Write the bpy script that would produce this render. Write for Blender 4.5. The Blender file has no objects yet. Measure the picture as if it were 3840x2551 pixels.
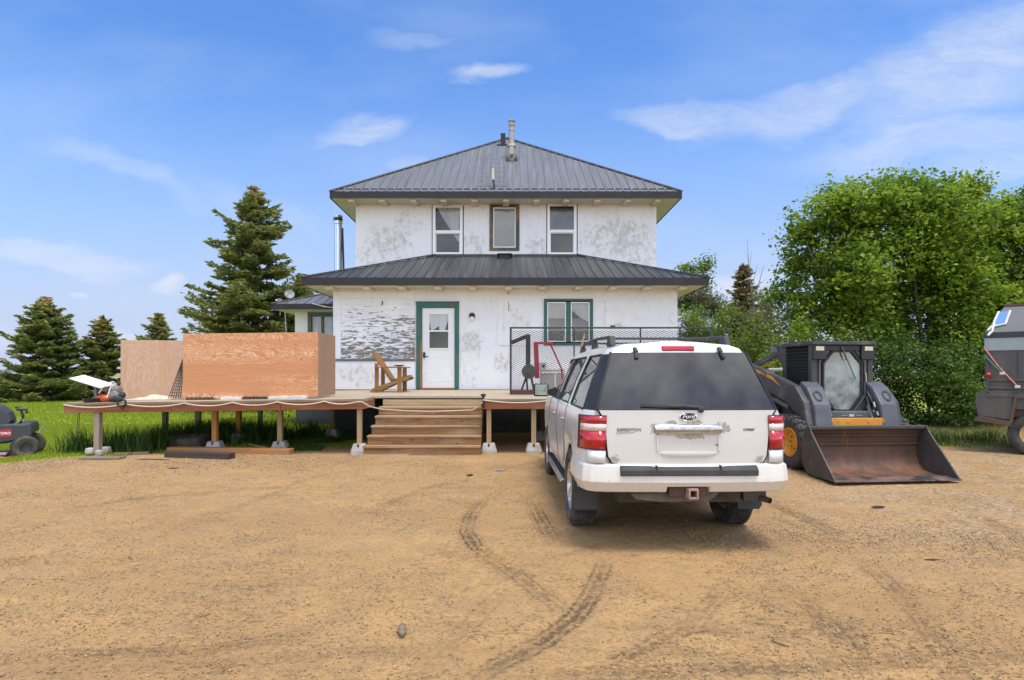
# white two-storey farmhouse with a deck, a parked utility vehicle and a skid steer on a gravel yard
EXPOSURE = 1.1
SKY_STR, SUN_STR, SUN_ANG = 0.12, 1.4, 18.0
SKY_HUE, SKY_SAT, SKY_VAL = 0.508, 1.27, 0.95
HORIZ_C, CLOUD_C, BACK_FILL, BACK_FILL_C = (1.72, 2.2, 3.35), (2.85, 3.15, 3.75), 1.0, (14.8, 14.5, 14.1)
DIRT_A, DIRT_B, DIRT_C = (0.485, 0.285, 0.108), (0.405, 0.232, 0.085), (0.325, 0.200, 0.090)
LAWN_A, LAWN_B = (0.22, 0.29, 0.020), (0.39, 0.44, 0.042)
LEAF_A, LEAF_B = (.10, .18, .014), (.29, .405, .040)
import bpy, bmesh, math, random
import numpy as np
from mathutils import Vector, Matrix
SC = bpy.context.scene
COL = SC.collection
R = math.radians
random.seed(7)
RNG = np.random.default_rng(11)
V = Vector
MW = {}                      # object -> its world matrix, kept by hand

# ------------------------------------------------------------------ objects
def thing(name, label, cat, loc=(0, 0, 0), rot=(0, 0, 0), group=None):
    o = bpy.data.objects.new(name, None)
    o.empty_display_size = 0.1
    COL.objects.link(o)
    o.location = loc
    o.rotation_euler = rot
    MW[o] = Matrix.Translation(V(loc)) @ __import__('mathutils').Euler(rot).to_matrix().to_4x4()
    return tag(o, label, cat, group)

def tag(o, label, cat, group=None, kind=None):
    if label: o['label'] = label
    if cat: o['category'] = cat
    if group: o['group'] = group
    if kind: o['kind'] = kind
    return o

def copy_tree(o, parent=None, loc=None, rot=None):
    c = o.copy()
    COL.objects.link(c)
    if parent is not None: c.parent = parent
    for ch in [x for x in bpy.data.objects if x.parent == o]:
        copy_tree(ch, c)
    if loc is not None: c.location = loc
    if rot is not None: c.rotation_euler = rot
    return c

class MB:
    """collects shapes, then links them as one mesh object"""
    def __init__(self): self.v = []; self.f = []
    def add(self, vs, fs):
        b = len(self.v)
        self.v += [tuple(p) for p in vs]
        self.f += [tuple(b + i for i in f) for f in fs]
        return self
    def box(self, x0, x1, y0, y1, z0, z1):
        return self.add([(x0, y0, z0), (x1, y0, z0), (x1, y1, z0), (x0, y1, z0), (x0, y0, z1), (x1, y0, z1), (x1, y1, z1), (x0, y1, z1)],
                        [(0, 3, 2, 1), (4, 5, 6, 7), (0, 1, 5, 4), (1, 2, 6, 5), (2, 3, 7, 6), (3, 0, 4, 7)])
    def sheet(self, x0, x1, y, z0, z1):
        return self.add([(x0, y, z0), (x1, y, z0), (x1, y, z1), (x0, y, z1)], [(0, 1, 2, 3)])
    def obox(self, c, s, m=None):
        m = m or Matrix.Identity(3)
        c = V(c)
        h = V(s) / 2
        vs = [c + m @ V((sx * h.x, sy * h.y, sz * h.z)) for sz in (-1, 1) for sx, sy in ((-1, -1), (1, -1), (1, 1), (-1, 1))]
        return self.add(vs, [(0, 3, 2, 1), (4, 5, 6, 7), (0, 1, 5, 4), (1, 2, 6, 5), (2, 3, 7, 6), (3, 0, 4, 7)])
    def beam(self, a, b, w, h, up=(0, 0, 1)):
        a, b = V(a), V(b)
        d = (b - a)
        L = d.length
        d.normalize()
        u = V(up)
        s = d.cross(u)
        if s.length < 1e-4: s = d.cross(V((1, 0, 0)))
        s.normalize()
        u = s.cross(d)
        m = Matrix((s, d, u)).transposed()
        return self.obox((a + b) / 2, (w, L, h), m)
    def prism(self, poly, axis, a, b):
        """poly: 2-D points; axis 'x' (points are y,z), 'y' (x,z), 'z' (x,y)"""
        n = len(poly)
        def P(p, t):
            return {'x': (t, p[0], p[1]), 'y': (p[0], t, p[1]), 'z': (p[0], p[1], t)}[axis]
        vs = [P(p, a) for p in poly] + [P(p, b) for p in poly]
        fs = [tuple(range(n - 1, -1, -1)), tuple(range(n, 2 * n))]
        fs += [(i, (i + 1) % n, n + (i + 1) % n, n + i) for i in range(n)]
        return self.add(vs, fs)
    def tube(self, pts, r, seg=8, cap=True):
        pts = [V(p) for p in pts]
        n = len(pts)
        rs = r if isinstance(r, (list, tuple)) else [r] * n
        rings = []
        ref = V((0, 0, 1))
        for i, p in enumerate(pts):
            d = (pts[min(i + 1, n - 1)] - pts[max(i - 1, 0)])
            if d.length < 1e-9: d = V((0, 0, 1))
            d.normalize()
            s = d.cross(ref)
            if s.length < 0.05: s = d.cross(V((1, 0, 0)))
            s.normalize()
            u = s.cross(d)
            rings.append([p + (s * math.cos(2 * math.pi * k / seg) + u * math.sin(2 * math.pi * k / seg)) * rs[i] for k in range(seg)])
        vs = [q for ring in rings for q in ring]
        fs = []
        for i in range(n - 1):
            for k in range(seg):
                k2 = (k + 1) % seg
                fs.append((i * seg + k, i * seg + k2, (i + 1) * seg + k2, (i + 1) * seg + k))
        if cap:
            fs.append(tuple(range(seg - 1, -1, -1)))
            fs.append(tuple((n - 1) * seg + k for k in range(seg)))
        return self.add(vs, fs)
    def lathe(self, prof, m=None, seg=24, close=False):
        """prof: (radius, height) pairs turned round local z"""
        m = m or Matrix.Identity(4)
        vs, fs = [], []
        n = len(prof)
        for r, z in prof:
            for k in range(seg):
                a = 2 * math.pi * k / seg
                vs.append(m @ V((r * math.cos(a), r * math.sin(a), z)))
        for i in range(n - 1 + (1 if close else 0)):
            j = (i + 1) % n
            for k in range(seg):
                k2 = (k + 1) % seg
                fs.append((i * seg + k, i * seg + k2, j * seg + k2, j * seg + k))
        return self.add(vs, fs)
    def disc(self, c, r, axis='y', seg=20, t=0.01):
        m = {'x': Matrix.Rotation(R(90), 4, 'Y'), 'y': Matrix.Rotation(R(90), 4, 'X'), 'z': Matrix.Identity(4)}[axis]
        return self.lathe([(0.0001, -t / 2), (r, -t / 2), (r, t / 2), (0.0001, t / 2)], Matrix.Translation(V(c)) @ m, seg)
    def blob(self, c, s, seg=10, rings=7, jit=0.0, m=None):
        vs, fs = [], []
        m = m or Matrix.Identity(3)
        for i in range(rings + 1):
            th = math.pi * i / rings
            for k in range(seg):
                a = 2 * math.pi * k / seg
                q = 1 + (random.uniform(-jit, jit) if 0 < i < rings else 0)
                vs.append(V(c) + m @ V((s[0] * math.sin(th) * math.cos(a) * q, s[1] * math.sin(th) * math.sin(a) * q, s[2] * math.cos(th) * q)))
        for i in range(rings):
            for k in range(seg):
                k2 = (k + 1) % seg
                fs.append((i * seg + k, (i + 1) * seg + k, (i + 1) * seg + k2, i * seg + k2))
        return self.add(vs, fs)
    def build(self, name, mat, parent=None, bevel=0, smooth=None, local=True, seg=2, weld=False, subsurf=0):
        me = bpy.data.meshes.new(name)
        vs = self.v
        if parent is not None and not local:
            inv = MW[parent].inverted()
            vs = [inv @ V(p) for p in vs]
        me.from_pydata([tuple(p) for p in vs], [], self.f)
        bm = bmesh.new()
        bm.from_mesh(me)
        if weld: bmesh.ops.remove_doubles(bm, verts=bm.verts, dist=1e-4)
        bmesh.ops.recalc_face_normals(bm, faces=bm.faces)
        bm.to_mesh(me)
        bm.free()
        return link(name, me, mat, parent, bevel, smooth, seg, subsurf)

def link(name, me, mat, parent=None, bevel=0, smooth=None, seg=2, subsurf=0):
    if smooth:
        me.polygons.foreach_set('use_smooth', [True] * len(me.polygons))
        if smooth is not True: me.set_sharp_from_angle(angle=R(smooth))
    for m in (mat if isinstance(mat, (list, tuple)) else [mat]):
        if m: me.materials.append(m)
    o = bpy.data.objects.new(name, me)
    COL.objects.link(o)
    if parent is not None:
        o.parent = parent
        MW[o] = MW[parent].copy()
    else:
        MW[o] = Matrix.Identity(4)
    if bevel:
        b = o.modifiers.new('bevel', 'BEVEL')
        b.width = bevel
        b.segments = seg
        b.limit_method = 'ANGLE'
        b.angle_limit = R(35)
    if subsurf:
        s = o.modifiers.new('sub', 'SUBSURF')
        s.levels = s.render_levels = subsurf
    return o

def np_mesh(name, verts, faces, mat, parent=None, attrs=None, smooth=False):
    """verts (n,3) array, faces (m,k) array, attrs: name -> (domain, type, values)"""
    me = bpy.data.meshes.new(name)
    verts = np.asarray(verts, np.float32)
    faces = np.asarray(faces, np.int32)
    m, k = faces.shape
    me.vertices.add(len(verts))
    me.vertices.foreach_set('co', verts.ravel())
    me.loops.add(m * k)
    me.loops.foreach_set('vertex_index', faces.ravel())
    me.polygons.add(m)
    me.polygons.foreach_set('loop_start', np.arange(0, m * k, k, dtype=np.int32))
    me.update(calc_edges=True)
    for an, (dom, typ, val) in (attrs or {}).items():
        a = me.attributes.new(an, typ, dom)
        a.data.foreach_set('vector' if typ == 'FLOAT_VECTOR' else 'value', np.asarray(val, np.float32).ravel())
    if smooth: me.polygons.foreach_set('use_smooth', [True] * m)
    return link(name, me, mat, parent)

def thing_part(name, parent):
    o = bpy.data.objects.new(name, None)
    COL.objects.link(o)
    o.parent = parent
    o.empty_display_size = .1
    MW[o] = MW[parent].copy()
    return o

def text_mesh(body, size, depth, m, shear=0.0, bold=0.0, align='CENTER', space=1.0):
    cu = bpy.data.curves.new('lettering', 'FONT')
    cu.body = body
    cu.size = size
    cu.extrude = depth
    cu.shear = shear
    cu.space_character = space
    cu.offset = bold
    cu.align_x = align
    cu.align_y = 'CENTER'
    ob = bpy.data.objects.new('lettering', cu)
    COL.objects.link(ob)
    me = bpy.data.meshes.new_from_object(ob.evaluated_get(bpy.context.evaluated_depsgraph_get()))
    bpy.data.objects.remove(ob)
    bpy.data.curves.remove(cu)
    me.transform(m)
    return me

# ------------------------------------------------------------------ nodes
def N(nt, t, ins=None, **at):
    n = nt.nodes.new('ShaderNode' + t)
    for k, v in at.items(): setattr(n, k, v)
    for k, v in (ins or {}).items():
        s = n.inputs[k]
        if isinstance(v, bpy.types.NodeSocket): nt.links.new(v, s)
        else: s.default_value = v
    return n
def MA(nt, op, a, b=0.0, c=None, clamp=False):
    n = N(nt, 'Math', operation=op, use_clamp=clamp)
    for i, v in enumerate((a, b) if c is None else (a, b, c)):
        if isinstance(v, bpy.types.NodeSocket): nt.links.new(v, n.inputs[i])
        else: n.inputs[i].default_value = v
    return n.outputs[0]
def c4(c): return tuple(c) + (1.0,) if len(c) == 3 else tuple(c)
def MIX(nt, f, a, b, blend='MIX'):
    n = N(nt, 'Mix', data_type='RGBA', blend_type=blend)
    for i, v in ((0, f), (6, a), (7, b)):
        if isinstance(v, bpy.types.NodeSocket): nt.links.new(v, n.inputs[i])
        else: n.inputs[i].default_value = v if i == 0 else c4(v)
    return n.outputs[2]
def NOISE(nt, vec, scale, detail=4, rough=0.55, dist=0.0):
    return N(nt, 'TexNoise', {'Vector': vec, 'Scale': scale, 'Detail': detail, 'Roughness': rough, 'Distortion': dist}).outputs[0]
def MR(nt, v, a, b, c=0.0, d=1.0, smooth=False):
    n = N(nt, 'MapRange', {'Value': v, 'From Min': a, 'From Max': b, 'To Min': c, 'To Max': d}, interpolation_type='SMOOTHSTEP' if smooth else 'LINEAR')
    return n.outputs[0]
def MAP(nt, vec, scale=(1, 1, 1), loc=(0, 0, 0), rot=(0, 0, 0), vt='POINT'):
    return N(nt, 'Mapping', {'Vector': vec, 'Scale': scale, 'Location': loc, 'Rotation': rot}, vector_type=vt).outputs[0]
def newmat(name):
    m = bpy.data.materials.new(name)
    m.use_nodes = True
    nt = m.node_tree
    b = nt.nodes['Principled BSDF']
    return m, nt, b
def setin(nt, node, key, v):
    if isinstance(v, bpy.types.NodeSocket): nt.links.new(v, node.inputs[key])
    else: node.inputs[key].default_value = c4(v) if key in ('Base Color', 'Emission Color', 'Specular Tint') else v

def pmat(name, c1, c2=None, scale=6.0, stretch=(1, 1, 1), rough=0.6, rough2=None, metal=0.0, bump=0.0, bscale=None, detail=6,
         lo=0.35, hi=0.65, c3=None, s3=3.0, lo3=0.58, hi3=0.66, spec=0.5, coat=0.0, st3=None):
    """two-tone noise material, with a third tone in patches (rust, dirt, wear)"""
    m, nt, b = newmat(name)
    co = N(nt, 'TexCoord').outputs['Object']
    v = MAP(nt, co, stretch)
    c2 = c2 or tuple(x * 0.8 for x in c1)
    nz = NOISE(nt, v, scale, detail, 0.6)
    col = MIX(nt, MR(nt, nz, lo, hi), c1, c2)
    if c3:
        v3 = MAP(nt, co, st3 or stretch, (3.1, 1.7, 2.3))
        f3 = MR(nt, NOISE(nt, v3, s3, 7, 0.65), lo3, hi3)
        col = MIX(nt, f3, col, c3)
    setin(nt, b, 'Base Color', col)
    setin(nt, b, 'Roughness', MR(nt, nz, 0.3, 0.7, rough, rough if rough2 is None else rough2))
    setin(nt, b, 'Metallic', metal)
    setin(nt, b, 'Specular IOR Level', spec)
    if coat: setin(nt, b, 'Coat Weight', coat); setin(nt, b, 'Coat Roughness', 0.05)
    if bump:
        bn = NOISE(nt, v, bscale or scale * 4, 5, 0.6)
        bp = N(nt, 'Bump', {'Height': bn, 'Strength': min(1.0, bump * 10), 'Distance': 0.004 + bump * 0.02})
        nt.links.new(bp.outputs[0], b.inputs['Normal'])
    return m

def woodmat(name, c1, c2, c3=None, axis=0, scale=9.0, rough=0.75, knots=0.0, bump=0.05):
    """wood grain running along one axis"""
    m, nt, b = newmat(name)
    co = N(nt, 'TexCoord').outputs['Object']
    st = [1.0, 1.0, 1.0]
    st[axis] = 0.07
    v = MAP(nt, co, tuple(st))
    g = NOISE(nt, v, scale * 3, 6, 0.65, 0.6)
    col = MIX(nt, MR(nt, g, 0.35, 0.66), c1, c2)
    if c3:
        st2 = [1.0, 1.0, 1.0]
        st2[axis] = 0.35
        w = NOISE(nt, MAP(nt, co, tuple(st2), (5, 2, 9)), scale * 0.5, 5, 0.6)
        col = MIX(nt, MR(nt, w, 0.5, 0.68), col, c3)
    if knots:
        st3 = [1.0, 1.0, 1.0]
        st3[axis] = 0.5
        k = N(nt, 'TexVoronoi', {'Vector': MAP(nt, co, tuple(st3)), 'Scale': 5.0}).outputs['Distance']
        col = MIX(nt, MA(nt, 'MULTIPLY', MR(nt, k, 0.11, 0.06), knots), col, (0.09, 0.045, 0.02))
    setin(nt, b, 'Base Color', col)
    setin(nt, b, 'Roughness', rough)
    setin(nt, b, 'Specular IOR Level', 0.25)
    bp = N(nt, 'Bump', {'Height': g, 'Strength': 0.5, 'Distance': bump * 0.06})
    nt.links.new(bp.outputs[0], b.inputs['Normal'])
    return m

def glassmat(name, tint=(0.5, 0.5, 0.5), opac=0.5, body=(0.02, 0.022, 0.025), rough=0.02, dust=0.0, dustc=(0.45, 0.42, 0.36)):
    """thin pane: part dark body, part see-through, Fresnel mirror on top"""
    m, nt, b = newmat(name)
    nt.nodes.remove(b)
    out = nt.nodes['Material Output']
    tr = N(nt, 'BsdfTransparent', {'Color': c4(tint)}).outputs[0]
    df = N(nt, 'BsdfDiffuse', {'Color': c4(body)}).outputs[0]
    gl = N(nt, 'BsdfGlossy', {'Color': (0.95, 0.95, 0.95, 1), 'Roughness': rough}).outputs[0]
    a = N(nt, 'MixShader', {0: opac, 1: tr, 2: df}).outputs[0]
    fr = N(nt, 'Fresnel', {'IOR': 1.55}).outputs[0]
    s = N(nt, 'MixShader', {0: fr, 1: a, 2: gl}).outputs[0]
    if dust:
        co = N(nt, 'TexCoord').outputs['Object']
        f = MR(nt, NOISE(nt, co, 3.2, 8, 0.65), 0.38, 0.68, 0.0, dust)
        dd = N(nt, 'BsdfDiffuse', {'Color': c4(dustc)}).outputs[0]
        s = N(nt, 'MixShader', {0: f, 1: s, 2: dd}).outputs[0]
    nt.links.new(s, out.inputs['Surface'])
    return m

def leafmat(name, c1, c2, c3=None, trans=0.35, rough=0.55, sp=0.25):
    m, nt, b = newmat(name)
    t = N(nt, 'Attribute', attribute_name='tint')
    col = MIX(nt, t.outputs['Fac'], c1, c2)
    if c3: col = MIX(nt, N(nt, 'Attribute', attribute_name='cone').outputs['Fac'], col, c3)
    setin(nt, b, 'Base Color', col)
    setin(nt, b, 'Roughness', rough)
    setin(nt, b, 'Specular IOR Level', sp)
    tl = N(nt, 'BsdfTranslucent', {'Color': col})
    s = N(nt, 'MixShader', {0: trans, 1: b.outputs[0], 2: tl.outputs[0]})
    nt.links.new(s.outputs[0], nt.nodes['Material Output'].inputs['Surface'])
    return m

# numpy value noise for terrain and scatter
def vnoise(x, y, scale, seed=0):
    g = np.random.default_rng(seed).random((256, 256))
    x = np.asarray(x) * scale; y = np.asarray(y) * scale
    xi = np.floor(x).astype(int); yi = np.floor(y).astype(int)
    fx = x - xi; fy = y - yi
    fx = fx * fx * (3 - 2 * fx); fy = fy * fy * (3 - 2 * fy)
    a = g[xi % 256, yi % 256]; b = g[(xi + 1) % 256, yi % 256]
    c = g[xi % 256, (yi + 1) % 256]; d = g[(xi + 1) % 256, (yi + 1) % 256]
    return (a * (1 - fx) + b * fx) * (1 - fy) + (c * (1 - fx) + d * fx) * fy
def sstep(a, b, x):
    t = np.clip((np.asarray(x, float) - a) / (b - a), 0, 1)
    return t * t * (3 - 2 * t)
# ================================================================== camera, sky, sun
EYE = 1.62
cam = bpy.data.cameras.new('camera')
cam.sensor_width = 36.0
cam.lens = 36.0 * 1390 / 2360
cam.shift_y = 76.0 / 2360
cam.clip_end = 9000
cam.clip_start = 0.05
cob = bpy.data.objects.new('camera', cam)
COL.objects.link(cob)
cob.location = (0, 0, EYE)
cob.rotation_euler = (R(90), 0, 0)
SC.camera = cob
SC.view_settings.view_transform = 'Standard'
SC.view_settings.look = 'None'
SC.view_settings.gamma = 1.0
SC.view_settings.exposure = EXPOSURE
SUN_EL, SUN_AZ = 74.0, 150.0        # azimuth from +Y towards +X

w = bpy.data.worlds.new('World')
SC.world = w
w.use_nodes = True
nt = w.node_tree
bg = nt.nodes['Background']
sky = N(nt, 'TexSky', sky_type='NISHITA', sun_disc=False, sun_elevation=R(SUN_EL), sun_rotation=R(SUN_AZ), altitude=500, air_density=1.0, dust_density=0.6, ozone_density=1.4)
dirn = N(nt, 'TexCoord').outputs['Generated']
sx = N(nt, 'SeparateXYZ', {0: dirn})
dy = MA(nt, 'MAXIMUM', sx.outputs[1], 0.02)
px = MA(nt, 'DIVIDE', sx.outputs[0], dy)
pz = MA(nt, 'DIVIDE', sx.outputs[2], dy)
p0 = N(nt, 'CombineXYZ', {0: px, 1: pz, 2: 0.0}).outputs[0]
wn = N(nt, 'TexNoise', {'Vector': MAP(nt, p0, (1.0, 2.0, 1)), 'Scale': 5.0, 'Detail': 5.0, 'Roughness': 0.55})
wv = N(nt, 'VectorMath', {0: wn.outputs['Color'], 1: (0.5, 0.5, 0.5)}, operation='SUBTRACT').outputs[0]
wv = N(nt, 'VectorMath', {0: wv, 'Scale': 0.13}, operation='SCALE').outputs[0]
pw = N(nt, 'VectorMath', {0: p0, 1: wv}, operation='ADD').outputs[0]
# cloud wisps: where in the sky (tangent coordinates), half size, tilt, density
WISPS = [(1130, 168, 120, 34, 3, .75), (840, 290, 130, 44, 8, .6), (930, 365, 70, 46, 0, .35), (960, 95, 130, 36, -4, .3),
         (1590, 272, 210, 48, -6, .62), (1880, 235, 380, 70, 13, .6), (2230, 150, 430, 165, 20, .70), (2150, 325, 480, 88, 6, .62),
         (2330, 380, 260, 60, 4, .5), (120, 592, 330, 44, -6, .75), (180, 667, 48, 18, 0, .9), (402, 668, 52, 34, 0, .95), (0, 765, 60, 50, 0, .7),
         (285, 775, 70, 44, 0, .8), (270, 380, 330, 46, -22, .38), (1720, 655, 150, 60, 0, .95), (600, 470, 260, 60, -20, .25), (1560, 640, 90, 50, 0, .5)]
acc = None
for (u, v_, ru, rv, tilt, dens) in WISPS:
    e = MAP(nt, pw, (ru / 1390, rv / 1390, 1), ((u - 1180) / 1390, (860 - v_) / 1390, 0), (0, 0, R(tilt)), 'TEXTURE')
    g = N(nt, 'TexGradient', {0: e}, gradient_type='SPHERICAL').outputs['Fac']
    g = MA(nt, 'MULTIPLY', MR(nt, g, 0.0, 0.75, 0, 1, True), dens)
    acc = g if acc is None else MA(nt, 'MAXIMUM', acc, g)
streak = NOISE(nt, MAP(nt, pw, (2.0, 9.0, 1), rot=(0, 0, R(-9))), 2.2, 7, 0.6)
veil = MA(nt, 'MULTIPLY', MR(nt, NOISE(nt, MAP(nt, p0, (1.0, 2.6, 1), rot=(0, 0, R(-10))), 1.9, 6, 0.5), 0.45, 0.8), 0.30)
fib = NOISE(nt, MAP(nt, pw, (5.0, 26.0, 1), rot=(0, 0, R(-12))), 3.0, 8, 0.65)
cl = MA(nt, 'MULTIPLY', acc, MA(nt, 'MULTIPLY', MR(nt, streak, 0.25, 0.62, 0.50, 1.0), MR(nt, fib, 0.3, 0.65, 0.72, 1.1)))
cl = MA(nt, 'MAXIMUM', cl, veil)
# behind the camera: unseen overbright cloud layer, added to light the house front
gen = MR(nt, NOISE(nt, MAP(nt, dirn, (1.4, 1.4, 3.5)), 2.4, 7, 0.55), 0.42, 0.72, 0, BACK_FILL)
front = MR(nt, sx.outputs[1], 0.02, 0.25)
cl = MA(nt, 'ADD', MA(nt, 'MULTIPLY', cl, front), MA(nt, 'MULTIPLY', gen, MA(nt, 'SUBTRACT', 1.0, front)), clamp=True)
# low on the horizon the sky goes milky
hz = MR(nt, pz, 0.0, 0.55, 0.97, 0.0, True)
hz = MA(nt, 'MULTIPLY', hz, front)
tone = N(nt, 'HueSaturation', {'Hue': SKY_HUE, 'Saturation': SKY_SAT, 'Value': SKY_VAL, 'Color': sky.outputs[0]}).outputs[0]
tone = MIX(nt, hz, tone, HORIZ_C)
low = MA(nt, 'MULTIPLY', MR(nt, pz, 0.0, 0.26, 0.6, 0.0, True), front)
tone = MIX(nt, low, tone, (2.45, 2.75, 3.45))
col = MIX(nt, cl, tone, MIX(nt, front, BACK_FILL_C, CLOUD_C))
nt.links.new(col, bg.inputs['Color'])
bg.inputs['Strength'].default_value = SKY_STR

sl = bpy.data.lights.new('sun', 'SUN')
sl.energy = SUN_STR
sl.angle = R(SUN_ANG)
sl.color = (1.0, 0.955, 0.89)
so = bpy.data.objects.new('sun', sl)
COL.objects.link(so)
sd = V((math.sin(R(SUN_AZ)) * math.cos(R(SUN_EL)), math.cos(R(SUN_AZ)) * math.cos(R(SUN_EL)), math.sin(R(SUN_EL))))
so.rotation_euler = sd.to_track_quat('Z', 'Y').to_euler()
so.location = (0, 0, 30)

# ================================================================== ground
def gz(x, y):
    x = np.asarray(x, float); y = np.asarray(y, float)
    z = 0.12 * sstep(8.0, 11.0, y)
    z = z - 0.12 * sstep(-8.2, -9.8, x) * sstep(9.0, 11.0, y)
    z = z + (vnoise(x, y, 0.5, 3) - 0.5) * 0.03 + (vnoise(x, y, 1.7, 4) - 0.5) * 0.012
    far = sstep(30, 120, np.hypot(x, y))
    return z + far * ((vnoise(x, y, 0.006, 5) - 0.5) * 3.0 - 0.4)
def lawn_edge(x):
    """where the gravel yard gives way to grass (y as a function of x)"""
    return np.interp(x, [-60, -14, -9, -8, -6.5, -4.5, -3.4, -2.9, 3.6, 4.6, 5.2, 8, 12, 14, 60],
                     [8.2, 9.2, 10.0, 10.75, 11.2, 11.6, 12.4, 30, 30, 20, 12.9, 12.3, 11.9, 12.5, 13.0])
def spaced(a, b, s): return np.arange(a, b - 1e-6, s)
def geo(a, b, n): return a * (b / a) ** np.linspace(0, 1, n)
gx = np.concatenate([-geo(26, 3500, 26)[::-1], spaced(-25, -9, 0.28), spaced(-9, -5, 0.07), spaced(-5, 6.5, 0.033), spaced(6.5, 12, 0.1), spaced(12, 26, 0.4), geo(26, 3500, 26)])
gy = np.concatenate([-geo(2, 300, 12)[::-1], spaced(-1.5, 2.8, 0.3), spaced(2.8, 7.2, 0.033), spaced(7.2, 13, 0.07), spaced(13, 30, 0.35), geo(30, 4200, 34)])
GX, GY = np.meshgrid(gx, gy, indexing='xy')
# tyre tracks pressed into the yard: polylines on the ground
def gpt(u, v_):
    Y = EYE * 1390 / (v_ - 860)
    return ((u - 1180) / 1390 * Y, Y)
TRACKS = [([(1150, 1138), (1108, 1155), (1085, 1185), (1075, 1225), (1098, 1262), (1150, 1298), (1200, 1335), (1250, 1375), (1310, 1415)], .22, .9),
          ([(1225, 1150), (1245, 1190), (1268, 1235), (1280, 1260)], .26, .8),
          ([(1050, 1585), (1150, 1532), (1250, 1482), (1325, 1424), (1362, 1372), (1382, 1325), (1396, 1292)], .2, .95),
          ([(1990, 1295), (2060, 1352), (2130, 1425), (2180, 1500), (2215, 1580)], .22, .85),
          ([(-60, 1522), (120, 1508), (300, 1502), (480, 1494), (660, 1466), (800, 1452)], .2, .8),
          ([(1770, 1160), (1850, 1192), (1920, 1228)], .24, .75), ([(1420, 1325), (1500, 1365), (1580, 1404)], .2, .55),
          ([(1955, 1420), (1968, 1470), (1975, 1530)], .2, .6), ([(1230, 1290), (1320, 1275), (1400, 1250)], .12, .5),
          ([(860, 1180), (920, 1145), (1000, 1120), (1090, 1110)], .16, .5), ([(1400, 1520), (1560, 1500), (1750, 1505)], .16, .45),
          ([(1290, 1600), (1480, 1500), (1600, 1430), (1680, 1340)], .2, .45), ([(-80, 1548), (300, 1532), (700, 1512), (1100, 1492)], .16, .5), ([(1150, 1562), (1500, 1545), (2000, 1522), (2450, 1500)], .18, .45), ([(1180, 1092), (1240, 1086)], .6, .75), ([(1040, 1098), (1120, 1094)], .4, .6), ([(1790, 1340), (1880, 1400), (1940, 1470), (1985, 1560)], .2, .5), ([(2240, 1180), (2330, 1230), (2420, 1300)], .22, .5), ([(940, 1560), (1060, 1470), (1120, 1400), (1180, 1350)], .2, .4), ([(100, 1180), (300, 1150), (560, 1128), (800, 1120)], .22, .4), ([(1400, 1440), (1600, 1446), (1800, 1470)], .14, .5), ([(520, 1180), (700, 1110), (860, 1085), (1000, 1072)], .2, .3)]
TM = np.zeros((GX.size, 3), np.float32)
fxy = np.stack([GX.ravel(), GY.ravel()], 1)
sel = np.where((fxy[:, 1] > 2.5) & (fxy[:, 1] < 13) & (np.abs(fxy[:, 0]) < 9))[0]
for pl, wd, st in TRACKS:
    st = min(1.0, st * 1.3)
    P = np.array([gpt(*q) for q in pl])
    pts = []; ss = []; s0 = 0.0
    for a, b in zip(P[:-1], P[1:]):
        L = np.hypot(*(b - a)); n = max(2, int(L / 0.04))
        t = np.linspace(0, 1, n, endpoint=False)[:, None]
        pts.append(a + (b - a) * t); ss.append(s0 + t[:, 0] * L); s0 += L
    pts = np.concatenate(pts); ss = np.concatenate(ss)
    lo = pts.min(0) - 0.4; hi = pts.max(0) + 0.4
    q = sel[(fxy[sel, 0] > lo[0]) & (fxy[sel, 0] < hi[0]) & (fxy[sel, 1] > lo[1]) & (fxy[sel, 1] < hi[1])]
    for k in range(0, len(q), 4000):
        qq = q[k:k + 4000]
        d = fxy[qq][:, None, :] - pts[None]
        dd = np.hypot(d[..., 0], d[..., 1])
        i = dd.argmin(1)
        dm = dd[np.arange(len(qq)), i]
        m = st * (1 - sstep(wd * 0.35, wd * 0.62, dm)) * (0.55 + 0.45 * sstep(0.3, 0.6, vnoise(fxy[qq, 0] + 31, fxy[qq, 1], 2.2, 9)))
        m *= (0.3 + 0.7 * sstep(0, 0.6, ss[i])) * (0.3 + 0.7 * sstep(0, 0.6, s0 - ss[i])) * sstep(wd * .62, wd * .3, dm)
        up = m > TM[qq, 0]
        TM[qq[up], 0] = m[up]; TM[qq[up], 1] = dm[up]; TM[qq[up], 2] = ss[i][up]
Z = gz(GX, GY).ravel()
near = (fxy[:, 1] > 2.5) & (fxy[:, 1] < 9) & (np.abs(fxy[:, 0]) < 7.5)
Z = Z + near * ((vnoise(fxy[:, 0], fxy[:, 1], 9, 21) - 0.5) * 0.012 + (vnoise(fxy[:, 0], fxy[:, 1], 22, 22) - 0.5) * 0.006)
Z = Z - TM[:, 0] * 0.008 + TM[:, 0] * 0.010 * np.sin(TM[:, 2] * 62) * near
edge = lawn_edge(fxy[:, 0]) + (vnoise(fxy[:, 0], fxy[:, 1], 1.3, 6) - 0.5) * 0.7
GR = sstep(-0.18, 0.18, fxy[:, 1] - edge)
nx, ny = len(gx), len(gy)
ii = np.arange(nx * ny).reshape(ny, nx)
F = np.stack([ii[:-1, :-1], ii[:-1, 1:], ii[1:, 1:], ii[1:, :-1]], -1).reshape(-1, 4)

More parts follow.
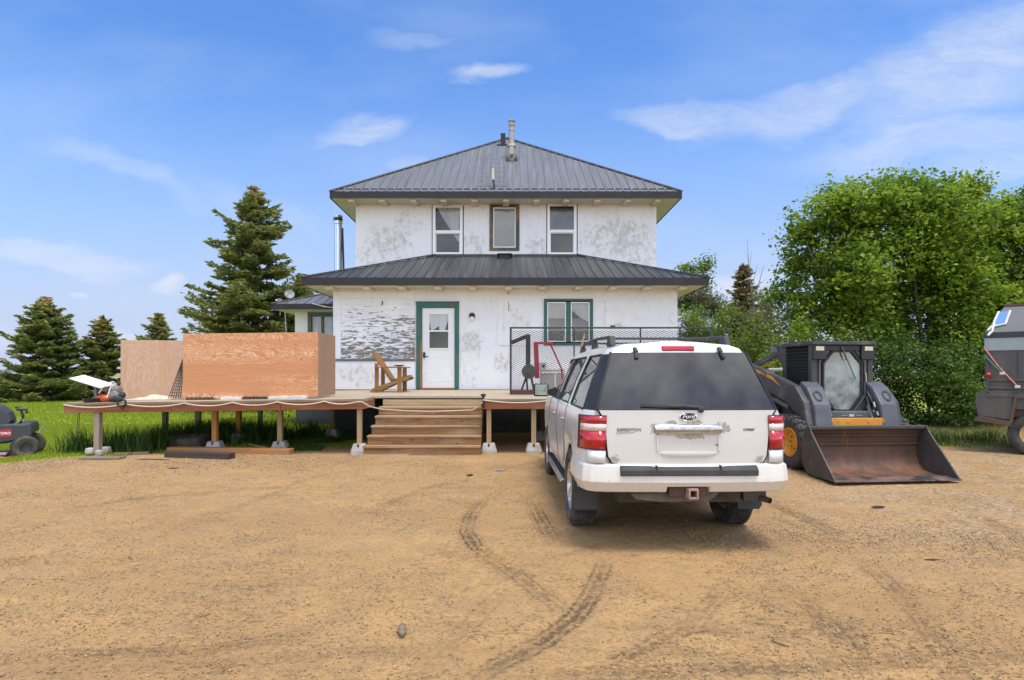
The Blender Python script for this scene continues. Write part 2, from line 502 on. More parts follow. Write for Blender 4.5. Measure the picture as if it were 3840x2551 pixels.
gm, nt, b = newmat('yard_and_lawn')
pos = N(nt, 'NewGeometry').outputs['Position']
ga = N(nt, 'Attribute', attribute_name='grass').outputs['Fac']
tv = N(nt, 'SeparateXYZ', {0: N(nt, 'Attribute', attribute_name='track').outputs['Vector']})
big = NOISE(nt, pos, 0.55, 5, 0.6)
mid = NOISE(nt, pos, 3.2, 7, 0.65)
fine = NOISE(nt, pos, 28.0, 6, 0.7)
grit = NOISE(nt, pos, 120.0, 3, 0.7)
d = MIX(nt, MR(nt, big, 0.38, 0.60), DIRT_A, DIRT_B)
d = MIX(nt, MR(nt, mid, 0.40, 0.64, 0, 0.85), d, DIRT_C)
d = MIX(nt, MR(nt, fine, 0.46, 0.68, 0, 0.75), d, (0.19, 0.115, 0.052))
d = MIX(nt, MR(nt, grit, 0.50, 0.64, 0, 0.62), d, (0.52, 0.36, 0.19))
vor = N(nt, 'TexVoronoi', {'Vector': pos, 'Scale': 46.0, 'Randomness': 1.0})
peb = MR(nt, vor.outputs['Distance'], 0.30, 0.20)
pick = N(nt, 'SeparateColor', {0: vor.outputs['Color']})
dens = MR(nt, NOISE(nt, pos, 1.1, 5, 0.6), 0.42, 0.62, 0.05, 0.45)
pm_ = MA(nt, 'MULTIPLY', peb, MA(nt, 'LESS_THAN', pick.outputs[0], dens))
pc = MIX(nt, pick.outputs[1], (0.24, 0.165, 0.10), (0.55, 0.42, 0.27))
d = MIX(nt, MA(nt, 'MULTIPLY', pm_, 0.8), d, pc)
# greyer loose gravel along the edges of the yard and behind the vehicle
gsx = N(nt, 'SeparateXYZ', {0: pos})
far_ = MR(nt, gsx.outputs[1], 8.6, 11.0)
gxr = MR(nt, gsx.outputs[0], 1.0, 5.0, 0.25, 1.0)
gxl = MR(nt, gsx.outputs[0], -1.0, -6.0, 0.0, 1.0)
gg = MA(nt, 'MULTIPLY', MA(nt, 'MAXIMUM', MA(nt, 'MULTIPLY', gxl, far_), MA(nt, 'MULTIPLY', gxr, MR(nt, gsx.outputs[1], 4.0, 6.4))), MR(nt, NOISE(nt, pos, 1.6, 6, 0.65), 0.36, 0.58))
vg = N(nt, 'TexVoronoi', {'Vector': pos, 'Scale': 30.0})
gcol = MIX(nt, N(nt, 'SeparateColor', {0: vg.outputs['Color']}).outputs[0], (0.22, 0.15, 0.085), (0.52, 0.38, 0.225))
d = MIX(nt, MA(nt, 'MULTIPLY', gg, 0.75), d, gcol)
# tread marks: damp dark soil in bars across the track
bars = MA(nt, 'SINE', MA(nt, 'MULTIPLY', tv.outputs[2], 62.0))
ribs_ = MA(nt, 'SINE', MA(nt, 'MULTIPLY', tv.outputs[1], 120.0))
tread = MR(nt, MA(nt, 'ADD', MA(nt, 'MULTIPLY', bars, 0.35), ribs_), -0.7, 0.9, 0.40, 1.0)
tmk = MA(nt, 'MULTIPLY', MA(nt, 'MULTIPLY', tv.outputs[0], tread), MR(nt, NOISE(nt, pos, 14, 5, 0.7), 0.30, 0.55))
d = MIX(nt, MA(nt, 'MINIMUM', MA(nt, 'MULTIPLY', tmk, 1.15), 0.9), d, (0.120, 0.078, 0.042))
damp = MR(nt, NOISE(nt, MAP(nt, pos, (0.5, 1, 1), (9, 4, 0)), 0.9, 5, 0.6), 0.50, 0.68, 0, 0.5)
d = MIX(nt, damp, d, (0.33, 0.195, 0.080))
# scattered dark clods
clod = MR(nt, MA(nt, 'ADD', NOISE(nt, MAP(nt, pos, (1, 2.0, 1)), 8.0, 7, 0.75), MA(nt, 'MULTIPLY', MA(nt, 'SUBTRACT', NOISE(nt, pos, 0.8, 3, 0.5), 0.5), 0.30)), 0.555, 0.655)
d = MIX(nt, MA(nt, 'MULTIPLY', clod, 0.5), d, (0.105, 0.066, 0.036))
spk = NOISE(nt, MAP(nt, pos, (0.8, 1.5, 1)), 30.0, 5, 0.7)
spc = MR(nt, NOISE(nt, pos, 1.25, 4, 0.6), 0.44, 0.62, -0.035, 0.055)
spf = MR(nt, MA(nt, 'ADD', spk, spc), 0.60, 0.66)
d = MIX(nt, MA(nt, 'MULTIPLY', spf, 0.58), d, (0.120, 0.078, 0.044))
lgt = MR(nt, NOISE(nt, pos, 55.0, 4, 0.7), 0.61, 0.67, 0, 0.6)
d = MIX(nt, lgt, d, (0.56, 0.42, 0.26))
# grass
gn = NOISE(nt, MAP(nt, pos, (0.35, 1.0, 1)), 0.9, 6, 0.6)
gcol = MIX(nt, MR(nt, gn, 0.35, 0.65), LAWN_A, LAWN_B)
gcol = MIX(nt, MR(nt, NOISE(nt, pos, 9.0, 6, 0.7), 0.45, 0.7, 0, 0.6), gcol, (0.055, 0.105, 0.012))
fieldf = MR(nt, gsx.outputs[1], 55.0, 90.0)
fcol = MIX(nt, MR(nt, NOISE(nt, MAP(nt, pos, (0.02, 0.2, 1)), 0.16, 3, 0.5), 0.4, 0.6), (0.34, 0.28, 0.15), (0.22, 0.24, 0.11))
gcol = MIX(nt, fieldf, gcol, fcol)
dry = MR(nt, NOISE(nt, pos, 2.4, 5, 0.6), 0.45, 0.62, 0, 0.7)
dry = MA(nt, 'MULTIPLY', dry, MR(nt, gsx.outputs[0], 3.0, 5.0))
gcol = MIX(nt, dry, gcol, (0.33, 0.25, 0.12))
gf = MA(nt, 'ADD', ga, MA(nt, 'MULTIPLY', MA(nt, 'SUBTRACT', NOISE(nt, pos, 6.0, 6, 0.7), 0.5), 1.1))
gf = MR(nt, gf, 0.42, 0.62)
col = MIX(nt, gf, d, gcol)
setin(nt, b, 'Base Color', col)
setin(nt, b, 'Roughness', 0.95)
setin(nt, b, 'Specular IOR Level', 0.15)
hgt = MA(nt, 'ADD', MA(nt, 'MULTIPLY', fine, 0.6), MA(nt, 'ADD', MA(nt, 'MULTIPLY', grit, 0.35), MA(nt, 'MULTIPLY', pm_, 0.5)))
hgt = MA(nt, 'SUBTRACT', hgt, MA(nt, 'ADD', MA(nt, 'MULTIPLY', tmk, 0.4), MA(nt, 'MULTIPLY', spf, 0.35)))
bp = N(nt, 'Bump', {'Height': hgt, 'Strength': 0.75, 'Distance': 0.02})
nt.links.new(bp.outputs[0], b.inputs['Normal'])

VV = np.stack([fxy[:, 0], fxy[:, 1], Z], 1)
is_lawn = GR[F].mean(1) > 0.5
for nm, mask in (('gravel_yard', ~is_lawn), ('lawn', is_lawn)):
    ff = F[mask]
    used, inv = np.unique(ff, return_inverse=True)
    o = np_mesh(nm, VV[used], inv.reshape(-1, 4), gm, None,
                {'grass': ('POINT', 'FLOAT', GR[used]), 'track': ('POINT', 'FLOAT_VECTOR', TM[used])}, smooth=True)
    tag(o, {'gravel_yard': 'sandy brown gravel yard with tyre tracks', 'lawn': 'mown green lawn running out to the fields'}[nm], 'ground', kind='structure')

# distant low hills, the haze of the air put into their bluish colour
hm = pmat('hazed_hills', (0.16, 0.20, 0.24), (0.20, 0.23, 0.25), 0.01, rough=1.0, spec=0.0)
nh = 120
xs = np.linspace(-3200, 3200, nh)
hh = 14 + 16 * vnoise(xs, xs * 0, 0.004, 8)
rows = [np.stack([xs, np.full(nh, 2600.0), np.full(nh, -6.0)], 1), np.stack([xs, np.full(nh, 2700.0), hh * 0.8], 1),
        np.stack([xs, np.full(nh, 2900.0), hh], 1), np.stack([xs, np.full(nh, 3400.0), np.full(nh, -6.0)], 1)]
jj = np.arange(4 * nh).reshape(4, nh)
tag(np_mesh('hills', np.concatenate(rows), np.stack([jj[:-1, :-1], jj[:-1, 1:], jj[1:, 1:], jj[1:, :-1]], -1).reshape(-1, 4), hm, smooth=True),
    'low haze-blue hills on the horizon', 'hills', kind='structure')

# loose stones on the yard
def stones(n, xr, yr, smin, smax, seed, dens=None):
    rg = np.random.default_rng(seed)
    y = yr[0] * (yr[1] / yr[0]) ** rg.random(n)
    x = rg.uniform(-1, 1, n) * (xr[1] - xr[0]) / 2 + (xr[0] + xr[1]) / 2
    k = np.abs(x) < y * 0.95
    k &= rg.random(n) < (0.15 + 0.85 * sstep(0.42, 0.66, vnoise(x, y, 0.9, 17)))
    k &= y < lawn_edge(x) - 0.1
    return x[k], y[k], rg.uniform(smin, smax, k.sum()) * rg.uniform(0.5, 1.3, k.sum())
sx_, sy_, ss_ = stones(95000, (-9, 9), (2.9, 12.5), 0.003, 0.0075, 5)
qx, qy, qs = stones(16000, (-1, 6), (4.9, 7.2), 0.004, 0.010, 6)
kk = (qx > 1.0) & (RNG.random(len(qx)) < np.exp(-((qy - 5.9) / .5) ** 2) * np.clip((qx - .8) / 1.2, 0, 1))
sx_ = np.concatenate([sx_, qx[kk]]); sy_ = np.concatenate([sy_, qy[kk]]); ss_ = np.concatenate([ss_, qs[kk]])
qx, qy, qs = stones(26000, (-9, 0), (8.6, 12.0), 0.005, 0.011, 7)
kk = RNG.random(len(qx)) < np.clip((-.5 - qx) / 5, 0, 1) * np.clip((qy - 8.8) / 1.6, 0, 1)
qx, qy, qs = qx[kk], qy[kk], qs[kk]
sx_ = np.concatenate([sx_, qx]); sy_ = np.concatenate([sy_, qy]); ss_ = np.concatenate([ss_, qs])
n = len(sx_)
base = np.array([(1, 0, 0), (0, 1, 0), (-1, 0, 0), (0, -1, 0), (0, 0, 0.75), (0, 0, -0.5)], float)
rj = RNG.uniform(0.65, 1.35, (n, 6, 1))
an = RNG.uniform(0, 6.28, n)
bx = base[None] * rj * ss_[:, None, None]
rot = np.stack([np.cos(an), -np.sin(an), np.sin(an), np.cos(an)], 1).reshape(n, 2, 2)
bx[..., :2] = np.einsum('nij,nkj->nki', rot, bx[..., :2])
bx[..., 0] += sx_[:, None]; bx[..., 1] += sy_[:, None]; bx[..., 2] += (gz(sx_, sy_) + 0.004)[:, None]
fb = np.array([(0, 1, 4), (1, 2, 4), (2, 3, 4), (3, 0, 4), (1, 0, 5), (2, 1, 5), (3, 2, 5), (0, 3, 5)])
ff = (fb[None] + (np.arange(n) * 6)[:, None, None]).reshape(-1, 3)
sm, nt, b = newmat('pebbles')
t = N(nt, 'Attribute', attribute_name='tint').outputs['Fac']
cr = N(nt, 'ValToRGB', {0: t})
cr.color_ramp.elements[0].color = (0.12, 0.08, 0.045, 1); cr.color_ramp.elements[1].color = (0.50, 0.38, 0.245, 1)
e = cr.color_ramp.elements.new(0.55); e.color = (0.34, 0.21, 0.095, 1)
nt.links.new(cr.outputs[0], b.inputs['Base Color'])
setin(nt, b, 'Roughness', 0.85)
tag(np_mesh('gravel', bx.reshape(-1, 3), ff, sm, None, {'tint': ('FACE', 'FLOAT', np.repeat(.12 + .88 * RNG.random(n) ** 1.0, 8))}),
    'loose pebbles scattered over the sandy yard', 'gravel', kind='stuff')

# grass blades
def blades(name, x, y, h, wd, lean, mat, label, hvar=0.4, seed=1, zoff=0.0):
    rg = np.random.default_rng(seed)
    n = len(x)
    a = rg.uniform(0, 6.283, n)
    hh = h * rg.uniform(1 - hvar, 1 + hvar, n) if np.isscalar(h) else h * rg.uniform(1 - hvar, 1 + hvar, n)
    la = rg.uniform(0, 6.283, n); ll = rg.uniform(0.1, 1.0, n) * lean * hh
    z = gz(x, y) + zoff
    ca, sa = np.cos(a) * wd / 2, np.sin(a) * wd / 2
    v0 = np.stack([x - ca, y - sa, z - 0.01], 1); v1 = np.stack([x + ca, y + sa, z - 0.01], 1)
    mx, my = x + np.cos(la) * ll * 0.35, y + np.sin(la) * ll * 0.35
    v2 = np.stack([mx + ca * 0.7, my + sa * 0.7, z + hh * 0.6], 1); v3 = np.stack([mx - ca * 0.7, my - sa * 0.7, z + hh * 0.6], 1)
    v4 = np.stack([x + np.cos(la) * ll, y + np.sin(la) * ll, z + hh], 1)
    vs = np.stack([v0, v1, v2, v3, v4], 1).reshape(-1, 3)
    k = np.arange(n)[:, None] * 5
    fs = np.concatenate([k + np.array([[0, 1, 2]]), k + np.array([[0, 2, 3]]), k + np.array([[3, 2, 4]])])
    o = np_mesh(name, vs, fs, mat, None, {'tint': ('FACE', 'FLOAT', np.tile(rg.random(n), 3))})
    return tag(o, label, 'grass', kind='stuff')
GRASS = leafmat('grass_blades', LAWN_A, LAWN_B, trans=0.4, rough=0.6)
GRASS_T = leafmat('tall_grass_blades', (0.028, 0.065, 0.012), (0.07, 0.13, 0.022), trans=0.35)
GRASS_D = leafmat('dry_grass_blades', (0.10, 0.14, 0.03), (0.33, 0.26, 0.13), trans=0.3)
def scatter(n, x0, x1, y0, y1, seed, keep):
    rg = np.random.default_rng(seed)
    x = rg.uniform(x0, x1, n); y = rg.uniform(y0, y1, n)
    k = keep(x, y)
    return x[k], y[k]
nz_ = lambda x, y: (vnoise(x, y, 2.5, 31) - 0.5) * 0.6
x, y = scatter(150000, -17, -4.2, 9.3, 19, 41, lambda x, y: (y > lawn_edge(x) + nz_(x, y)) & (np.abs(x) < y * 0.92))
blades('lawn_grass', x, y, 0.055, 0.011, 0.8, GRASS, 'short mown grass of the lawn left of the deck', seed=3)
x, y = scatter(60000, -30, -5, 19, 34, 42, lambda x, y: (np.abs(x) < y * 0.92))
blades('far_lawn_grass', x, y, 0.08, 0.03, 0.8, GRASS, 'mown grass of the lawn farther out towards the spruces', seed=4)
def clumps(cs, per, seed):
    rg = np.random.default_rng(seed)
    xs = []; ys = []
    for cx, cy, r in cs:
        n = int(per * r * r / 0.09)
        xs.append(cx + rg.normal(0, r / 2, n)); ys.append(cy + rg.normal(0, r / 2, n))
    return np.concatenate(xs), np.concatenate(ys)
x, y = clumps([(-7.1, 11.45, .34), (-8.15, 11.35, .3), (-7.6, 11.6, .36), (-6.9, 11.6, .3), (-6.9, 12.9, .6), (-6.3, 13.0, .6), (-5.6, 13.2, .6), (-6.4, 13.5, .6), (-5.2, 13.3, .4), (-4.6, 13.8, .4), (-7.2, 12.4, .35)], 330, 8)
blades('tall_grass', x, y, 0.34, 0.013, 0.75, GRASS_T, 'tall uncut dark green grass growing up under the deck', seed=5, hvar=0.6)
x, y = scatter(9000, -5.4, -3.0, 11.6, 15, 44, lambda x, y: vnoise(x, y, 1.5, 12) > 0.45)
blades('sparse_grass', x, y, 0.08, 0.012, 0.9, GRASS_T, 'sparse grass in the shade below the deck', seed=6)
x, y = scatter(52000, 4.5, 17, 11.4, 19, 45, lambda x, y: (y > lawn_edge(x) + nz_(x, y) * 0.8) & (np.abs(x) < y * 0.95))
blades('rough_grass', x, y, 0.075, 0.012, 0.9, GRASS_D, 'dry rough grass in front of the leafy trees', seed=7, hvar=0.6)
x, y = clumps([(9.9, 13.0, .35), (9.0, 12.7, .25), (8.3, 12.9, .2), (10.5, 13.2, .3), (9.4, 13.3, .3)], 120, 9)
blades('grass_tuft', x, y, 0.24, 0.012, 0.8, GRASS_T, 'taller green grass tufts beside the wagon', seed=8, hvar=0.5)
# ================================================================== farmhouse
HX = -0.17
YP, YU = 15.1, 17.3            # porch-storey wall, upper-storey wall
def at(u, v_, Y):
    return ((u - 1180) / 1390 * Y, Y, EYE - (v_ - 860) / 1390 * Y)
def X_(u, Y): return (u - 1180) / 1390 * Y
def Z_(v_, Y): return EYE - (v_ - 860) / 1390 * Y
HW = 4.31
house = thing('farmhouse', 'white two-storey farmhouse with flaking paint and dark metal hip roofs', 'house', (HX, YP, 0.12))

def wallmat(name, regions, base=0.30, soff=None):
    m, nt, b = newmat(name)
    pos = N(nt, 'NewGeometry').outputs['Position']
    s = N(nt, 'SeparateXYZ', {0: pos})
    p = N(nt, 'CombineXYZ', {0: s.outputs[0], 1: s.outputs[2], 2: 0.0}).outputs[0]
    acc = None
    for cx, cz, rx, rz, d_ in regions:
        e = MAP(nt, p, (rx, rz, 1), (cx, cz, 0), (0, 0, 0), 'TEXTURE')
        g = MA(nt, 'MULTIPLY', MR(nt, N(nt, 'TexGradient', {0: e}, gradient_type='SPHERICAL').outputs['Fac'], 0, 0.7, 0, 1, True), d_)
        acc = g if acc is None else MA(nt, 'MAXIMUM', acc, g)
    n1 = NOISE(nt, MAP(nt, pos, (1.0, 1.0, 0.8)), 9.0, 10, 0.80)
    n2 = NOISE(nt, pos, 1.4, 4, 0.6)
    thr = MA(nt, 'ADD', n1, MA(nt, 'ADD', MA(nt, 'MULTIPLY', acc, 0.135), MA(nt, 'MULTIPLY', n2, 0.12)))
    wear = MR(nt, thr, 0.675, 0.735)
    soft = MR(nt, thr, 0.57, 0.72)
    col = MIX(nt, MR(nt, n2, 0.3, 0.7), (0.80, 0.80, 0.80), (0.74, 0.745, 0.76))
    col = MIX(nt, MA(nt, 'MULTIPLY', soft, 0.30), col, (0.60, 0.585, 0.54))
    bare = MIX(nt, MR(nt, NOISE(nt, pos, 3.0, 5, 0.6), 0.35, 0.65), (0.44, 0.42, 0.37), (0.57, 0.545, 0.475))
    col = MIX(nt, MA(nt, 'MULTIPLY', wear, 0.72), col, bare)
    # rain dirt in thin runs below the eaves
    run = NOISE(nt, MAP(nt, pos, (9, 9, 0.35)), 2.0, 5, 0.6)
    col = MIX(nt, MR(nt, run, 0.56, 0.75, 0, 0.35), col, (0.55, 0.50, 0.40))
    fleck = MR(nt, NOISE(nt, pos, 30.0, 4, 0.65), 0.655, 0.70)
    fz = MA(nt, 'MULTIPLY', fleck, MR(nt, NOISE(nt, pos, 2.6, 3, 0.5), 0.45, 0.6))
    col = MIX(nt, MA(nt, 'MULTIPLY', fz, 0.6), col, (0.30, 0.27, 0.22))
    setin(nt, b, 'Base Color', col)
    setin(nt, b, 'Roughness', 0.8)
    setin(nt, b, 'Specular IOR Level', 0.25)
    hb = MA(nt, 'ADD', MA(nt, 'MULTIPLY', NOISE(nt, pos, 60, 4, 0.6), 0.4), MA(nt, 'MULTIPLY', wear, -0.6))
    bp = N(nt, 'Bump', {'Height': hb, 'Strength': 0.5, 'Distance': 0.006})
    nt.links.new(bp.outputs[0], b.inputs['Normal'])
    return m
def reg(u, v_, ru, rv, d_, Y): return (X_(u, Y), Z_(v_, Y), ru / 1390 * Y, rv / 1390 * Y, d_)
W_UP = wallmat('stucco_upper', [reg(900, 560, 85, 60, 1.0, YU), reg(1090, 565, 45, 42, 1.0, YU), reg(1235, 570, 50, 32, 1.0, YU), reg(1425, 548, 125, 72, 1.15, YU), reg(1480, 590, 60, 50, .9, YU), reg(860, 590, 60, 40, .8, YU), reg(940, 520, 60, 50, .6, YU)])
W_LO = wallmat('stucco_lower', [reg(1085, 790, 42, 42, 1.2, YP), reg(1160, 835, 40, 36, 1.1, YP), reg(1190, 740, 60, 60, .4, YP), reg(1075, 850, 40, 70, .55, YP), reg(850, 865, 120, 40, .9, YP), reg(1540, 745, 40, 40, .5, YP)])
W_PLAIN = pmat('old_white_paint', (0.78, 0.78, 0.77), (0.70, 0.70, 0.68), 3, rough=0.75, c3=(0.5, 0.47, 0.40), s3=4, lo3=0.6, hi3=0.7)
SOFFIT = pmat('cream_soffit', (0.66, 0.61, 0.47), (0.58, 0.53, 0.39), 2.5, (1, 6, 1), rough=0.75, c3=(0.42, 0.33, 0.20), s3=2.2, lo3=0.6, hi3=0.7)
CONC = pmat('shaded_concrete', (0.07, 0.072, 0.078), (0.045, 0.045, 0.048), 4, rough=0.9, bump=0.1)  # concrete darkened so its colour carries the shade under the deck
ROOF = None
def roofmat(name, c, rough, streak):
    m, nt, b = newmat(name)
    pos = N(nt, 'NewGeometry').outputs['Position']
    n = NOISE(nt, MAP(nt, pos, (5, 0.35, 0.35)), 2.2, 5, 0.6)
    col = MIX(nt, MR(nt, n, 0.35, 0.7), c, tuple(x * 1.25 for x in c))
    # soot and rain run-off in thin dark and chalky streaks
    s = NOISE(nt, MAP(nt, pos, (14, 0.2, 0.2)), 2.0, 6, 0.65)
    col = MIX(nt, MR(nt, s, 0.52, 0.74, 0, streak), col, (0.33, 0.335, 0.34))
    setin(nt, b, 'Base Color', col)
    setin(nt, b, 'Metallic', 0.0)
    setin(nt, b, 'Roughness', MR(nt, n, 0.3, 0.7, rough, rough + 0.12))
    setin(nt, b, 'Specular IOR Level', 0.6)
    return m
ROOF_M = roofmat('charcoal_steel_glare', (0.105, 0.105, 0.107), 0.45, 0.5)  # paler copy of the porch steel, sky glare put into its colour
ROOF_P = roofmat('charcoal_steel_no_glare', (0.032, 0.033, 0.033), 0.42, 0.35)  # same steel, darker: its colour leaves the sky glare out
FASC = pmat('charcoal_fascia', (0.020, 0.020, 0.022), (0.028, 0.028, 0.031), 4, rough=0.55, spec=.3)
GREEN = pmat('peeling_green_paint', (0.020, 0.105, 0.088), (0.030, 0.135, 0.110), 9, (1, 1, 0.3), rough=0.6, c3=(0.15, 0.085, 0.045), s3=6, lo3=0.55, hi3=0.60, bump=0.03)
GREEN_W = pmat('worn_green_paint', (0.030, 0.075, 0.055), (0.055, 0.085, 0.055), 7, (1, 1, 0.3), rough=0.7, c3=(0.19, 0.11, 0.06), s3=5, lo3=0.50, hi3=0.56, bump=0.04)
VINYL = pmat('white_vinyl', (0.82, 0.82, 0.81), (0.78, 0.78, 0.77), 3, rough=0.4)
BARE = woodmat('bare_jamb_wood', (0.36, 0.19, 0.08), (0.24, 0.12, 0.05), axis=2)
DARKGAP = pmat('dark_gap', (0.018, 0.015, 0.012), rough=0.95)
PANE = glassmat('house_glass', (0.94, 0.95, 0.95), 0.10, (0.10, 0.105, 0.11), 0.01)
PANE_D = glassmat('house_glass_sky_grey', (0.92, 0.93, 0.94), 0.22, (0.12, 0.125, 0.135), 0.01)  # grey diffuse body stands in for reflected sky
BLIND = pmat('grey_roller_blind', (0.44, 0.44, 0.44), (0.40, 0.40, 0.40), 1.5, rough=0.9)
CURT = pmat('white_curtain', (0.74, 0.75, 0.73), (0.60, 0.62, 0.61), 12, (1, 1, 0.1), rough=0.9)
CREAMB = pmat('cream_blind', (0.66, 0.64, 0.58), (0.58, 0.565, 0.51), 3, (1, 1, 0.3), rough=0.9)
ROOM = pmat('dim_room', (0.05, 0.055, 0.055), (0.035, 0.035, 0.035), 2, rough=1.0)
SCREEN = pmat('insect_screen', (0.20, 0.205, 0.21), (0.17, 0.175, 0.18), 60, rough=0.7)

def wall_front(mb, x0, x1, z0, z1, y, holes, depth=0.16):
    """front sheet of a wall with openings cut through and their reveals"""
    xs = sorted({x0, x1} | {h[0] for h in holes} | {h[1] for h in holes})
    zs = sorted({z0, z1} | {h[2] for h in holes} | {h[3] for h in holes})
    for a, b_ in zip(xs[:-1], xs[1:]):
        for c, d_ in zip(zs[:-1], zs[1:]):
            mx, mz = (a + b_) / 2, (c + d_) / 2
            if any(h[0] < mx < h[1] and h[2] < mz < h[3] for h in holes): continue
            mb.box(a, b_, y, y + depth, c, d_)

HOLES_U = {}
def hole(u0, u1, v0, v1, Y): return (X_(u0, Y), X_(u1, Y), Z_(v1, Y), Z_(v0, Y))
hU = [hole(998, 1065.5, 474, 589, YU), hole(1132, 1193, 474.5, 573.5, YU), hole(1262, 1328, 470.5, 589.5, YU)]
hL = [hole(968, 1051, 706, 898, YP), hole(1258, 1362, 692, 791, YP)]
m = MB()
wall_front(m, HX - HW, HX + HW, 3.4, 6.49, YU, hU)
m.box(HX - HW, HX - HW + .16, YU + .16, 25.9, 0.5, 6.49).box(HX + HW - .16, HX + HW, YU + .16, 25.9, 0.5, 6.49).box(HX - HW + .16, HX + HW - .16, 25.74, 25.9, 0.5, 6.49)
m.build('upper_wall', W_UP, house, local=False)
m = MB()
wall_front(m, HX - HW, HX + HW, 1.22, 3.74, YP, hL)
m.box(HX - HW, HX - HW + .16, YP + .16, YU, 1.22, 3.74).box(HX + HW - .16, HX + HW, YP + .16, YU, 1.22, 3.74)
m.build('porch_wall', W_LO, house, local=False)
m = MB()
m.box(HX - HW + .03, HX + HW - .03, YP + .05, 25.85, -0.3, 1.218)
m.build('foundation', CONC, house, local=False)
# wall behind the openings, the room's dimness put into its dark colour
m = MB()
m.box(HX - 3.5, HX + 3.5, YU + 1.6, YU + 1.65, 4.5, 6.3)
m.build('inner_room_wall', ROOM, house, local=False)
# trim strips, covered-over openings and the clapboard panel on the porch wall
m = MB()
def strip(u0, u1, v0, v1, Y, t): m.box(X_(u0, Y), X_(u1, Y), Y - t, Y + .01, Z_(v1, Y), Z_(v0, Y))
for q in ((772, 957, 833, 898, .035), (772, 786, 690, 827.5, .022), (787, 957, 671, 689, .018), (1148, 1247, 680, 797, .020), (1395, 1490, 694, 757, .034)):
    m = MB(); strip(*q[:4], YP, q[4]); m.build('wall_panel', W_PLAIN if q[0] == 1395 else W_LO, house, local=False, bevel=.004)
m = MB()
strip(771, 957, 828, 832.5, YP, .06)
m.build('wall_ledge', pmat('weathered_ledge', (0.22, 0.20, 0.17), (0.12, 0.11, 0.10), 8, (0.2, 1, 1), rough=0.9), house, local=False, bevel=.004)
# clapboards, heavily flaked
cm, nt, b = newmat('flaking_clapboard')
pos = N(nt, 'NewGeometry').outputs['Position']
s = N(nt, 'SeparateXYZ', {0: pos})
fl = NOISE(nt, MAP(nt, pos, (0.42, 1, 1.7)), 11.0, 8, 0.72, 0.4)
lowz = MR(nt, s.outputs[2], 3.35, 2.2, -0.10, 0.045)
rgt = MR(nt, s.outputs[0], -4.2, -2.6, 0.0, 0.045)
bandn = MA(nt, 'MULTIPLY', NOISE(nt, MAP(nt, pos, (0.25, 1, 2.0)), 2.2, 3, 0.5), 0.20)
t = MA(nt, 'ADD', MA(nt, 'ADD', fl, MA(nt, 'ADD', lowz, rgt)), bandn)
pl = MR(nt, t, 0.635, 0.665)
br = NOISE(nt, MAP(nt, pos, (0.3, 1, 1.2), (7, 3, 1)), 4.0, 5, 0.6)
bw = MIX(nt, MR(nt, br, 0.44, 0.56), (0.17, 0.145, 0.115), (0.33, 0.20, 0.095))
bw = MIX(nt, MR(nt, t, 0.68, 0.76), (0.10, 0.095, 0.085), bw)
col = MIX(nt, MR(nt, NOISE(nt, pos, 2.0, 4, 0.6), 0.3, 0.7), (0.80, 0.80, 0.79), (0.72, 0.725, 0.73))
col = MIX(nt, MA(nt, 'MULTIPLY', pl, 0.9), col, bw)
setin(nt, b, 'Base Color', col)
setin(nt, b, 'Roughness', 0.85)
bp = N(nt, 'Bump', {'Height': MA(nt, 'SUBTRACT', 1.0, pl), 'Strength': 0.8, 'Distance': 0.008})
nt.links.new(bp.outputs[0], b.inputs['Normal'])
m = MB()
xa, xb, za, zb = X_(786.5, YP), X_(956.5, YP), Z_(827.5, YP), Z_(689.5, YP)
nb = 11
for i in range(nb):
    z0 = za + (zb - za) * i / nb; z1 = za + (zb - za) * (i + 1) / nb
    m.add([(xa, YP - .030, z0), (xb, YP - .030, z0), (xb, YP - .012, z1), (xa, YP - .012, z1), (xa, YP + .01, z0), (xb, YP + .01, z0), (xb, YP + .01, z1), (xa, YP + .01, z1)],
          [(0, 1, 2, 3), (4, 7, 6, 5), (0, 4, 5, 1), (1, 5, 6, 2), (2, 6, 7, 3), (3, 7, 4, 0)])
o = m.build('clapboard_panel', cm, house, local=False)
o['label'] = 'clapboards with white paint flaking off to bare brown wood'

# ---- roofs
def roof_poly(mb, poly, t=0.0):
    mb.add(poly, [tuple(range(len(poly)))])
def roof_ribs(mb, poly, spacing, w, h, off=0.12):
    A, B = V(poly[0]), V(poly[1])
    e = (B - A); L = e.length; e.normalize()
    c = sum((V(p) for p in poly), V()) / len(poly)
    n = e.cross(c - A); n.normalize()
    if n.z < 0: n = -n
    t = n.cross(e)
    if t.z < 0: t = -t
    P2 = [((V(p) - A).dot(e), (V(p) - A).dot(t)) for p in poly]
    s = off
    mm = Matrix((e, t, n)).transposed()
    while s < L:
        ts = []
        for (s0, t0), (s1, t1) in zip(P2, P2[1:] + P2[:1]):
            if (s0 - s) * (s1 - s) < 0: ts.append(t0 + (t1 - t0) * (s - s0) / (s1 - s0))
        if len(ts) >= 2 and max(ts) - min(ts) > 0.06:
            a, b_ = min(ts), max(ts)
            mb.obox(A + e * s + t * (a + b_) / 2 + n * (h / 2 - .002), (w, b_ - a, h), mm)
        s += spacing
def fascia_ring(mb, pts, z0, z1, t=.03):
    for a, b_ in zip(pts[:-1], pts[1:]):
        mb.beam((a[0], a[1], (z0 + z1) / 2), (b_[0], b_[1], (z0 + z1) / 2), t, z1 - z0)
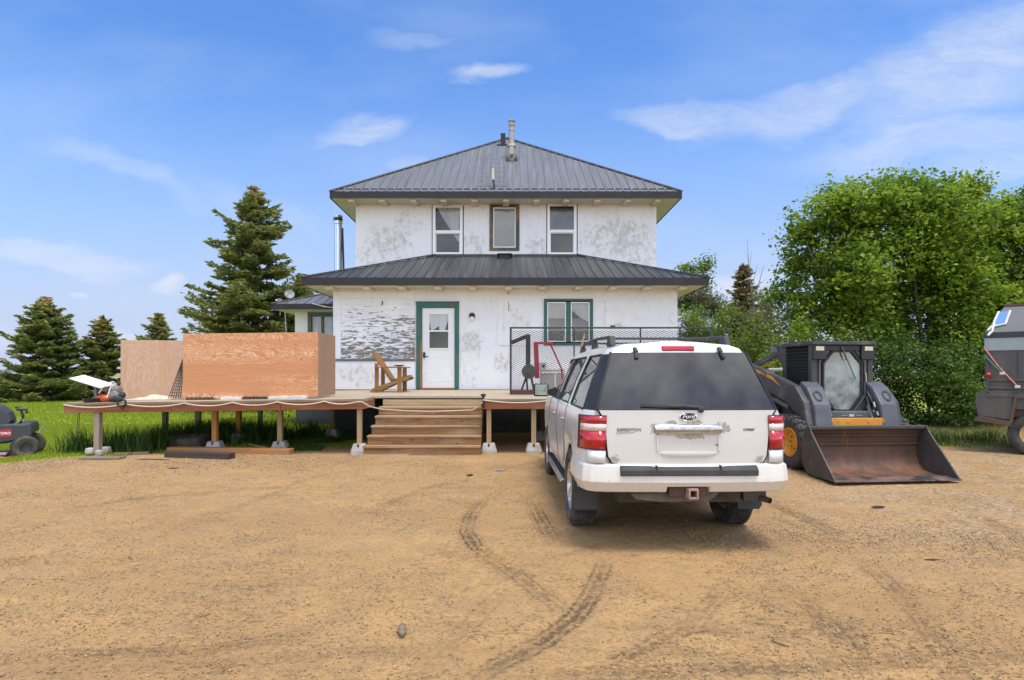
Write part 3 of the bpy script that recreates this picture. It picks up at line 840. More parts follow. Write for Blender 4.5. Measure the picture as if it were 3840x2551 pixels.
# main roof: a four-sided hip
E0, E1 = HX - 4.86, HX + 4.86
YA, YB, ZE = 16.68, 26.4, 6.645
AP = (HX, (YA + YB) / 2, 9.99)
faces = [[(E0, YA, ZE), (E1, YA, ZE), AP], [(E1, YA, ZE), (E1, YB, ZE), AP], [(E1, YB, ZE), (E0, YB, ZE), AP], [(E0, YB, ZE), (E0, YA, ZE), AP]]
m = MB()
for f in faces: roof_poly(m, f)
for f in faces: roof_ribs(m, f, 0.235, 0.022, 0.020)
for f in faces:
    m.beam(V(f[0]) + V((0, 0, .02)), V(AP) + V((0, 0, .03)), 0.14, 0.035)
# dark closure blocks between the ribs along the front eave
main_roof = m.build('roof', ROOF_M, house, local=False)
main_roof['label'] = 'charcoal standing seam hip roof of the upper storey'
m = MB()
s = E0 + .16
sl_ = (AP[2] - ZE) / (AP[1] - YA)
while s < E1 - .3:
    y0 = YA + .13
    m.beam((s, y0, ZE + sl_ * .13 + .012), (s + .17, y0, ZE + sl_ * .13 + .012), .03, .022)
    s += .235
m.build('snow_guard', FASC, main_roof, local=False)
m = MB()
fascia_ring(m, [(E0, YB), (E0, YA), (E1, YA), (E1, YB), (E0, YB)], 6.455, 6.640)
m.build('fascia', FASC, house, local=False)
m = MB()
m.box(E0 + .02, E1 - .02, YA + .02, YU, 6.462, 6.49)
m.box(E0 + .02, HX - HW, YU, YB - .02, 6.462, 6.49).box(HX + HW, E1 - .02, YU, YB - .02, 6.462, 6.49)
m.build('soffit', SOFFIT, house, local=False)
def tails(us, Y, z, yf, pm):
    for u in us:
        m = MB()
        x = X_(u, Y)
        m.box(x - .085, x + .085, yf + .10, Y - .004, z - .075, z)
        m.build('rafter_tail', SOFFIT, house, local=False, bevel=.012)
k_ = 1720 / 2361 * .6146
tails([(1000 * .6146) + q * k_ for q in (458, 612, 768, 920, 1075, 1232, 1385, 1535, 1690, 1843, 1993)], YU, 6.464, YA, None)
# porch roof, leaning against the upper wall
P0, P1, PYE, PZE, PZT = HX - 4.87, HX + 4.87, 14.5, 3.915, 4.985
run = YU - PYE
fp = [(P0, PYE, PZE), (P1, PYE, PZE), (P1 - run, YU, PZT), (P0 + run, YU, PZT)]
fl_ = [(P0, YU, PZE), (P0, PYE, PZE), (P0 + run, YU, PZT)]
fr_ = [(P1, PYE, PZE), (P1, YU, PZE), (P1 - run, YU, PZT)]
m = MB()
for f in (fp, fl_, fr_): roof_poly(m, f); roof_ribs(m, f, 0.232, 0.022, 0.020)
m.beam((P0, PYE, PZE + .02), (P0 + run, YU, PZT + .03), .13, .035)
m.beam((P1, PYE, PZE + .02), (P1 - run, YU, PZT + .03), .13, .035)
m.beam((P0 + run - .02, YU - .03, PZT + .01), (P1 - run + .02, YU - .03, PZT + .01), .05, .05)
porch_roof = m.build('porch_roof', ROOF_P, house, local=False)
porch_roof['label'] = 'dark ribbed metal roof over the ground storey'
m = MB()
fascia_ring(m, [(P0, YU), (P0, PYE), (P1, PYE), (P1, YU)], 3.725, 3.910)
m.build('porch_fascia', FASC, house, local=False)
m = MB()
m.box(P0 + .02, P1 - .02, PYE + .02, YP, 3.732, 3.758)
m.box(P0 + .02, HX - HW, YP, YU, 3.732, 3.758).box(HX + HW, P1 - .02, YP, YU, 3.732, 3.758)
m.build('porch_soffit', SOFFIT, house, local=False)
tails([(1000 * .6146) + q * k_ for q in (350, 535, 712, 893, 1066, 1243, 1415, 1595, 1768, 1943, 2117)], YP, 3.733, PYE, None)
# annex on the left
AX0, AXE, AYE = -6.23, -6.67, 16.75
m = MB()
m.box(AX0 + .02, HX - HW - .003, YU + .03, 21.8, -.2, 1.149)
m.build('annex_foundation', pmat('shaded_foundation', (.06, .06, .065), rough=.9), house, local=False)  # dark colour stands in for the shade below the deck
m = MB()
wall_front(m, AX0, HX - HW - .003, 1.15, 3.42, YU + .01, [(-5.80, -5.09, 2.05, 3.30)])
m.box(AX0, AX0 + .15, YU + .17, 22, 1.15, 3.42).box(AX0 + .15, HX - HW - .003, 21.85, 22, 1.15, 3.42)
m.build('annex_wall', W_PLAIN, house, local=False)
rr = (HX - HW) - AXE
fa = [(AXE, AYE, 3.545), (HX - HW - .004, AYE, 3.545), (HX - HW - .004, AYE + rr, 3.545 + .37 * rr)]
fb_ = [(AXE, 22.5, 3.545), (AXE, AYE, 3.545), (HX - HW - .004, AYE + rr, 3.545 + .37 * rr), (HX - HW - .004, 22.5 - rr, 3.545 + .37 * rr)]
m = MB()
for f in (fa, fb_): roof_poly(m, f); roof_ribs(m, f, .26, .022, .02)
m.beam((AXE, AYE, 3.565), (HX - HW, AYE + rr, 3.575 + .37 * rr), .12, .035)
annex_roof = m.build('annex_roof', ROOF_M, house, local=False)
m = MB()
fascia_ring(m, [(AXE, 22.5), (AXE, AYE), (HX - HW - .004, AYE)], 3.385, 3.54)
m.build('annex_fascia', FASC, house, local=False)
m = MB()
m.box(AXE + .02, HX - HW - .004, AYE + .02, YU + .01, 3.392, 3.418).box(AXE + .02, AX0, YU + .01, 22.4, 3.392, 3.418)
m.build('annex_soffit', SOFFIT, house, local=False)

# ---- windows
def frame_rect(mb, x0, x1, z0, z1, y0, y1, t, tb=None, tt=None):
    tb = tb or t; tt = tt or t
    mb.box(x0, x0 + t, y0, y1, z0, z1).box(x1 - t, x1, y0, y1, z0, z1)
    mb.box(x0 + t, x1 - t, y0, y1, z1 - tt, z1).box(x0 + t, x1 - t, y0, y1, z0, z0 + tb)
def vinyl_window(h, Y, curtain):
    x0, x1, z0, z1 = h
    m = MB()
    frame_rect(m, x0 - .012, x1 + .012, z0, z1 - .004, Y - .022, Y + .10, .082, .072, .055)
    zm = z0 + (z1 - z0) * .475
    m.box(x0 + .07, x1 - .07, Y - .010, Y + .09, zm - .045, zm + .04)
    frame_rect(m, x0 + .07, x1 - .07, z0 + .072, zm - .045, Y + .012, Y + .05, .022)
    gap = m.build('window', VINYL, house, local=False, bevel=.006)
    m = MB(); m.box(x0 - .035, x0 - .0125, Y - .004, Y + .02, z0 - .01, z1 + .01); m.build('gap', DARKGAP, gap, local=False)
    m = MB(); m.box(x1 + .0125, x1 + .04, Y - .004, Y + .02, z0 - .02, z1); m.build('gap', DARKGAP, gap, local=False)
    m = MB()
    m.sheet(x0 + .07, x1 - .07, Y + .055, z0 + .07, z1 - .05)
    m.build('pane', PANE_D, gap, local=False)
    m = MB()
    if curtain:
        xa, xb = x0 + .11, x1 - .08
        zt, zl = z1 - .06, z0 + .42
        n = 14
        vs = []; fs = []
        for i in range(n + 1):
            f = i / n
            top = xa + (xb - xa) * f
            bot = xb - (1 - f) * .06
            kx = xa + (xb - xa) * f ** .5 * 1.0
            yy = Y + .074 + .010 * math.sin(f * 24)
            vs += [(top, yy, zt), (top * .45 + bot * .55 - .02, yy, zt * .48 + zl * .52), (bot, yy, zl)]
        for i in range(n):
            for j in range(2): fs.append((i * 3 + j, i * 3 + j + 1, i * 3 + j + 4, i * 3 + j + 3))
        m.add(vs, fs)
        m.build('curtain', CURT, gap, local=False, smooth=True)
    else:
        m.box(x0 + .08, x1 - .08, Y + .066, Y + .07, zm - .02, z1 - .12)
        m.build('blind', pmat('slate_blind', (0.24, 0.265, 0.32), rough=.8), gap, local=False)
    return gap
wl = vinyl_window(hU[0], YU, True); wl['label'] = 'upper window with a white curtain tied to one side'
wr = vinyl_window(hU[2], YU, False); wr['label'] = 'upper window with a dark blue upper half'
def timber_window(h, Y, mat, blind, mull=False, name='window', t=.062, sash=True):
    x0, x1, z0, z1 = h
    m = MB()
    frame_rect(m, x0 - .05, x1 + .05, z0 - .06, z1 + .03, Y - .028, Y + .08, t + .05, t + .03, t + .02)
    if mull: m.box((x0 + x1) / 2 - .058, (x0 + x1) / 2 + .058, Y - .024, Y + .075, z0 + .03, z1 - .05)
    f = m.build(name, mat, house, local=False, bevel=.005)
    m = MB()
    cells = [(x0 + t, x1 - t)] if not mull else [(x0 + t, (x0 + x1) / 2 - .058), ((x0 + x1) / 2 + .058, x1 - t)]
    for a, b_ in cells: frame_rect(m, a, b_, z0 + .03, z1 - .05, Y - .008, Y + .06, .030)
    m.build('sash', VINYL, f, local=False, bevel=.004)
    m = MB()
    for a, b_ in cells:
        m2 = MB()
        m2.sheet(a + .02, b_ - .02, Y + .035, z0 + .05, z1 - .07)
        m2.build('pane', PANE, f, local=False)
    return f, cells
f, cells = timber_window(hU[1], YU, GREEN_W, 0, t=.055)
f['label'] = 'upper middle window with a dark worn frame and grey blind'
m = MB(); m.box(cells[0][0], cells[0][1], YU + .048, YU + .052, hU[1][2] + .02, hU[1][3] - .03); m.build('blind', BLIND, f, local=False)
f, cells = timber_window(hL[1], YP, GREEN, 0, True, t=.03)
f['label'] = 'double window with a green timber frame'
zb_ = hL[1][2]
m = MB(); m.box(cells[0][0], cells[0][1], YP + .048, YP + .052, zb_ + .62, hL[1][3] - .04); m.build('blind', CREAMB, f, local=False)
m = MB()
a, b_ = cells[1]
m.add([(a, YP + .05, hL[1][3] - .04), (b_, YP + .05, hL[1][3] - .04), (b_, YP + .05, zb_ + .52), (a + (b_ - a) * .55, YP + .05, zb_ + .62), (a, YP + .05, zb_ + .86)], [(0, 1, 2, 3, 4)])
m.build('curtain', CREAMB, f, local=False)
m = MB(); m.box(cells[0][0], cells[1][1], YP + .085, YP + .089, zb_ + .30, zb_ + .62); m.build('insect_screen', SCREEN, f, local=False)
# annex window
m = MB(); frame_rect(m, -5.86, -5.03, 1.98, 3.36, YU - .02, YU + .09, .105); m.box(-5.47, -5.42, YU - .005, YU + .08, 2.05, 3.27)
f = m.build('window', GREEN, house, local=False, bevel=.005)
f['label'] = 'green framed annex window with pale curtains'
m = MB(); m.sheet(-5.78, -5.11, YU + .03, 2.06, 3.27); m.build('pane', PANE, f, local=False)
m = MB(); frame_rect(m, -5.76, -5.46, 2.07, 3.26, YU + .0, YU + .05, .018); frame_rect(m, -5.43, -5.13, 2.07, 3.26, YU + .0, YU + .05, .018)
m.build('sash', pmat('dark_sash', (.03, .06, .055), rough=.6), f, local=False)
vs = []; fs = []
for i in range(31):
    x = -5.77 + .65 * i / 30
    vs += [(x, YU + .062 + .012 * math.sin(i * 1.3), 2.0), (x, YU + .062 + .012 * math.sin(i * 1.3), 3.27)]
for i in range(30): fs.append((2 * i, 2 * i + 2, 2 * i + 3, 2 * i + 1))
m = MB(); m.add(vs, fs); m.build('curtain', CURT, f, local=False, smooth=True)

# ---- door
m = MB()
dx0, dx1, dzt = X_(972.5, YP), X_(1048, YP), Z_(709.5, YP)
fx0, fx1, fzt = X_(959.5, YP), X_(1058, YP), Z_(698, YP)
m.box(fx0, dx0, YP - .035, YP + .10, 2.42, fzt).box(dx1, fx1, YP - .035, YP + .10, 1.222, fzt).box(dx0, dx1, YP - .035, YP + .10, dzt, fzt)
m.box(fx0, dx0 - .05, YP - .035, YP + .10, 1.222, 2.42)
m.box(fx0 - .01, fx1 + .01, YP - .045, YP + .05, fzt, fzt + .03)
door = m.build('door', GREEN, house, local=False, bevel=.005)
door['label'] = 'white front door in a flaking green frame'
m = MB(); m.box(dx0 - .05, dx0, YP - .030, YP + .09, 1.24, 2.42); m.build('jamb', BARE, door, local=False, bevel=.004)
m = MB(); m.box(dx0 - .03, dx1 + .02, YP - .09, YP + .10, 1.205, 1.235); m.build('sill', BARE, door, local=False, bevel=.005)
gx0, gx1, gz0, gz1 = X_(989, YP), X_(1033.5, YP), Z_(802.5, YP), Z_(724.5, YP)
m = MB()
wall_front(m, dx0 + .006, dx1 - .006, 1.245, dzt - .006, YP + .012, [(gx0, gx1, gz0, gz1)], .045)
DOORM = pmat('white_door_paint', (0.80, 0.80, 0.78), (0.76, 0.76, 0.735), 2, rough=.45, c3=(.62, .58, .48), s3=2.2, lo3=.6, hi3=.75)
leaf = m.build('leaf', DOORM, door, local=False, bevel=.003)
m = MB()
frame_rect(m, gx0 - .04, gx1 + .04, gz0 - .045, gz1 + .04, YP - .004, YP + .03, .045)
zm = Z_(763, YP)
m.box(gx0, gx1, YP - .002, YP + .03, zm - .02, zm + .02)
frame_rect(m, dx0 + .10, dx1 - .10, 1.40, 2.02, YP + .006, YP + .02, .022)
m.build('moulding', DOORM, door, local=False, bevel=.006)
m = MB(); m.sheet(gx0, gx1, YP + .03, gz0, gz1); m.build('pane', PANE, door, local=False)
m = MB()
xm = (gx0 + gx1) / 2
m.add([(gx0, YP + .040, gz1), (xm, YP + .042, gz1), (xm, YP + .042, zm + .12), (gx0 + .05, YP + .040, zm + .0), (gx0, YP + .040, zm + .25)], [(0, 1, 2, 3, 4)])
m.add([(gx1, YP + .040, gz1), (xm, YP + .045, gz1), (xm, YP + .045, zm + .04), (gx1 - .10, YP + .040, zm + .0), (gx1, YP + .040, zm + .3)], [(0, 4, 3, 2, 1)])
m.build('curtain', CURT, door, local=False)
BLK = pmat('black_metal', (0.014, 0.014, 0.015), (0.022, 0.022, 0.022), 6, rough=.4)
m = MB(); m.box(dx0 + .028, dx0 + .085, YP - .018, YP + .014, 2.00, 2.14); m.tube([(dx0 + .055, YP - .02, 2.035), (dx0 + .055, YP - .06, 2.035), (dx0 + .17, YP - .06, 2.03)], .011)
m.build('handle', BLK, door, local=False, bevel=.004)

# ---- things fixed on the roofs
STEEL = pmat('galvanised_steel', (0.50, 0.50, 0.49), (0.36, 0.36, 0.35), 8, (1, 1, .3), rough=.38, metal=.8)
PIPEC = pmat('weathered_pipe', (0.42, 0.40, 0.34), (0.30, 0.29, 0.26), 7, rough=.6, metal=.3)
SHINY = pmat('stainless_flue', (0.62, 0.62, 0.62), (0.50, 0.50, 0.50), 3, (1, 1, .1), rough=.2, metal=1.0)
def pipe(x, y, prof, m): return m.lathe(prof, Matrix.Translation((x, y, 0)), 20)
m = MB(); pipe(-.012, 19.3, [(.001, 9.72), (.118, 9.70), (.118, 9.66), (.085, 9.655), (.075, 9.58), (.105, 9.57), (.105, 9.53), (.08, 9.52), (.08, 9.42), (.095, 9.41), (.095, 9.37), (.084, 9.36), (.084, 8.95), (.13, 8.93), (.15, 8.85), (.10, 8.84), (.10, 8.3)], m)
ch = m.build('chimney', PIPEC, main_roof, local=False, smooth=40)
m = MB(); m.lathe([(.16, -.03), (.20, .0), (.15, .04), (.11, .06)], Matrix.Translation((-.012, 19.18, 8.44)) @ Matrix.Rotation(R(-34), 4, 'X'), 20); m.box(-.07, .05, 19.08, 19.14, 8.48, 8.80)
m.build('flashing', PIPEC, ch, local=False, smooth=40)
m = MB(); m.box(-.39, -.23, 20.75, 20.93, 9.40, 9.88); m.box(-.52, -.10, 20.70, 20.9, 9.44, 9.48)
m.build('vent_box', FASC, main_roof, local=False, bevel=.01)
for x, y, z in ((-.87, 22.4, 9.95), (.37, 22.4, 9.88)):
    m = MB(); m.lathe([(.001, .16), (.09, .14), (.15, .07), (.155, 0), (.10, -.02), (.10, -.5)], Matrix.Translation((x, y, z)), 20)
    m.build('vent_cap', FASC, main_roof, local=False, smooth=40)
m = MB(); m.box(X_(1150, 16.95), X_(1176, 16.95), 16.82, 17.12, 4.80, 4.93); m.box(X_(1146, 16.8), X_(1180, 16.8), 16.78, 17.16, 4.93, 4.955)
m.build('vent_hood', FASC, porch_roof, local=False, bevel=.008)
m = MB(); pipe(-5.19, 18.0, [(.001, 6.33), (.13, 6.31), (.13, 6.25), (.10, 6.24), (.10, 6.16), (.128, 6.15), (.128, 6.06), (.112, 6.05), (.112, 3.6)], m)
flue = m.build('flue', SHINY, annex_roof, local=False, smooth=40)
m = MB(); pipe(-5.19, 18.0, [(.131, 6.24), (.134, 6.23), (.134, 6.17), (.131, 6.16)], m); m.tube([(-5.07, 18.02, 5.95), (-5.04, 18.0, 5.2), (-5.02, 18.0, 4.4)], .032)
m.build('collar', BLK, flue, local=False, smooth=40)

ant = thing('television_antenna', 'thin wire grid antenna on a short mast before the upper roof', 'antenna', (X_(1139, 16.85), 16.85, 6.66))
m = MB(); m.tube([(0, -.02, -.05), (.0, 0, .12), (-.03, .05, .38)], .028, 8); m.build('mast', BLK, ant, smooth=60)
m = MB(); m.obox((-.03, .02, .52), (.075, .05, .32)); m.build('feed', pmat('ivory_plastic', (.60, .57, .45), rough=.5), ant, bevel=.012)
m = MB()
for i in range(7):
    z = .22 + .13 * i
    m.tube([(-.46, .10, z), (-.2, .16, z), (.12, .16, z), (.38, .10, z)], .0035, 4)
for i in range(8):
    x = -.46 + .12 * i
    m.tube([(x, .12, .2), (x, .12, 1.02)], .0035, 4)
m.build('wire_grid', pmat('grey_wire', (.22, .22, .22), rough=.5, metal=.6), ant)

for (u, v_, r, lbl, grp) in ((667, 679, .145, 'round grey satellite dish turned on the annex roof ridge', None), (644, 693, .07, 'tiny white satellite dish at the left end of the annex roof', None)):
    Yd = 17.6
    x, _, z = at(u, v_, Yd)
    t = thing('satellite_dish', lbl, 'dish', (x, Yd, z), group='satellite dishes on the annex roof')
    DISHM = pmat('dish_grey', (.24, .25, .25), (.19, .20, .20), 5, rough=.5)
    mr_ = Matrix.Rotation(R(62), 4, 'X') @ Matrix.Rotation(R(24), 4, 'Y')
    m = MB(); m.lathe([(.001, -.022 * r / .14), (r * .5, -.012), (r, .02), (r * .98, .026), (r * .5, -.006), (.001, -.015)], mr_, 24); m.build('reflector', DISHM, t, smooth=50)
    m = MB(); m.tube([(0, .02, -.02), (0, .06, -.14), (0, .06, -.42)], .018); m.build('mast', STEEL, t)
    m = MB(); m.tube([(-r * .5, -.02, -r * .7), (r * .1, -.22, -.02)], .008); m.obox((r * .1, -.23, -.01), (.04, .06, .04)); m.build('feed_arm', VINYL, t)

lamp = thing('wall_lamp', 'small black dome lamp on the white wall right of the front door', 'lamp', (X_(1088, YP), YP, Z_(728, YP)))
m = MB(); m.lathe([(.001, -.10), (.03, -.10), (.055, -.085), (.075, -.04), (.078, 0), (.05, .01)], Matrix.Rotation(R(90), 4, 'X') @ Matrix.Scale(-1, 4, (0, 0, 1)), 20)
m.build('shade', BLK, lamp, smooth=50)
m = MB(); m.lathe([(.05, 0), (.05, -.06), (.03, -.09), (.001, -.095)], Matrix.Translation((0, -.05, -.03)), 16); m.build('bulb', VINYL, lamp, smooth=50)
# thin cable from the annex eave to the porch wall, and one hanging under the annex soffit
CABLE = pmat('white_cable', (.62, .60, .55), rough=.6)
m = MB(); m.tube([(-5.55, AYE - .01, 3.55), (-5.2, AYE - .04, 3.46), (-4.9, 16.4, 3.40), (-4.5, 15.6, 3.36)], .012, 6)
tag(m.build('cable', CABLE, smooth=60), 'pale cable slung from the annex eave to the porch wall', 'cable', 'pale cables at the annex')
m = MB(); m.tube([(-6.40, 17.0, 3.39), (-6.37, 17.0, 2.9), (-6.35, 17.0, 2.3), (-6.33, 17.0, 1.2)], .011, 6)
tag(m.build('cable', CABLE, smooth=60), 'thin pale cable hanging straight down from the annex eave corner', 'cable', 'pale cables at the annex')
m = MB(); m.tube([(X_(1172, YP), YP - .012, 3.72), (X_(1172.5, YP), YP - .012, Z_(690, YP)), (X_(1172, YP), YP - .022, Z_(716, YP))], .008, 6)
tag(m.build('wire', BLK, smooth=60), 'short dark wire hanging from the porch eave left of the double window', 'wire')
m = MB(); m.tube([at(790, 655 * 0 + 700, YP - .035), at(882, 694, YP - .05), at(880, 704, YP - .04)][1:], .012, 6)
tag(m.build('hook', pmat('rusty_hook', (.12, .07, .04), rough=.9), smooth=60), 'small rusty hook above the flaking clapboards', 'hook')
# ================================================================== deck
def dz(x, y):
    """deck surface height: falls a little to the front and sags to the left"""
    z = 1.14 + 0.06 * (y - 11.2) / 3.9
    return z - 0.055 * max(0, min(1, (-3 - x) / 5.0))
def dfront(x): return 10.9 + 0.3 * min(1, (x + 8.08) / 5.31)
DL, NL, NR, DR = -8.08, -2.77, -0.55, 4.05
deck = thing('deck', 'raised weathered wooden deck along the front of the white house', 'deck', (-2.0, 11.2, 0.12))
DECKW = woodmat('weathered_decking', (0.50, 0.40, 0.27), (0.34, 0.26, 0.17), (0.42, 0.36, 0.27), axis=0, scale=6)
RIMW = woodmat('red_brown_rim', (0.30, 0.115, 0.050), (0.20, 0.075, 0.036), (0.33, 0.17, 0.10), axis=0, scale=5)
RIM_OLD = woodmat('grey_top_edge', (0.26, 0.20, 0.13), (0.17, 0.13, 0.09), axis=0, scale=7)
POST_O = woodmat('orange_post', (0.50, 0.245, 0.075), (0.40, 0.18, 0.055), axis=2, scale=6, knots=.9)
POST_G = woodmat('grey_post', (0.34, 0.27, 0.20), (0.25, 0.195, 0.15), axis=2, scale=6)
POST_T = woodmat('tan_post', (0.44, 0.31, 0.17), (0.34, 0.23, 0.125), axis=2, scale=6, knots=.6)
POST_D = woodmat('dark_post', (0.16, 0.10, 0.06), (0.11, 0.075, 0.05), axis=2, scale=6)
m = MB()
j = 0
while True:
    row0 = 0.0 + j * 0.146
    if row0 > 4.3: break
    segs = [(DL, NL), (NL, NR), (NR, DR)]
    for a, b in segs:
        n = max(1, int((b - a) / 1.5))
        for i in range(n):
            x0 = a + (b - a) * i / n; x1 = a + (b - a) * (i + 1) / n
            ya0, ya1 = dfront(x0) + row0, dfront(x1) + row0
            yb0, yb1 = ya0 + .139, ya1 + .139
            if a == NL and ya0 < 12.0: continue
            lim = 15.06
            if x1 < HX - HW + .2: lim = 13.9 if x1 < -5 else 15.06
            if yb0 > lim: continue
            t = .038
            q = [(x0, ya0), (x1, ya1), (x1, yb1), (x0, yb0)]
            w_ = random.uniform(-.002, .002)
            m.add([(x, y, dz(x, y) + w_ - t) for x, y in q] + [(x, y, dz(x, y) + w_) for x, y in q],
                  [(0, 3, 2, 1), (4, 5, 6, 7), (0, 1, 5, 4), (1, 2, 6, 5), (2, 3, 7, 6), (3, 0, 4, 7)])
    j += 1
m.build('decking', DECKW, deck, local=False)
def rim(x0, y0, x1, y1, h, mat, drop=.042, t=.04, name='rim_board'):
    m = MB()
    za, zb = dz(x0, y0) - drop, dz(x1, y1) - drop
    n = V((y1 - y0, -(x1 - x0), 0)); n.normalize()
    n *= t / 2
    vs = []
    for s in (-1, 1):
        for (x, y, z) in ((x0, y0, za), (x1, y1, zb)):
            vs += [(x + s * n.x, y + s * n.y, z - h), (x + s * n.x, y + s * n.y, z)]
    m.add(vs, [(0, 1, 3, 2), (4, 6, 7, 5), (0, 2, 6, 4), (1, 5, 7, 3), (0, 4, 5, 1), (2, 3, 7, 6)])
    return m.build(name, mat, deck, local=False, bevel=.004)
rim(DL, dfront(DL) - .02, -6.2, dfront(-6.2) - .02, .145, RIMW)
rim(-6.195, dfront(-6.2) - .02, -4.25, dfront(-4.25) - .02, .145, RIMW)
rim(-4.245, dfront(-4.25) - .02, NL, dfront(NL) - .02, .145, RIMW)
rim(DL + .02, dfront(DL) - .03, -4.4, dfront(-4.4) - .03, .04, RIM_OLD, drop=.002, name='edge_board')
rim(-4.38, dfront(-4.4) - .03, NL, dfront(NL) - .03, .04, RIM_OLD, drop=.002, name='edge_board')
rim(NL, dfront(NL) - .02, NL + .02, 12.0, .15, RIMW)
rim(NR, 11.18, DR, 11.18, .145, RIMW)
rim(NR, 11.17, DR, 11.17, .04, RIM_OLD, drop=.002, name='edge_board')
rim(NR, 12.0, NR - .001, 11.2, .15, RIMW)
rim(DL, 13.9, DL - .001, 10.9, .145, RIMW)
m = MB()
for x in (-7.2, -5.9, -4.6, -3.3):
    m.box(x - .02, x + .02, dfront(x) + .03, 13.8, dz(x, 12) - .2, dz(x, 12) - .06)
for x in (-2.4, -1.5, -.7, .6, 1.8, 3.0):
    m.box(x - .02, x + .02, 12.05 if x < -.6 else 11.25, 15.0, 0.95, 1.085)
m.build('joist', POST_D, deck, local=False)
def footing(x, y, z, s=1.0, rot=0.0):
    m = MB()
    a, b, h = .15 * s, .105 * s, .19 * s
    q = Matrix.Rotation(rot, 3, 'Z')
    def ring(r, zz, c=.03): return [V((x, y, zz)) + q @ V(p + (0,)) for p in ((-r, -r + c), (-r + c, -r), (r - c, -r), (r, -r + c), (r, r - c), (r - c, r), (-r + c, r), (-r, r - c))]
    vs = ring(a, z - .05) + ring(a * .97, z + .06) + ring(b, z + h, .015)
    fs = [tuple(range(16, 24))]
    for k in range(2):
        for i in range(8): fs.append((k * 8 + i, k * 8 + (i + 1) % 8, k * 8 + 8 + (i + 1) % 8, k * 8 + 8 + i))
    m.add(vs, fs)
    for i in range(2):
        m.box(x - .018, x + .018, y - b - .02 + i * .3 * 0, y - b + .015, z + .09, z + h + .004)
    return m.build('footing', FOOT, deck, local=False, bevel=.008)
FOOT = pmat('pale_concrete_block', (0.44, 0.42, 0.38), (0.33, 0.31, 0.275), 6, rough=.95, bump=.15, c3=(.26, .20, .13), s3=2.5, lo3=.52, hi3=.65)
FOOT_D = pmat('dusty_block', (0.30, 0.26, 0.21), (0.23, 0.20, 0.16), 5, rough=.95)
for (u, vb, Y, w, mt) in ((226, 1056, 10.97, .10, POST_G), (496, 1036, 11.62, .095, POST_O), (646, 1031, 11.75, .09, POST_T), (829, 1043, 11.26, .085, POST_T),
                          (1127, 1041, 11.28, .085, POST_T), (1230, 1041, 11.28, .09, POST_T), (1480, 1041, 11.28, .09, POST_T),
                          (381, 1000, 13.6, .10, POST_D), (457, 1005, 13.4, .10, POST_G), (550, 1018, 12.9, .10, POST_O), (600, 1005, 14.2, .09, POST_G), (765, 1000, 14.0, .09, POST_G), (930, 1000, 13.6, .09, POST_D), (1250, 1000, 13.6, .09, POST_D)):
    x = X_(u, Y)
    z = float(gz(x, Y))
    top = dz(x, Y) - .05
    m = MB(); m.box(x - w / 2, x + w / 2, Y - w / 2, Y + w / 2, z + (.05 if u == 226 else .10), top)
    m.build('post', mt, deck, local=False, bevel=.004)
    if u != 226: footing(x, Y, z, 1.0 if Y < 12.5 else 1.1, .05)

# stairs in the notch
st = thing('wooden_stairs', 'wide brown wooden stairs of five treads set into the deck front', 'stairs', ((NL + NR) / 2, 11.0, 0.12))
TREAD = woodmat('stair_tread', (0.44, 0.27, 0.135), (0.24, 0.13, 0.058), (0.38, 0.28, 0.18), axis=0, scale=6, knots=.5)
TREAD_T = woodmat('stair_tread_pale', (0.46, 0.32, 0.17), (0.34, 0.225, 0.115), axis=0, scale=6, knots=.5)
RISER = woodmat('stair_riser', (0.35, 0.185, 0.08), (0.16, 0.078, 0.036), (0.36, 0.25, 0.15), axis=0, scale=5, knots=.6)
RISER_T = woodmat('stair_riser_pale', (0.46, 0.34, 0.20), (0.33, 0.235, 0.13), (0.24, 0.16, 0.085), axis=0, scale=4, knots=.7)
for k in range(1, 6):
    zt = 1.13 - .168 * k
    y = 12.0 - .2 * k
    xl = NL + .19 - .028 * k
    xr = NR - .02
    m = MB(); m.box(xl, xr, y - .025, y + .19, zt - .038, zt)
    m.build('tread', TREAD_T if k in (1, 2) else TREAD, st, local=False, bevel=.006)
for k in range(0, 6):
    zt = 1.13 - .168 * k - .039
    y = 12.0 - .2 * k
    xl = NL + .19 - .028 * k + .01
    m = MB(); m.box(xl, NR - .025, y, y + .03, zt - .128 + (0.0 if k < 5 else -.08), zt)
    m.build('riser', RISER_T if k in (0,) else RISER, st, local=False, bevel=.004)
for x in (NL + .16, NR - .03, -1.65):
    m = MB()
    pts = []
    for k in range(6):
        y = 12.0 - .2 * k; z = 1.13 - .168 * k - .04
        pts += [(y + .03, z), (y + .03, z - .168)]
    pts = pts[:-1] + [(11.03, .05), (11.35, .05), (12.03, .75)]
    m.prism(pts, 'x', x - .02 + (.012 if x < -2 else -.012), x + .02 + (.012 if x < -2 else -.012))
    m.build('stringer', RISER, st, local=False)
m = MB(); m.box(NL + .02, NL + .9, 10.9, 11.05, .06, .135); m.build('kick_board', RISER_T, st, local=False, bevel=.004)

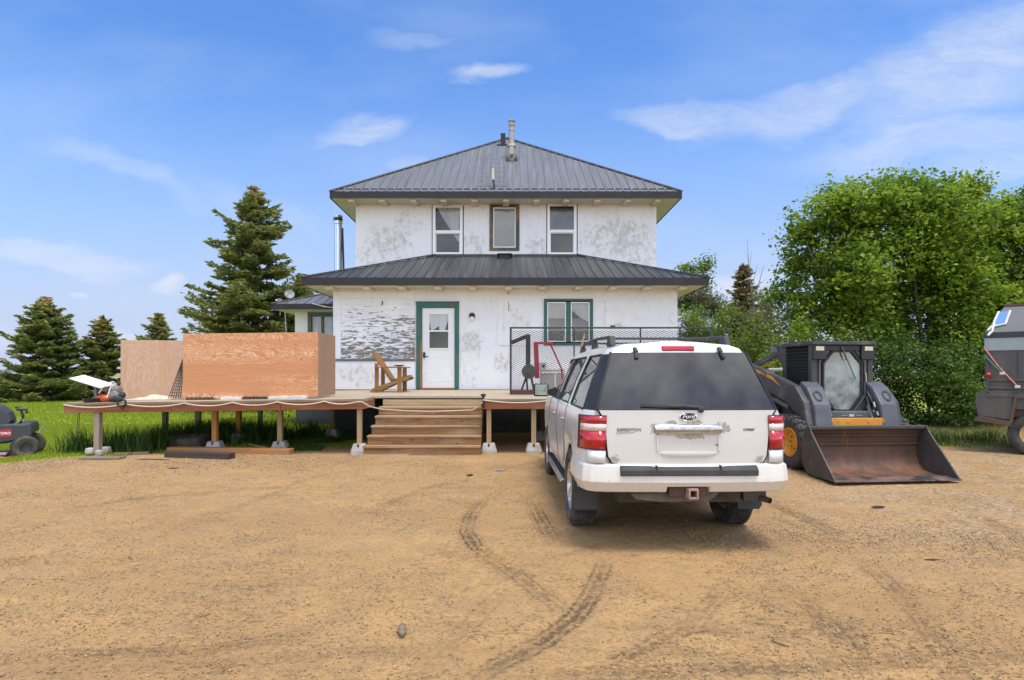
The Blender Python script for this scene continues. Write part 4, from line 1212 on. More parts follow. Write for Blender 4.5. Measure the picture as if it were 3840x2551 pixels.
# string of rope / light cord along the rim
ROPE = pmat('pale_rope', (0.56, 0.47, 0.34), (0.46, 0.38, 0.27), 30, rough=.9)
m = MB()
pts = []
hooks = [DL + .03, -7.0, -5.95, -5.1, -4.3, -3.45, NL - .05]
for a, b in zip(hooks[:-1], hooks[1:]):
    for i in range(10):
        f = i / 10; x = a + (b - a) * f
        pts.append((x, dfront(x) - .065, dz(x, 11) - .035 - .055 * 4 * f * (1 - f)))
pts += [(NL, 11.12, 1.09), (NL + .12, 11.2, 1.0), (NL + .3, 11.45, .93), (NL + .7, 11.52, .90), (NL + 1.2, 11.5, .885), (NL + 1.7, 11.5, .90), (NR - .2, 11.4, .92), (NR - .05, 11.2, 1.0), (NR, 11.12, 1.08)]
m.tube(pts, .014, 6)
for x in hooks[:-1]: m.obox((x, dfront(x) - .055, dz(x, 11) - .03), (.02, .03, .03))
tag(m.build('rope', ROPE, smooth=60), 'pale rope hung in loops along the left deck rim and across the stairs', 'rope', 'ropes along the deck rim')
m = MB()
pts = []
hooks = [NR + .02, .75, 2.2, 3.7]
for a, b in zip(hooks[:-1], hooks[1:]):
    for i in range(10):
        f = i / 10; x = a + (b - a) * f
        pts.append((x, 11.12, 1.12 - .05 * 4 * f * (1 - f)))
m.tube(pts, .014, 6)
for x in hooks: m.obox((x, 11.13, 1.12), (.02, .03, .03))
tag(m.build('rope', ROPE, smooth=60), 'pale rope along the deck rim right of the stairs', 'rope', 'ropes along the deck rim')
m = MB(); m.tube([(NR + .02, 11.14, .98), (NR + .02, 11.14, 1.20)], .022); m.obox((NR + .02, 11.14, 1.21), (.09, .05, .05))
tag(m.build('rope_peg', BLK), 'short black peg at the deck corner right of the stairs', 'peg')

# ---- plywood sheets on the deck
def plymat(name, a, b_, c, wide=False, scale=2.0, vertical=False):
    m, nt, b = newmat(name)
    co = N(nt, 'TexCoord').outputs['Object']
    st = (0.30, 1, 1.0) if not vertical else (1.0, 1, 0.30)
    w = NOISE(nt, MAP(nt, co, st), scale, 4, 0.5, 1.2)
    band = NOISE(nt, MAP(nt, co, (0.02, 1, 1) if not vertical else (1, 1, .02)), 2.6, 2, 0.5)
    amp = MR(nt, band, 0.44, 0.56, 0.10, 1.0)
    rings = MA(nt, 'SINE', MA(nt, 'MULTIPLY', w, 130.0))
    rings = MA(nt, 'MULTIPLY', MR(nt, rings, -0.2, 0.9), amp)
    g = NOISE(nt, MAP(nt, co, (.06, 1, 1.6) if not vertical else (1.6, 1, .06)), 30, 5, .6)
    col = MIX(nt, MR(nt, g, .3, .7), a, b_)
    col = MIX(nt, MA(nt, 'MULTIPLY', rings, .75), col, c)
    k = N(nt, 'TexVoronoi', {'Vector': MAP(nt, co, (.8, 1, 1.2)), 'Scale': 3.2}).outputs['Distance']
    col = MIX(nt, MA(nt, 'MULTIPLY', MR(nt, k, .07, .03), .8), col, (.16, .07, .03))
    setin(nt, b, 'Base Color', col)
    setin(nt, b, 'Roughness', .8)
    setin(nt, b, 'Specular IOR Level', .2)
    return m
PLY = plymat('orange_plywood', (0.56, 0.265, 0.125), (0.49, 0.215, 0.095), (0.74, 0.50, 0.32), scale=3.3)
PLY_S = plymat('grey_plywood', (0.40, 0.255, 0.155), (0.33, 0.205, 0.125), (0.30, 0.19, 0.12), scale=3, vertical=True)
PLY_L = plymat('faded_plywood', (0.52, 0.325, 0.205), (0.45, 0.265, 0.165), (0.50, 0.38, 0.27), scale=1.6, vertical=True)
fy = 11.46
bx0, bx1 = X_(421, fy - .1), X_(732.5, fy)
box_ = thing('plywood_enclosure', 'box of orange plywood sheets standing on the deck left of the stairs', 'plywood box', ((bx0 + bx1) / 2, fy, 1.14))
m = MB()
m.add([(bx0, fy - .10, 1.125), (bx1, fy, 1.175), (bx1 - .0, fy, 2.395), (bx0 + .005, fy - .10, 2.36), (bx0, fy - .082, 1.125), (bx1, fy + .018, 1.175), (bx1, fy + .018, 2.395), (bx0 + .005, fy - .082, 2.36)],
      [(0, 1, 2, 3), (4, 7, 6, 5), (0, 4, 5, 1), (1, 5, 6, 2), (2, 6, 7, 3), (3, 7, 4, 0)])
m.build('front_panel', PLY, box_, local=False, bevel=.002)
m = MB()
for i in range(9):
    z = 1.28 + i * .13
    m.obox((bx1 - .05 - (i % 3) * .008, fy - .004, z), (.014, .006, .014))
m.build('nail_head', BLK, box_, local=False)
sx1, sy1 = X_(773, 12.40), 12.40
m = MB()
m.add([(bx1 + .004, fy + .02, 1.165), (sx1, sy1, 1.185), (sx1, sy1, 2.385), (bx1 + .004, fy + .02, 2.393), (bx1 - .014, fy + .02, 1.165), (sx1 - .018, sy1, 1.185), (sx1 - .018, sy1, 2.385), (bx1 - .014, fy + .02, 2.393)],
      [(0, 1, 2, 3), (4, 7, 6, 5), (0, 4, 5, 1), (1, 5, 6, 2), (2, 6, 7, 3), (3, 7, 4, 0)])
o = m.build('side_panel', PLY_S, box_, local=False, bevel=.002); o['label'] = 'greyed plywood end sheet'
ly = 12.1
m = MB()
lx0, lx1 = X_(276, ly), X_(455, ly)
m.add([(lx0 + .05, ly - .06, 1.105), (lx1, ly - .06, 1.125), (lx1, ly + .03, 2.27), (lx0, ly + .03, 2.285), (lx0 + .05, ly - .042, 1.105), (lx1, ly - .042, 1.125), (lx1, ly + .048, 2.27), (lx0, ly + .048, 2.285)],
      [(0, 1, 2, 3), (4, 7, 6, 5), (0, 4, 5, 1), (1, 5, 6, 2), (2, 6, 7, 3), (3, 7, 4, 0)])
tag(m.build('plywood_sheet', PLY_L, bevel=.002), 'faded upright plywood sheet behind and left of the orange plywood box', 'plywood sheet')
# lattice leaning on the box
m = MB()
a0, a1, top = V((X_(388, 11.55), 11.55, 1.13)), V((X_(416, 11.45), 11.45, 1.13)), V((X_(421, 11.55), 11.62, 1.98))
for i in range(6):
    f = i / 5
    m.beam(a0.lerp(a1, f), V(top) + V((-.012 + .012 * f, 0, (f - 1) * .02)), .012, .012)
for i in range(1, 15):
    f = i / 15
    m.beam(a0.lerp(top, f), a1.lerp(top, f), .012, .012)
tag(m.build('wire_lattice', pmat('dark_lattice', (.05, .04, .03), (.08, .06, .045), 8, rough=.8)), 'dark wire lattice leaning against the left end of the orange plywood box', 'lattice')
# scraps under the front sheet
WHT = pmat('white_foam', (.70, .69, .66), (.58, .56, .50), 8, rough=.9)
for (u0, u1, lbl) in ((512, 560, 'white foam strip under the middle of the orange plywood'), (622, 708, 'longer white foam strip under the right half of the orange plywood')):
    x0, x1 = X_(u0, 11.4), X_(u1, 11.4)
    m = MB()
    n = 8
    vs = []
    for i in range(n + 1):
        x = x0 + (x1 - x0) * i / n; zt = dz(x, 11.35) + .05 + random.uniform(-.008, .008)
        vs += [(x, 11.33, dz(x, 11.33) + .003), (x, 11.325, zt), (x, 11.45, zt + .004), (x, 11.45, dz(x, 11.45) + .003)]
    fs = []
    for i in range(n):
        for k in range(4): fs.append((i * 4 + k, i * 4 + (k + 1) % 4, i * 4 + 4 + (k + 1) % 4, i * 4 + 4 + k))
    fs += [(0, 1, 2, 3), (n * 4, n * 4 + 3, n * 4 + 2, n * 4 + 1)]
    m.add(vs, fs)
    tag(m.build('foam_strip', WHT), lbl, 'foam strip', 'white foam strips under the plywood')
for (u0, u1, lbl) in ((432, 497, 'dark grooved scrap board under the left end of the orange plywood'), (562, 617, 'dark grooved scrap board between the two white foam strips')):
    x0, x1 = X_(u0, 11.4), X_(u1, 11.4)
    m = MB()
    z = dz(x0, 11.35) + .004
    m.box(x0, x1, 11.34, 11.46, z, z + .014)
    q = x0
    while q < x1 - .03:
        m.box(q, q + .045, 11.335, 11.45, z + .0145, z + .052); q += .075
    tag(m.build('scrap_board', woodmat('dark_scrap', (.14, .08, .05), (.07, .045, .03), axis=0)), lbl, 'board', 'dark scrap boards under the plywood')

# ---- clutter at the left corner of the deck
x, y = X_(222, 10.95), 10.95
zd = dz(x, y)
dish = thing('flat_dish', 'flat white rectangular satellite dish tilted on a grey post at the deck corner', 'satellite dish', (X_(216, 11.1), 11.1, dz(-7.7, 11.1)))
WP = pmat('white_plastic', (.80, .80, .81), (.76, .76, .77), 3, rough=.35)
GP = pmat('grey_plastic', (.16, .17, .18), (.20, .21, .22), 5, rough=.5)
mr_ = Matrix.Rotation(R(17), 3, 'Y') @ Matrix.Rotation(R(10), 3, 'X')
m = MB()
c = V((-.03, .0, .375))
m.obox(c, (.60, .36, .022), mr_); m.obox(c + mr_ @ V((.02, 0, -.018)), (.5, .28, .02), mr_)
m.build('panel', WP, dish, bevel=.009, seg=3)
m = MB(); m.tube([(.02, .02, 0), (.02, .02, .34)], .024, 12); m.lathe([(.001, .02), (.09, .015), (.10, 0)], None, 16); m.build('post', GP, dish, smooth=40)
ORG = pmat('orange_plastic', (.62, .115, .022), (.50, .085, .02), 4, rough=.45)
STONE = pmat('grey_taupe_canvas', (.33, .28, .23), (.25, .21, .175), 6, rough=.85, bump=.05)
x0, y0 = X_(243, 11.1), 11.1
m = MB()
zz = dz(x0, y0)
m.blob((x0 - .03, y0, zz + .07), (.14, .10, .07), 16, 9, .06); m.blob((x0 - .17, y0, zz + .045), (.08, .08, .045), 12, 7, .05)
tag(m.build('bag', ORG, smooth=70), 'bright orange bag lying under the white flat dish', 'bag')
for i, (u, vv, r, lbl) in enumerate(((252, 897, .085, 'taupe canvas roll at the top left of the heap on the deck'), (268, 897, .095, 'taupe canvas roll at the top right of the heap on the deck'), (261, 914, .085, 'taupe canvas roll lowest in the heap beside the orange bag'))):
    xx, yy, z2 = at(u, vv, 11.3 if i < 2 else 11.15)
    m = MB()
    m.lathe([(.001, -.13), (r * .7, -.13), (r, -.09), (r * 1.02, 0), (r, .09), (r * .7, .13), (.001, .13)], Matrix.Translation((xx, yy, max(z2, dz(xx, yy) + r))) @ Matrix.Rotation(R(70), 4, 'X') @ Matrix.Rotation(R(20 * i), 4, 'Y'), 18)
    tag(m.build('canvas_roll', STONE, smooth=60), lbl, 'canvas roll', 'canvas rolls heaped on the deck corner')
fr = thing('camp_chair', 'folded camp chair with a white tube frame on the heap of canvas rolls', 'camp chair', (X_(250, 11.05), 11.05, dz(-7.4, 11.05)))
m = MB()
m.tube([(-.14, -.05, .16), (-.07, -.05, .27), (.0, -.03, .345), (.12, -.03, .37), (.14, -.03, .33), (.08, -.05, .28)], .011, 8)
m.tube([(.08, -.05, .29), (.05, -.06, .18), (.02, -.07, .08)], .011, 8)
m.build('frame', WP, fr, smooth=60)
m = MB(); m.blob((.155, .05, .34), (.035, .03, .05), 10, 7, .1); m.build('strap', pmat('maroon_cloth', (.10, .03, .03), rough=.9), fr, smooth=60)
m = MB(); m.lathe([(.001, 0), (.14, 0), (.16, .05), (.165, .075), (.155, .075), (.14, .02), (.001, .015)], Matrix.Translation((X_(208, 10.98), 11.05, dz(-7.6, 11.0))), 20)
tag(m.build('pan', pmat('black_plastic', (.016, .017, .02), rough=.4), smooth=45), 'shallow black pan on the deck corner below the flat white dish', 'pan')
m = MB(); m.blob((X_(270, 11.0), 11.0, dz(-7.2, 11.0) + .06), (.11, .09, .06), 14, 8, .12); m.blob((X_(278, 11.0), 11.05, dz(-7.2, 11.0) + .12), (.06, .06, .06), 10, 7, .12)
tag(m.build('boot', pmat('black_rubber', (.02, .02, .022), (.03, .03, .03), rough=.6), smooth=60), 'crumpled black rubber boot at the foot of the canvas rolls', 'boot')
m = MB()
for i in range(25):
    a = 2 * math.pi * i / 24
pts = [(X_(281, 10.85) + .075 * math.cos(2 * math.pi * i / 24), 10.84, dz(-7.1, 10.9) - .005 + .065 * math.sin(2 * math.pi * i / 24)) for i in range(25)]
m.tube(pts, .02, 8); m.tube([(X_(283, 10.85), 10.84, dz(-7.1, 10.9) - .07), (X_(283, 10.85), 10.84, dz(-7.1, 10.9) - .13)], .022, 8)
tag(m.build('ring_handle', BLK, smooth=60), 'black ring handle hanging on the deck rim at the left', 'handle')
CLOTH = pmat('cream_cloth', (.62, .55, .42), (.50, .42, .28), 9, rough=.95)
def rag(cx, cy, sx, sy, h, seed, name, lbl, mat):
    n = 14
    vs = []; fs = []
    for i in range(n + 1):
        for k in range(n + 1):
            X = cx + sx * (i / n - .5) + random.uniform(-.006, .006); Y = cy + sy * (k / n - .5)
            q = max(0, 1 - abs(i / n - .5) * 2) ** .5 * max(0, 1 - abs(k / n - .5) * 2) ** .5
            vs.append((X, Y, dz(X, Y) + .006 + h * q * float(vnoise(X + seed, Y, 5.5, seed))))
    for i in range(n):
        for k in range(n): fs.append((i * (n + 1) + k, (i + 1) * (n + 1) + k, (i + 1) * (n + 1) + k + 1, i * (n + 1) + k + 1))
    m = MB(); m.add(vs, fs)
    return tag(m.build(name, mat, smooth=True), lbl, 'cloth')
rag(X_(327, 11.6), 11.6, .48, .3, .16, 3, 'cloth', 'crumpled cream cloth before the faded plywood sheet', CLOTH)
rag(X_(366, 11.7), 11.7, .55, .3, .17, 9, 'cloth', 'rumpled pale cloth with a bump beside the wire lattice', CLOTH)
m = MB(); m.tube([(X_(181, 10.98), 10.98, dz(-7.9, 11) - .15), (X_(180, 10.98), 10.97, .8), (X_(178, 10.98), 10.96, .52), (X_(182, 10.98), 10.97, .60), (X_(184, 10.98), 10.98, dz(-7.9, 11) - .15)], .007, 6)
tag(m.build('cord', pmat('olive_cord', (.10, .11, .06), rough=.9), smooth=60), 'thin looped cord dangling under the left end of the deck', 'cord')

# ---- chair by the wall, and what lies on it
chx, chy = X_(905, 13.95), 13.95
chz = dz(chx, chy)
chair = thing('garden_chair', 'slanted wooden garden chair facing the front door', 'chair', (chx, chy, chz))
CW = woodmat('honey_chair_wood', (0.32, 0.155, 0.045), (0.21, 0.095, 0.028), (0.25, 0.15, 0.075), axis=0, scale=8, rough=.55)
CWZ = woodmat('honey_chair_upright', (0.32, 0.155, 0.045), (0.21, 0.095, 0.028), (0.20, 0.11, 0.055), axis=2, scale=8, rough=.55)
for s in (-.30, .30):
    m = MB(); m.prism([(-.44, 0.0), (-.44, .045), (-.37, .10), (.08, .26), (.30, .34), (.42, .36), (.44, .30), (.36, .27), (.05, .17), (-.24, .03), (-.3, 0)], 'y', s - .02, s + .02); m.build('leg', CW, chair, bevel=.004)
    m = MB(); m.box(.17, .27, s * 1.09 - .013, s * 1.09 + .013, 0, .555); m.build('leg', CWZ, chair, bevel=.004)
    m = MB(); m.box(-.34, -.25, s * 1.09 - .013, s * 1.09 + .013, .05, .66); m.build('back_post', CWZ, chair, bevel=.004)
    m = MB(); m.prism([(-.34, .558), (.34, .558), (.37, .575), (.34, .585), (-.34, .582)], 'y', s - .055 + s * .1, s + .055 + s * .1); m.build('armrest', CW, chair, bevel=.004)
m = MB()
for i in range(5):
    yy = -.24 + .12 * i
    top = .88 + .03 * (1 - abs(i - 2) / 2)
    d = V((-.42 + .46, 0, .22 - top)); 
    m.beam((.03, yy, .24), (-.40 - .012 * (2 - abs(i - 2)), yy * 1.1, top), .105, .032, up=(1, 0, .4))
m.build('backrest', CWZ, chair, bevel=.004)
m = MB()
for i in range(7):
    f = i / 6; xx = .03 + .36 * f; zz = .275 + .10 * f
    m.obox((xx, 0, zz), (.052, .58, .018), Matrix.Rotation(R(-16), 3, 'Y'))
m.build('seat', CW, chair, bevel=.004)
m = MB(); m.lathe([(.001, 0), (.06, 0), (.075, .03), (.068, .03), (.055, .008), (.001, .008)], Matrix.Translation((chx + .21, chy - .32, chz + .587)), 20); m.obox((chx + .21, chy - .32, chz + .610), (.22, .1, .022))
tag(m.build('tray', BLK, smooth=40), 'small black tray lying on the arm of the garden chair', 'tray')

# ---- mesh gate leaning at the deck edge and the gear behind it
gy_ = 12.6
gx0, gx1 = X_(1177, gy_), X_(1640, gy_)
gzb = dz(0, gy_) + .01
GATEM = pmat('black_gate_steel', (.028, .028, .026), (.045, .040, .036), 7, rough=.6, c3=(.10, .045, .025), s3=5, lo3=.58, hi3=.7)
RUSTR = pmat('red_brown_steel', (.095, .038, .028), (.06, .03, .024), 6, rough=.8)
gate = thing('mesh_gate', 'long black steel gate of expanded metal mesh standing on the deck', 'gate', ((gx0 + gx1) / 2, gy_, gzb))
m = MB()
m.box(gx0 - .022, gx0 + .022, gy_ - .022, gy_ + .022, gzb, gzb + 1.41)
m.box(gx1 - .022, gx1 + .022, gy_ - .022, gy_ + .022, gzb, gzb + 1.41)
m.box(gx0 + .022, gx1 - .022, gy_ - .02, gy_ + .02, gzb + 1.375, gzb + 1.41)
m.box(X_(1412, gy_) - .05, X_(1412, gy_) + .05, gy_ - .015, gy_ + .015, gzb + 1.41, gzb + 1.445)
m.build('frame', GATEM, gate, local=False, bevel=.005)
for u in (1323, 1476, 1567):
    m = MB(); x = X_(u, gy_); m.box(x - .013, x + .013, gy_ - .018, gy_ + .018, gzb + .09, gzb + 1.375); m.build('upright', GATEM, gate, local=False)
m = MB(); m.box(gx0 + .022, gx1 - .022, gy_ - .035, gy_ + .03, gzb, gzb + .09); m.build('bottom_rail', RUSTR, gate, local=False, bevel=.005)
# expanded metal: diamonds
vs = []; fs = []
dw, dh, th = .094, .043, .0052
nxm, nzm = int((gx1 - gx0) / dw), int(1.285 / dh)
def seg(x0, z0, x1, z1):
    d = V((x1 - x0, z1 - z0)); L = d.length; d /= L
    nx_, nz2 = -d.y * th / 2, d.x * th / 2
    b = len(vs)
    vs.extend([(x0 + nx_, gy_, z0 + nz2), (x1 + nx_, gy_, z1 + nz2), (x1 - nx_, gy_ + .004, z1 - nz2), (x0 - nx_, gy_ + .004, z0 - nz2)])
    fs.append((b, b + 1, b + 2, b + 3))
for i in range(nxm):
    for k in range(nzm):
        xa = gx0 + .02 + i * dw; za = gzb + .09 + k * dh
        seg(xa, za, xa + dw / 2, za + dh / 2); seg(xa + dw / 2, za + dh / 2, xa + dw, za)
        seg(xa, za + dh, xa + dw / 2, za + dh / 2); seg(xa + dw / 2, za + dh / 2, xa + dw, za + dh)
m = MB(); m.v = vs; m.f = fs
m.build('mesh', GATEM, gate, local=False)

by = 12.95
rk = thing('boom_stand', 'black bent boom on a round disc and splayed legs behind the mesh gate', 'stand', (X_(1220, by), by, dz(.4, by)))
m = MB()
m.beam(at(1217, 860, by), at(1217, 772, by), .10, .07, up=(0, 1, 0))
m.beam(at(1219, 774, by), at(1178, 790, by + .1), .07, .08)
m.build('boom', GATEM, rk, local=False, bevel=.01)
c = at(1219, 857, by - .08)
m = MB(); m.disc(c, .155, 'y', 28, .05); m.disc((c[0], c[1] - .03, c[2]), .05, 'y', 16, .04); m.build('disc', pmat('dull_disc', (.075, .068, .06), (.11, .095, .08), 8, rough=.7), rk, local=False, bevel=.005)
for u, yy in ((1199, by - .03), (1232, by - .03), (1216, by + .3)):
    m = MB(); e = at(u, 0, yy); m.beam((c[0] + (.05 if u > 1220 else -.05), by, c[2] - .10), (e[0], yy, dz(0.3, yy) + .01), .035, .035); m.build('leg', GATEM, rk, local=False)
rf = thing('red_rack', 'red painted steel rack with a slanted brace behind the mesh gate', 'rack', (X_(1240, by + .05), by + .1, dz(.5, by)))
RED = pmat('faded_red_paint', (.42, .028, .045), (.33, .025, .038), 6, rough=.55)
m = MB(); m.beam(at(1235, 789, by + .1), at(1238, 872, by + .1), .10, .04, up=(0, 1, 0)); m.build('upright', RED, rf, local=False, bevel=.006)
m = MB(); m.beam(at(1231, 791, by + .1), at(1274, 791, by + .16), .05, .05); m.build('top_bar', RED, rf, local=False, bevel=.006)
m = MB(); m.beam(at(1268, 792, by + .16), at(1294, 850, by + .2), .035, .035, up=(0, 1, 0)); m.beam(at(1294, 850, by + .2), (X_(1300, by + .25), by + .25, dz(1, by)), .035, .035, up=(0, 1, 0)); m.build('brace', RED, rf, local=False, bevel=.004)
cb = thing('equipment_case', 'pale grey equipment case on the deck behind the mesh gate', 'case', (X_(1275, by + .35), by + .4, dz(.9, by + .35)))
CASE = pmat('pale_grey_case', (.40, .39, .35), (.33, .32, .29), 4, rough=.6)
bx_, zt_ = (X_(1246, by + .35), X_(1302, by + .35)), Z_(851, by + .35)
m = MB(); m.box(bx_[0], bx_[1], by + .35, by + .75, dz(.9, 13.3), zt_); m.build('body', CASE, cb, local=False, bevel=.02)
m = MB(); m.box(bx_[0] + .02, bx_[1] - .02, by + .343, by + .352, zt_ - .09, zt_ - .06); m.box(X_(1278, by + .35), X_(1281, by + .35), by + .335, by + .352, dz(.9, 13.3) + .05, zt_ - .1); m.build('seam', WP, cb, local=False)
sb = thing('socket_box', 'small grey electrical box with a round socket on the white wall behind the gate', 'box', (X_(1249, YP), YP - .03, Z_(844, YP)))
m = MB(); m.obox((0, -.03, 0), (.20, .08, .17)); m.build('body', CASE, sb, bevel=.012)
m = MB(); m.disc((.03, -.072, 0), .035, 'y', 16, .012); m.build('socket', BLK, sb)
m = MB(); m.tube([at(1332, 850, by + .5), at(1340, 800, by + .5), at(1348, 770, by + .5)], .022, 8)
tag(m.build('tool_handle', woodmat('pale_handle', (.58, .42, .22), (.48, .33, .16), axis=2), smooth=60), 'pale wooden tool handle leaning behind the mesh gate below the window', 'tool handle')

# ---- under and in front of the deck
TYRE = pmat('tyre_rubber', (.022, .022, .023), (.034, .033, .032), 7, rough=.8, c3=(.13, .105, .075), s3=3, lo3=.42, hi3=.66)
def tyre_mesh(mb, m4, r, w, rim, lug=0, lugh=.012, seg=40, style='block'):
    """tyre of revolution about local z with tread lugs"""
    s = w / 2
    prof = [(rim, -s * .80), (rim + (r - rim) * .35, -s * .98), (rim + (r - rim) * .70, -s), (r - .03, -s * .90), (r - .008, -s * .78), (r, -s * .55), (r, s * .55), (r - .008, s * .78), (r - .03, s * .90), (rim + (r - rim) * .70, s), (rim + (r - rim) * .35, s * .98), (rim, s * .80), (rim - .02, s * .6), (rim - .02, -s * .6)]
    mb.lathe(prof, m4, seg, close=True)
    if lug:
        for k in range(lug):
            a = 2 * math.pi * k / lug
            for row in ((-1, 1) if style == 'chevron' else (-.62, -.2, .2, .62)):
                if style == 'chevron':
                    for q in range(4):
                        f = q / 4
                        zz = row * s * (.06 + .92 * (q + .5) / 4); aa = a + f * .16 + (math.pi / lug if row > 0 else 0) + (.05 * math.sin(q * 1.7))
                        rr_ = r - (.0 if q < 3 else .022)
                        c = m4 @ V((rr_ * math.cos(aa), rr_ * math.sin(aa), zz))
                        mm = m4.to_3x3() @ Matrix.Rotation(aa, 3, 'Z')
                        mb.obox(c, (lugh * 2, 2 * math.pi * r / lug * .42, s * .27), mm)
                else:
                    aa = a + row * .10
                    c = m4 @ V((r * math.cos(aa), r * math.sin(aa), row * s * .95))
                    mm = m4.to_3x3() @ Matrix.Rotation(aa, 3, 'Z')
                    mb.obox(c, (lugh * 2, 2 * math.pi * r / lug * .72, s * .34), mm)
x, y = X_(436, 12.0), 12.05
m = MB(); tyre_mesh(m, Matrix.Translation((x, y, float(gz(x, y)) + .13)) @ Matrix.Rotation(R(2), 4, 'X'), .40, .26, .22, 46, .006)
tag(m.build('old_tyre', TYRE, smooth=40), 'old black tyre lying flat in the grass under the deck', 'tyre')
WB = woodmat('grey_board', (.26, .20, .14), (.18, .14, .10), axis=0)
def plank(name, u0, v0, u1, v1, w, h, mat, lbl, cat='board', zadd=0.0):
    Y0 = (EYE - .10) * 1390 / (v0 - 860); Y1 = (EYE - .10) * 1390 / (v1 - 860)
    a = V((X_(u0, Y0), Y0, 0)); b = V((X_(u1, Y1), Y1, 0))
    a.z = float(gz(a.x, a.y)) + zadd + h / 2; b.z = float(gz(b.x, b.y)) + zadd + h / 2
    c = (a + b) / 2
    t = math.atan2(b.y - a.y, b.x - a.x)
    m = MB(); m.obox((0, 0, 0), ((b - a).length, w, h))
    o = m.build(name, mat, None, bevel=.005)
    o.location = c
    o.rotation_euler = (0, -math.asin((b.z - a.z) / (b - a).length), t)
    MW[o] = Matrix.Translation(c)
    return tag(o, lbl, cat, {'board': 'loose boards by the deck', 'beam': 'loose beams by the deck'}.get(cat))
plank('board', 190, 1060, 282, 1060, .22, .035, WB, 'thin grey board lying under the pale blocks of the left deck post')
plank('board', 262, 1053, 344, 1049, .14, .045, woodmat('brown_board', (.24, .15, .09), (.17, .11, .07), axis=0), 'brown board running right from the pale blocks of the left post')
plank('timber_beam', 388, 1056, 534, 1060, .20, .105, woodmat('dark_beam', (.080, .055, .042), (.05, .036, .03), axis=0), 'short dark weathered beam lying in front of the old tyre', 'beam')
plank('timber_beam', 392, 1044, 672, 1049, .20, .10, woodmat('orange_beam', (.44, .20, .065), (.33, .145, .05), (.30, .19, .11), axis=0), 'long orange brown beam on the gravel between the deck posts', 'beam')
plank('board', 640, 1040, 680, 1038, .16, .06, woodmat('brown_offcut', (.20, .12, .07), (.15, .09, .055), axis=0), 'short brown board behind the right end of the orange beam')
plank('stick', 575, 1034, 612, 1043, .03, .03, woodmat('tan_stick', (.40, .27, .15), (.3, .2, .11), axis=0), 'thin tan stick on the ground before the middle deck post', 'stick', .06)
for i, (u, vv, s, lbl) in enumerate(((208, 1053, .10, 'pale concrete block left of the left deck post'), (221, 1047, .085, 'pale concrete block behind the left deck post'), (229, 1056, .085, 'largest pale concrete block in front of the left deck post'), (244, 1051, .11, 'pale concrete block right of the left deck post'))):
    Y = (EYE - .1) * 1390 / (vv - 860); x = X_(u, Y)
    m = MB()
    z = float(gz(x, Y)) + .03
    vs = []
    n = 10
    for (rr_, zz) in ((s * .9, 0), (s, s * .3), (s * .86, s * .95), (s * .55, s * 1.08)):
        for k in range(n):
            a = 2 * math.pi * k / n
            q = 1 / max(abs(math.cos(a)), abs(math.sin(a))) ** .6
            vs.append((x + rr_ * .8 * q * math.cos(a), Y + rr_ * .7 * q * math.sin(a), z + zz))
    fs = [tuple(range(n))[::-1], tuple(range(3 * n, 4 * n))]
    for r_ in range(3):
        for k in range(n): fs.append((r_ * n + k, r_ * n + (k + 1) % n, (r_ + 1) * n + (k + 1) % n, (r_ + 1) * n + k))
    m.add(vs, fs)
    tag(m.build('concrete_block', FOOT, smooth=50, bevel=.008), lbl, 'block', 'pale concrete blocks at the left deck post')
# bits of wood on the yard
CH = woodmat('weathered_chip', (.26, .20, .13), (.15, .11, .07), axis=1, scale=20)
def chip(u, vv, L, w, h, ang, mat, name, lbl):
    Y = EYE * 1390 / (vv - 860); x = X_(u, Y)
    m = MB()
    n = 7
    vs = []
    for i in range(n):
        f = i / (n - 1); q = math.sin(math.pi * (f * .8 + .1)) * random.uniform(.75, 1.1)
        for k in range(6):
            a = 2 * math.pi * k / 6
            vs.append((L * (f - .5), w / 2 * q * math.cos(a) * random.uniform(.8, 1.15), h / 2 + h / 2 * q * math.sin(a)))
    fs = [(5, 4, 3, 2, 1, 0), tuple((n - 1) * 6 + k for k in range(6))]
    for i in range(n - 1):
        for k in range(6): fs.append((i * 6 + k, i * 6 + (k + 1) % 6, i * 6 + 6 + (k + 1) % 6, i * 6 + 6 + k))
    m.add(vs, fs)
    o = m.build(name, mat, smooth=40)
    o.location = (x, Y, float(gz(x, Y)) + .002); o.rotation_euler = (0, 0, R(ang))
    return tag(o, lbl, name.replace('_', ' '))
DK = woodmat('dark_bark', (.07, .045, .03), (.045, .03, .022), axis=0)
chip(927, 1462, .17, .075, .05, 100, CH, 'wood_chunk', 'grey splintered wood chunk in the foreground left of the tracks')
chip(1798, 1482, .115, .02, .016, -52, CH, 'stick', 'short grey stick in the right foreground')
chip(2024, 1172, .17, .07, .03, 5, DK, 'bark_piece', 'dark bark piece on the gravel before the loader bucket')
chip(2147, 1295, .14, .025, .016, 3, DK, 'twig', 'dark twig lying flat at the right side of the yard')
chip(350, 1076, .62, .06, .03, -4, CH, 'stick', 'long weathered stick on the gravel before the dark beam')
chip(400, 1092, .16, .05, .03, 20, CH, 'wood_chunk', 'small wood chunk on the gravel below the dark beam')
chip(980, 1052, .10, .07, .05, 10, FOOT, 'stone', 'pale stone just before the foot of the stairs')
chip(1150, 1095, .16, .06, .02, 10, pmat('blue_grey_scrap', (.30, .33, .40), rough=.6), 'scrap', 'blue grey scrap on the dirt left of the white vehicle')
chip(1083, 1103, .12, .07, .03, 30, DK, 'clod', 'dark clod of mud left of the blue grey scrap')
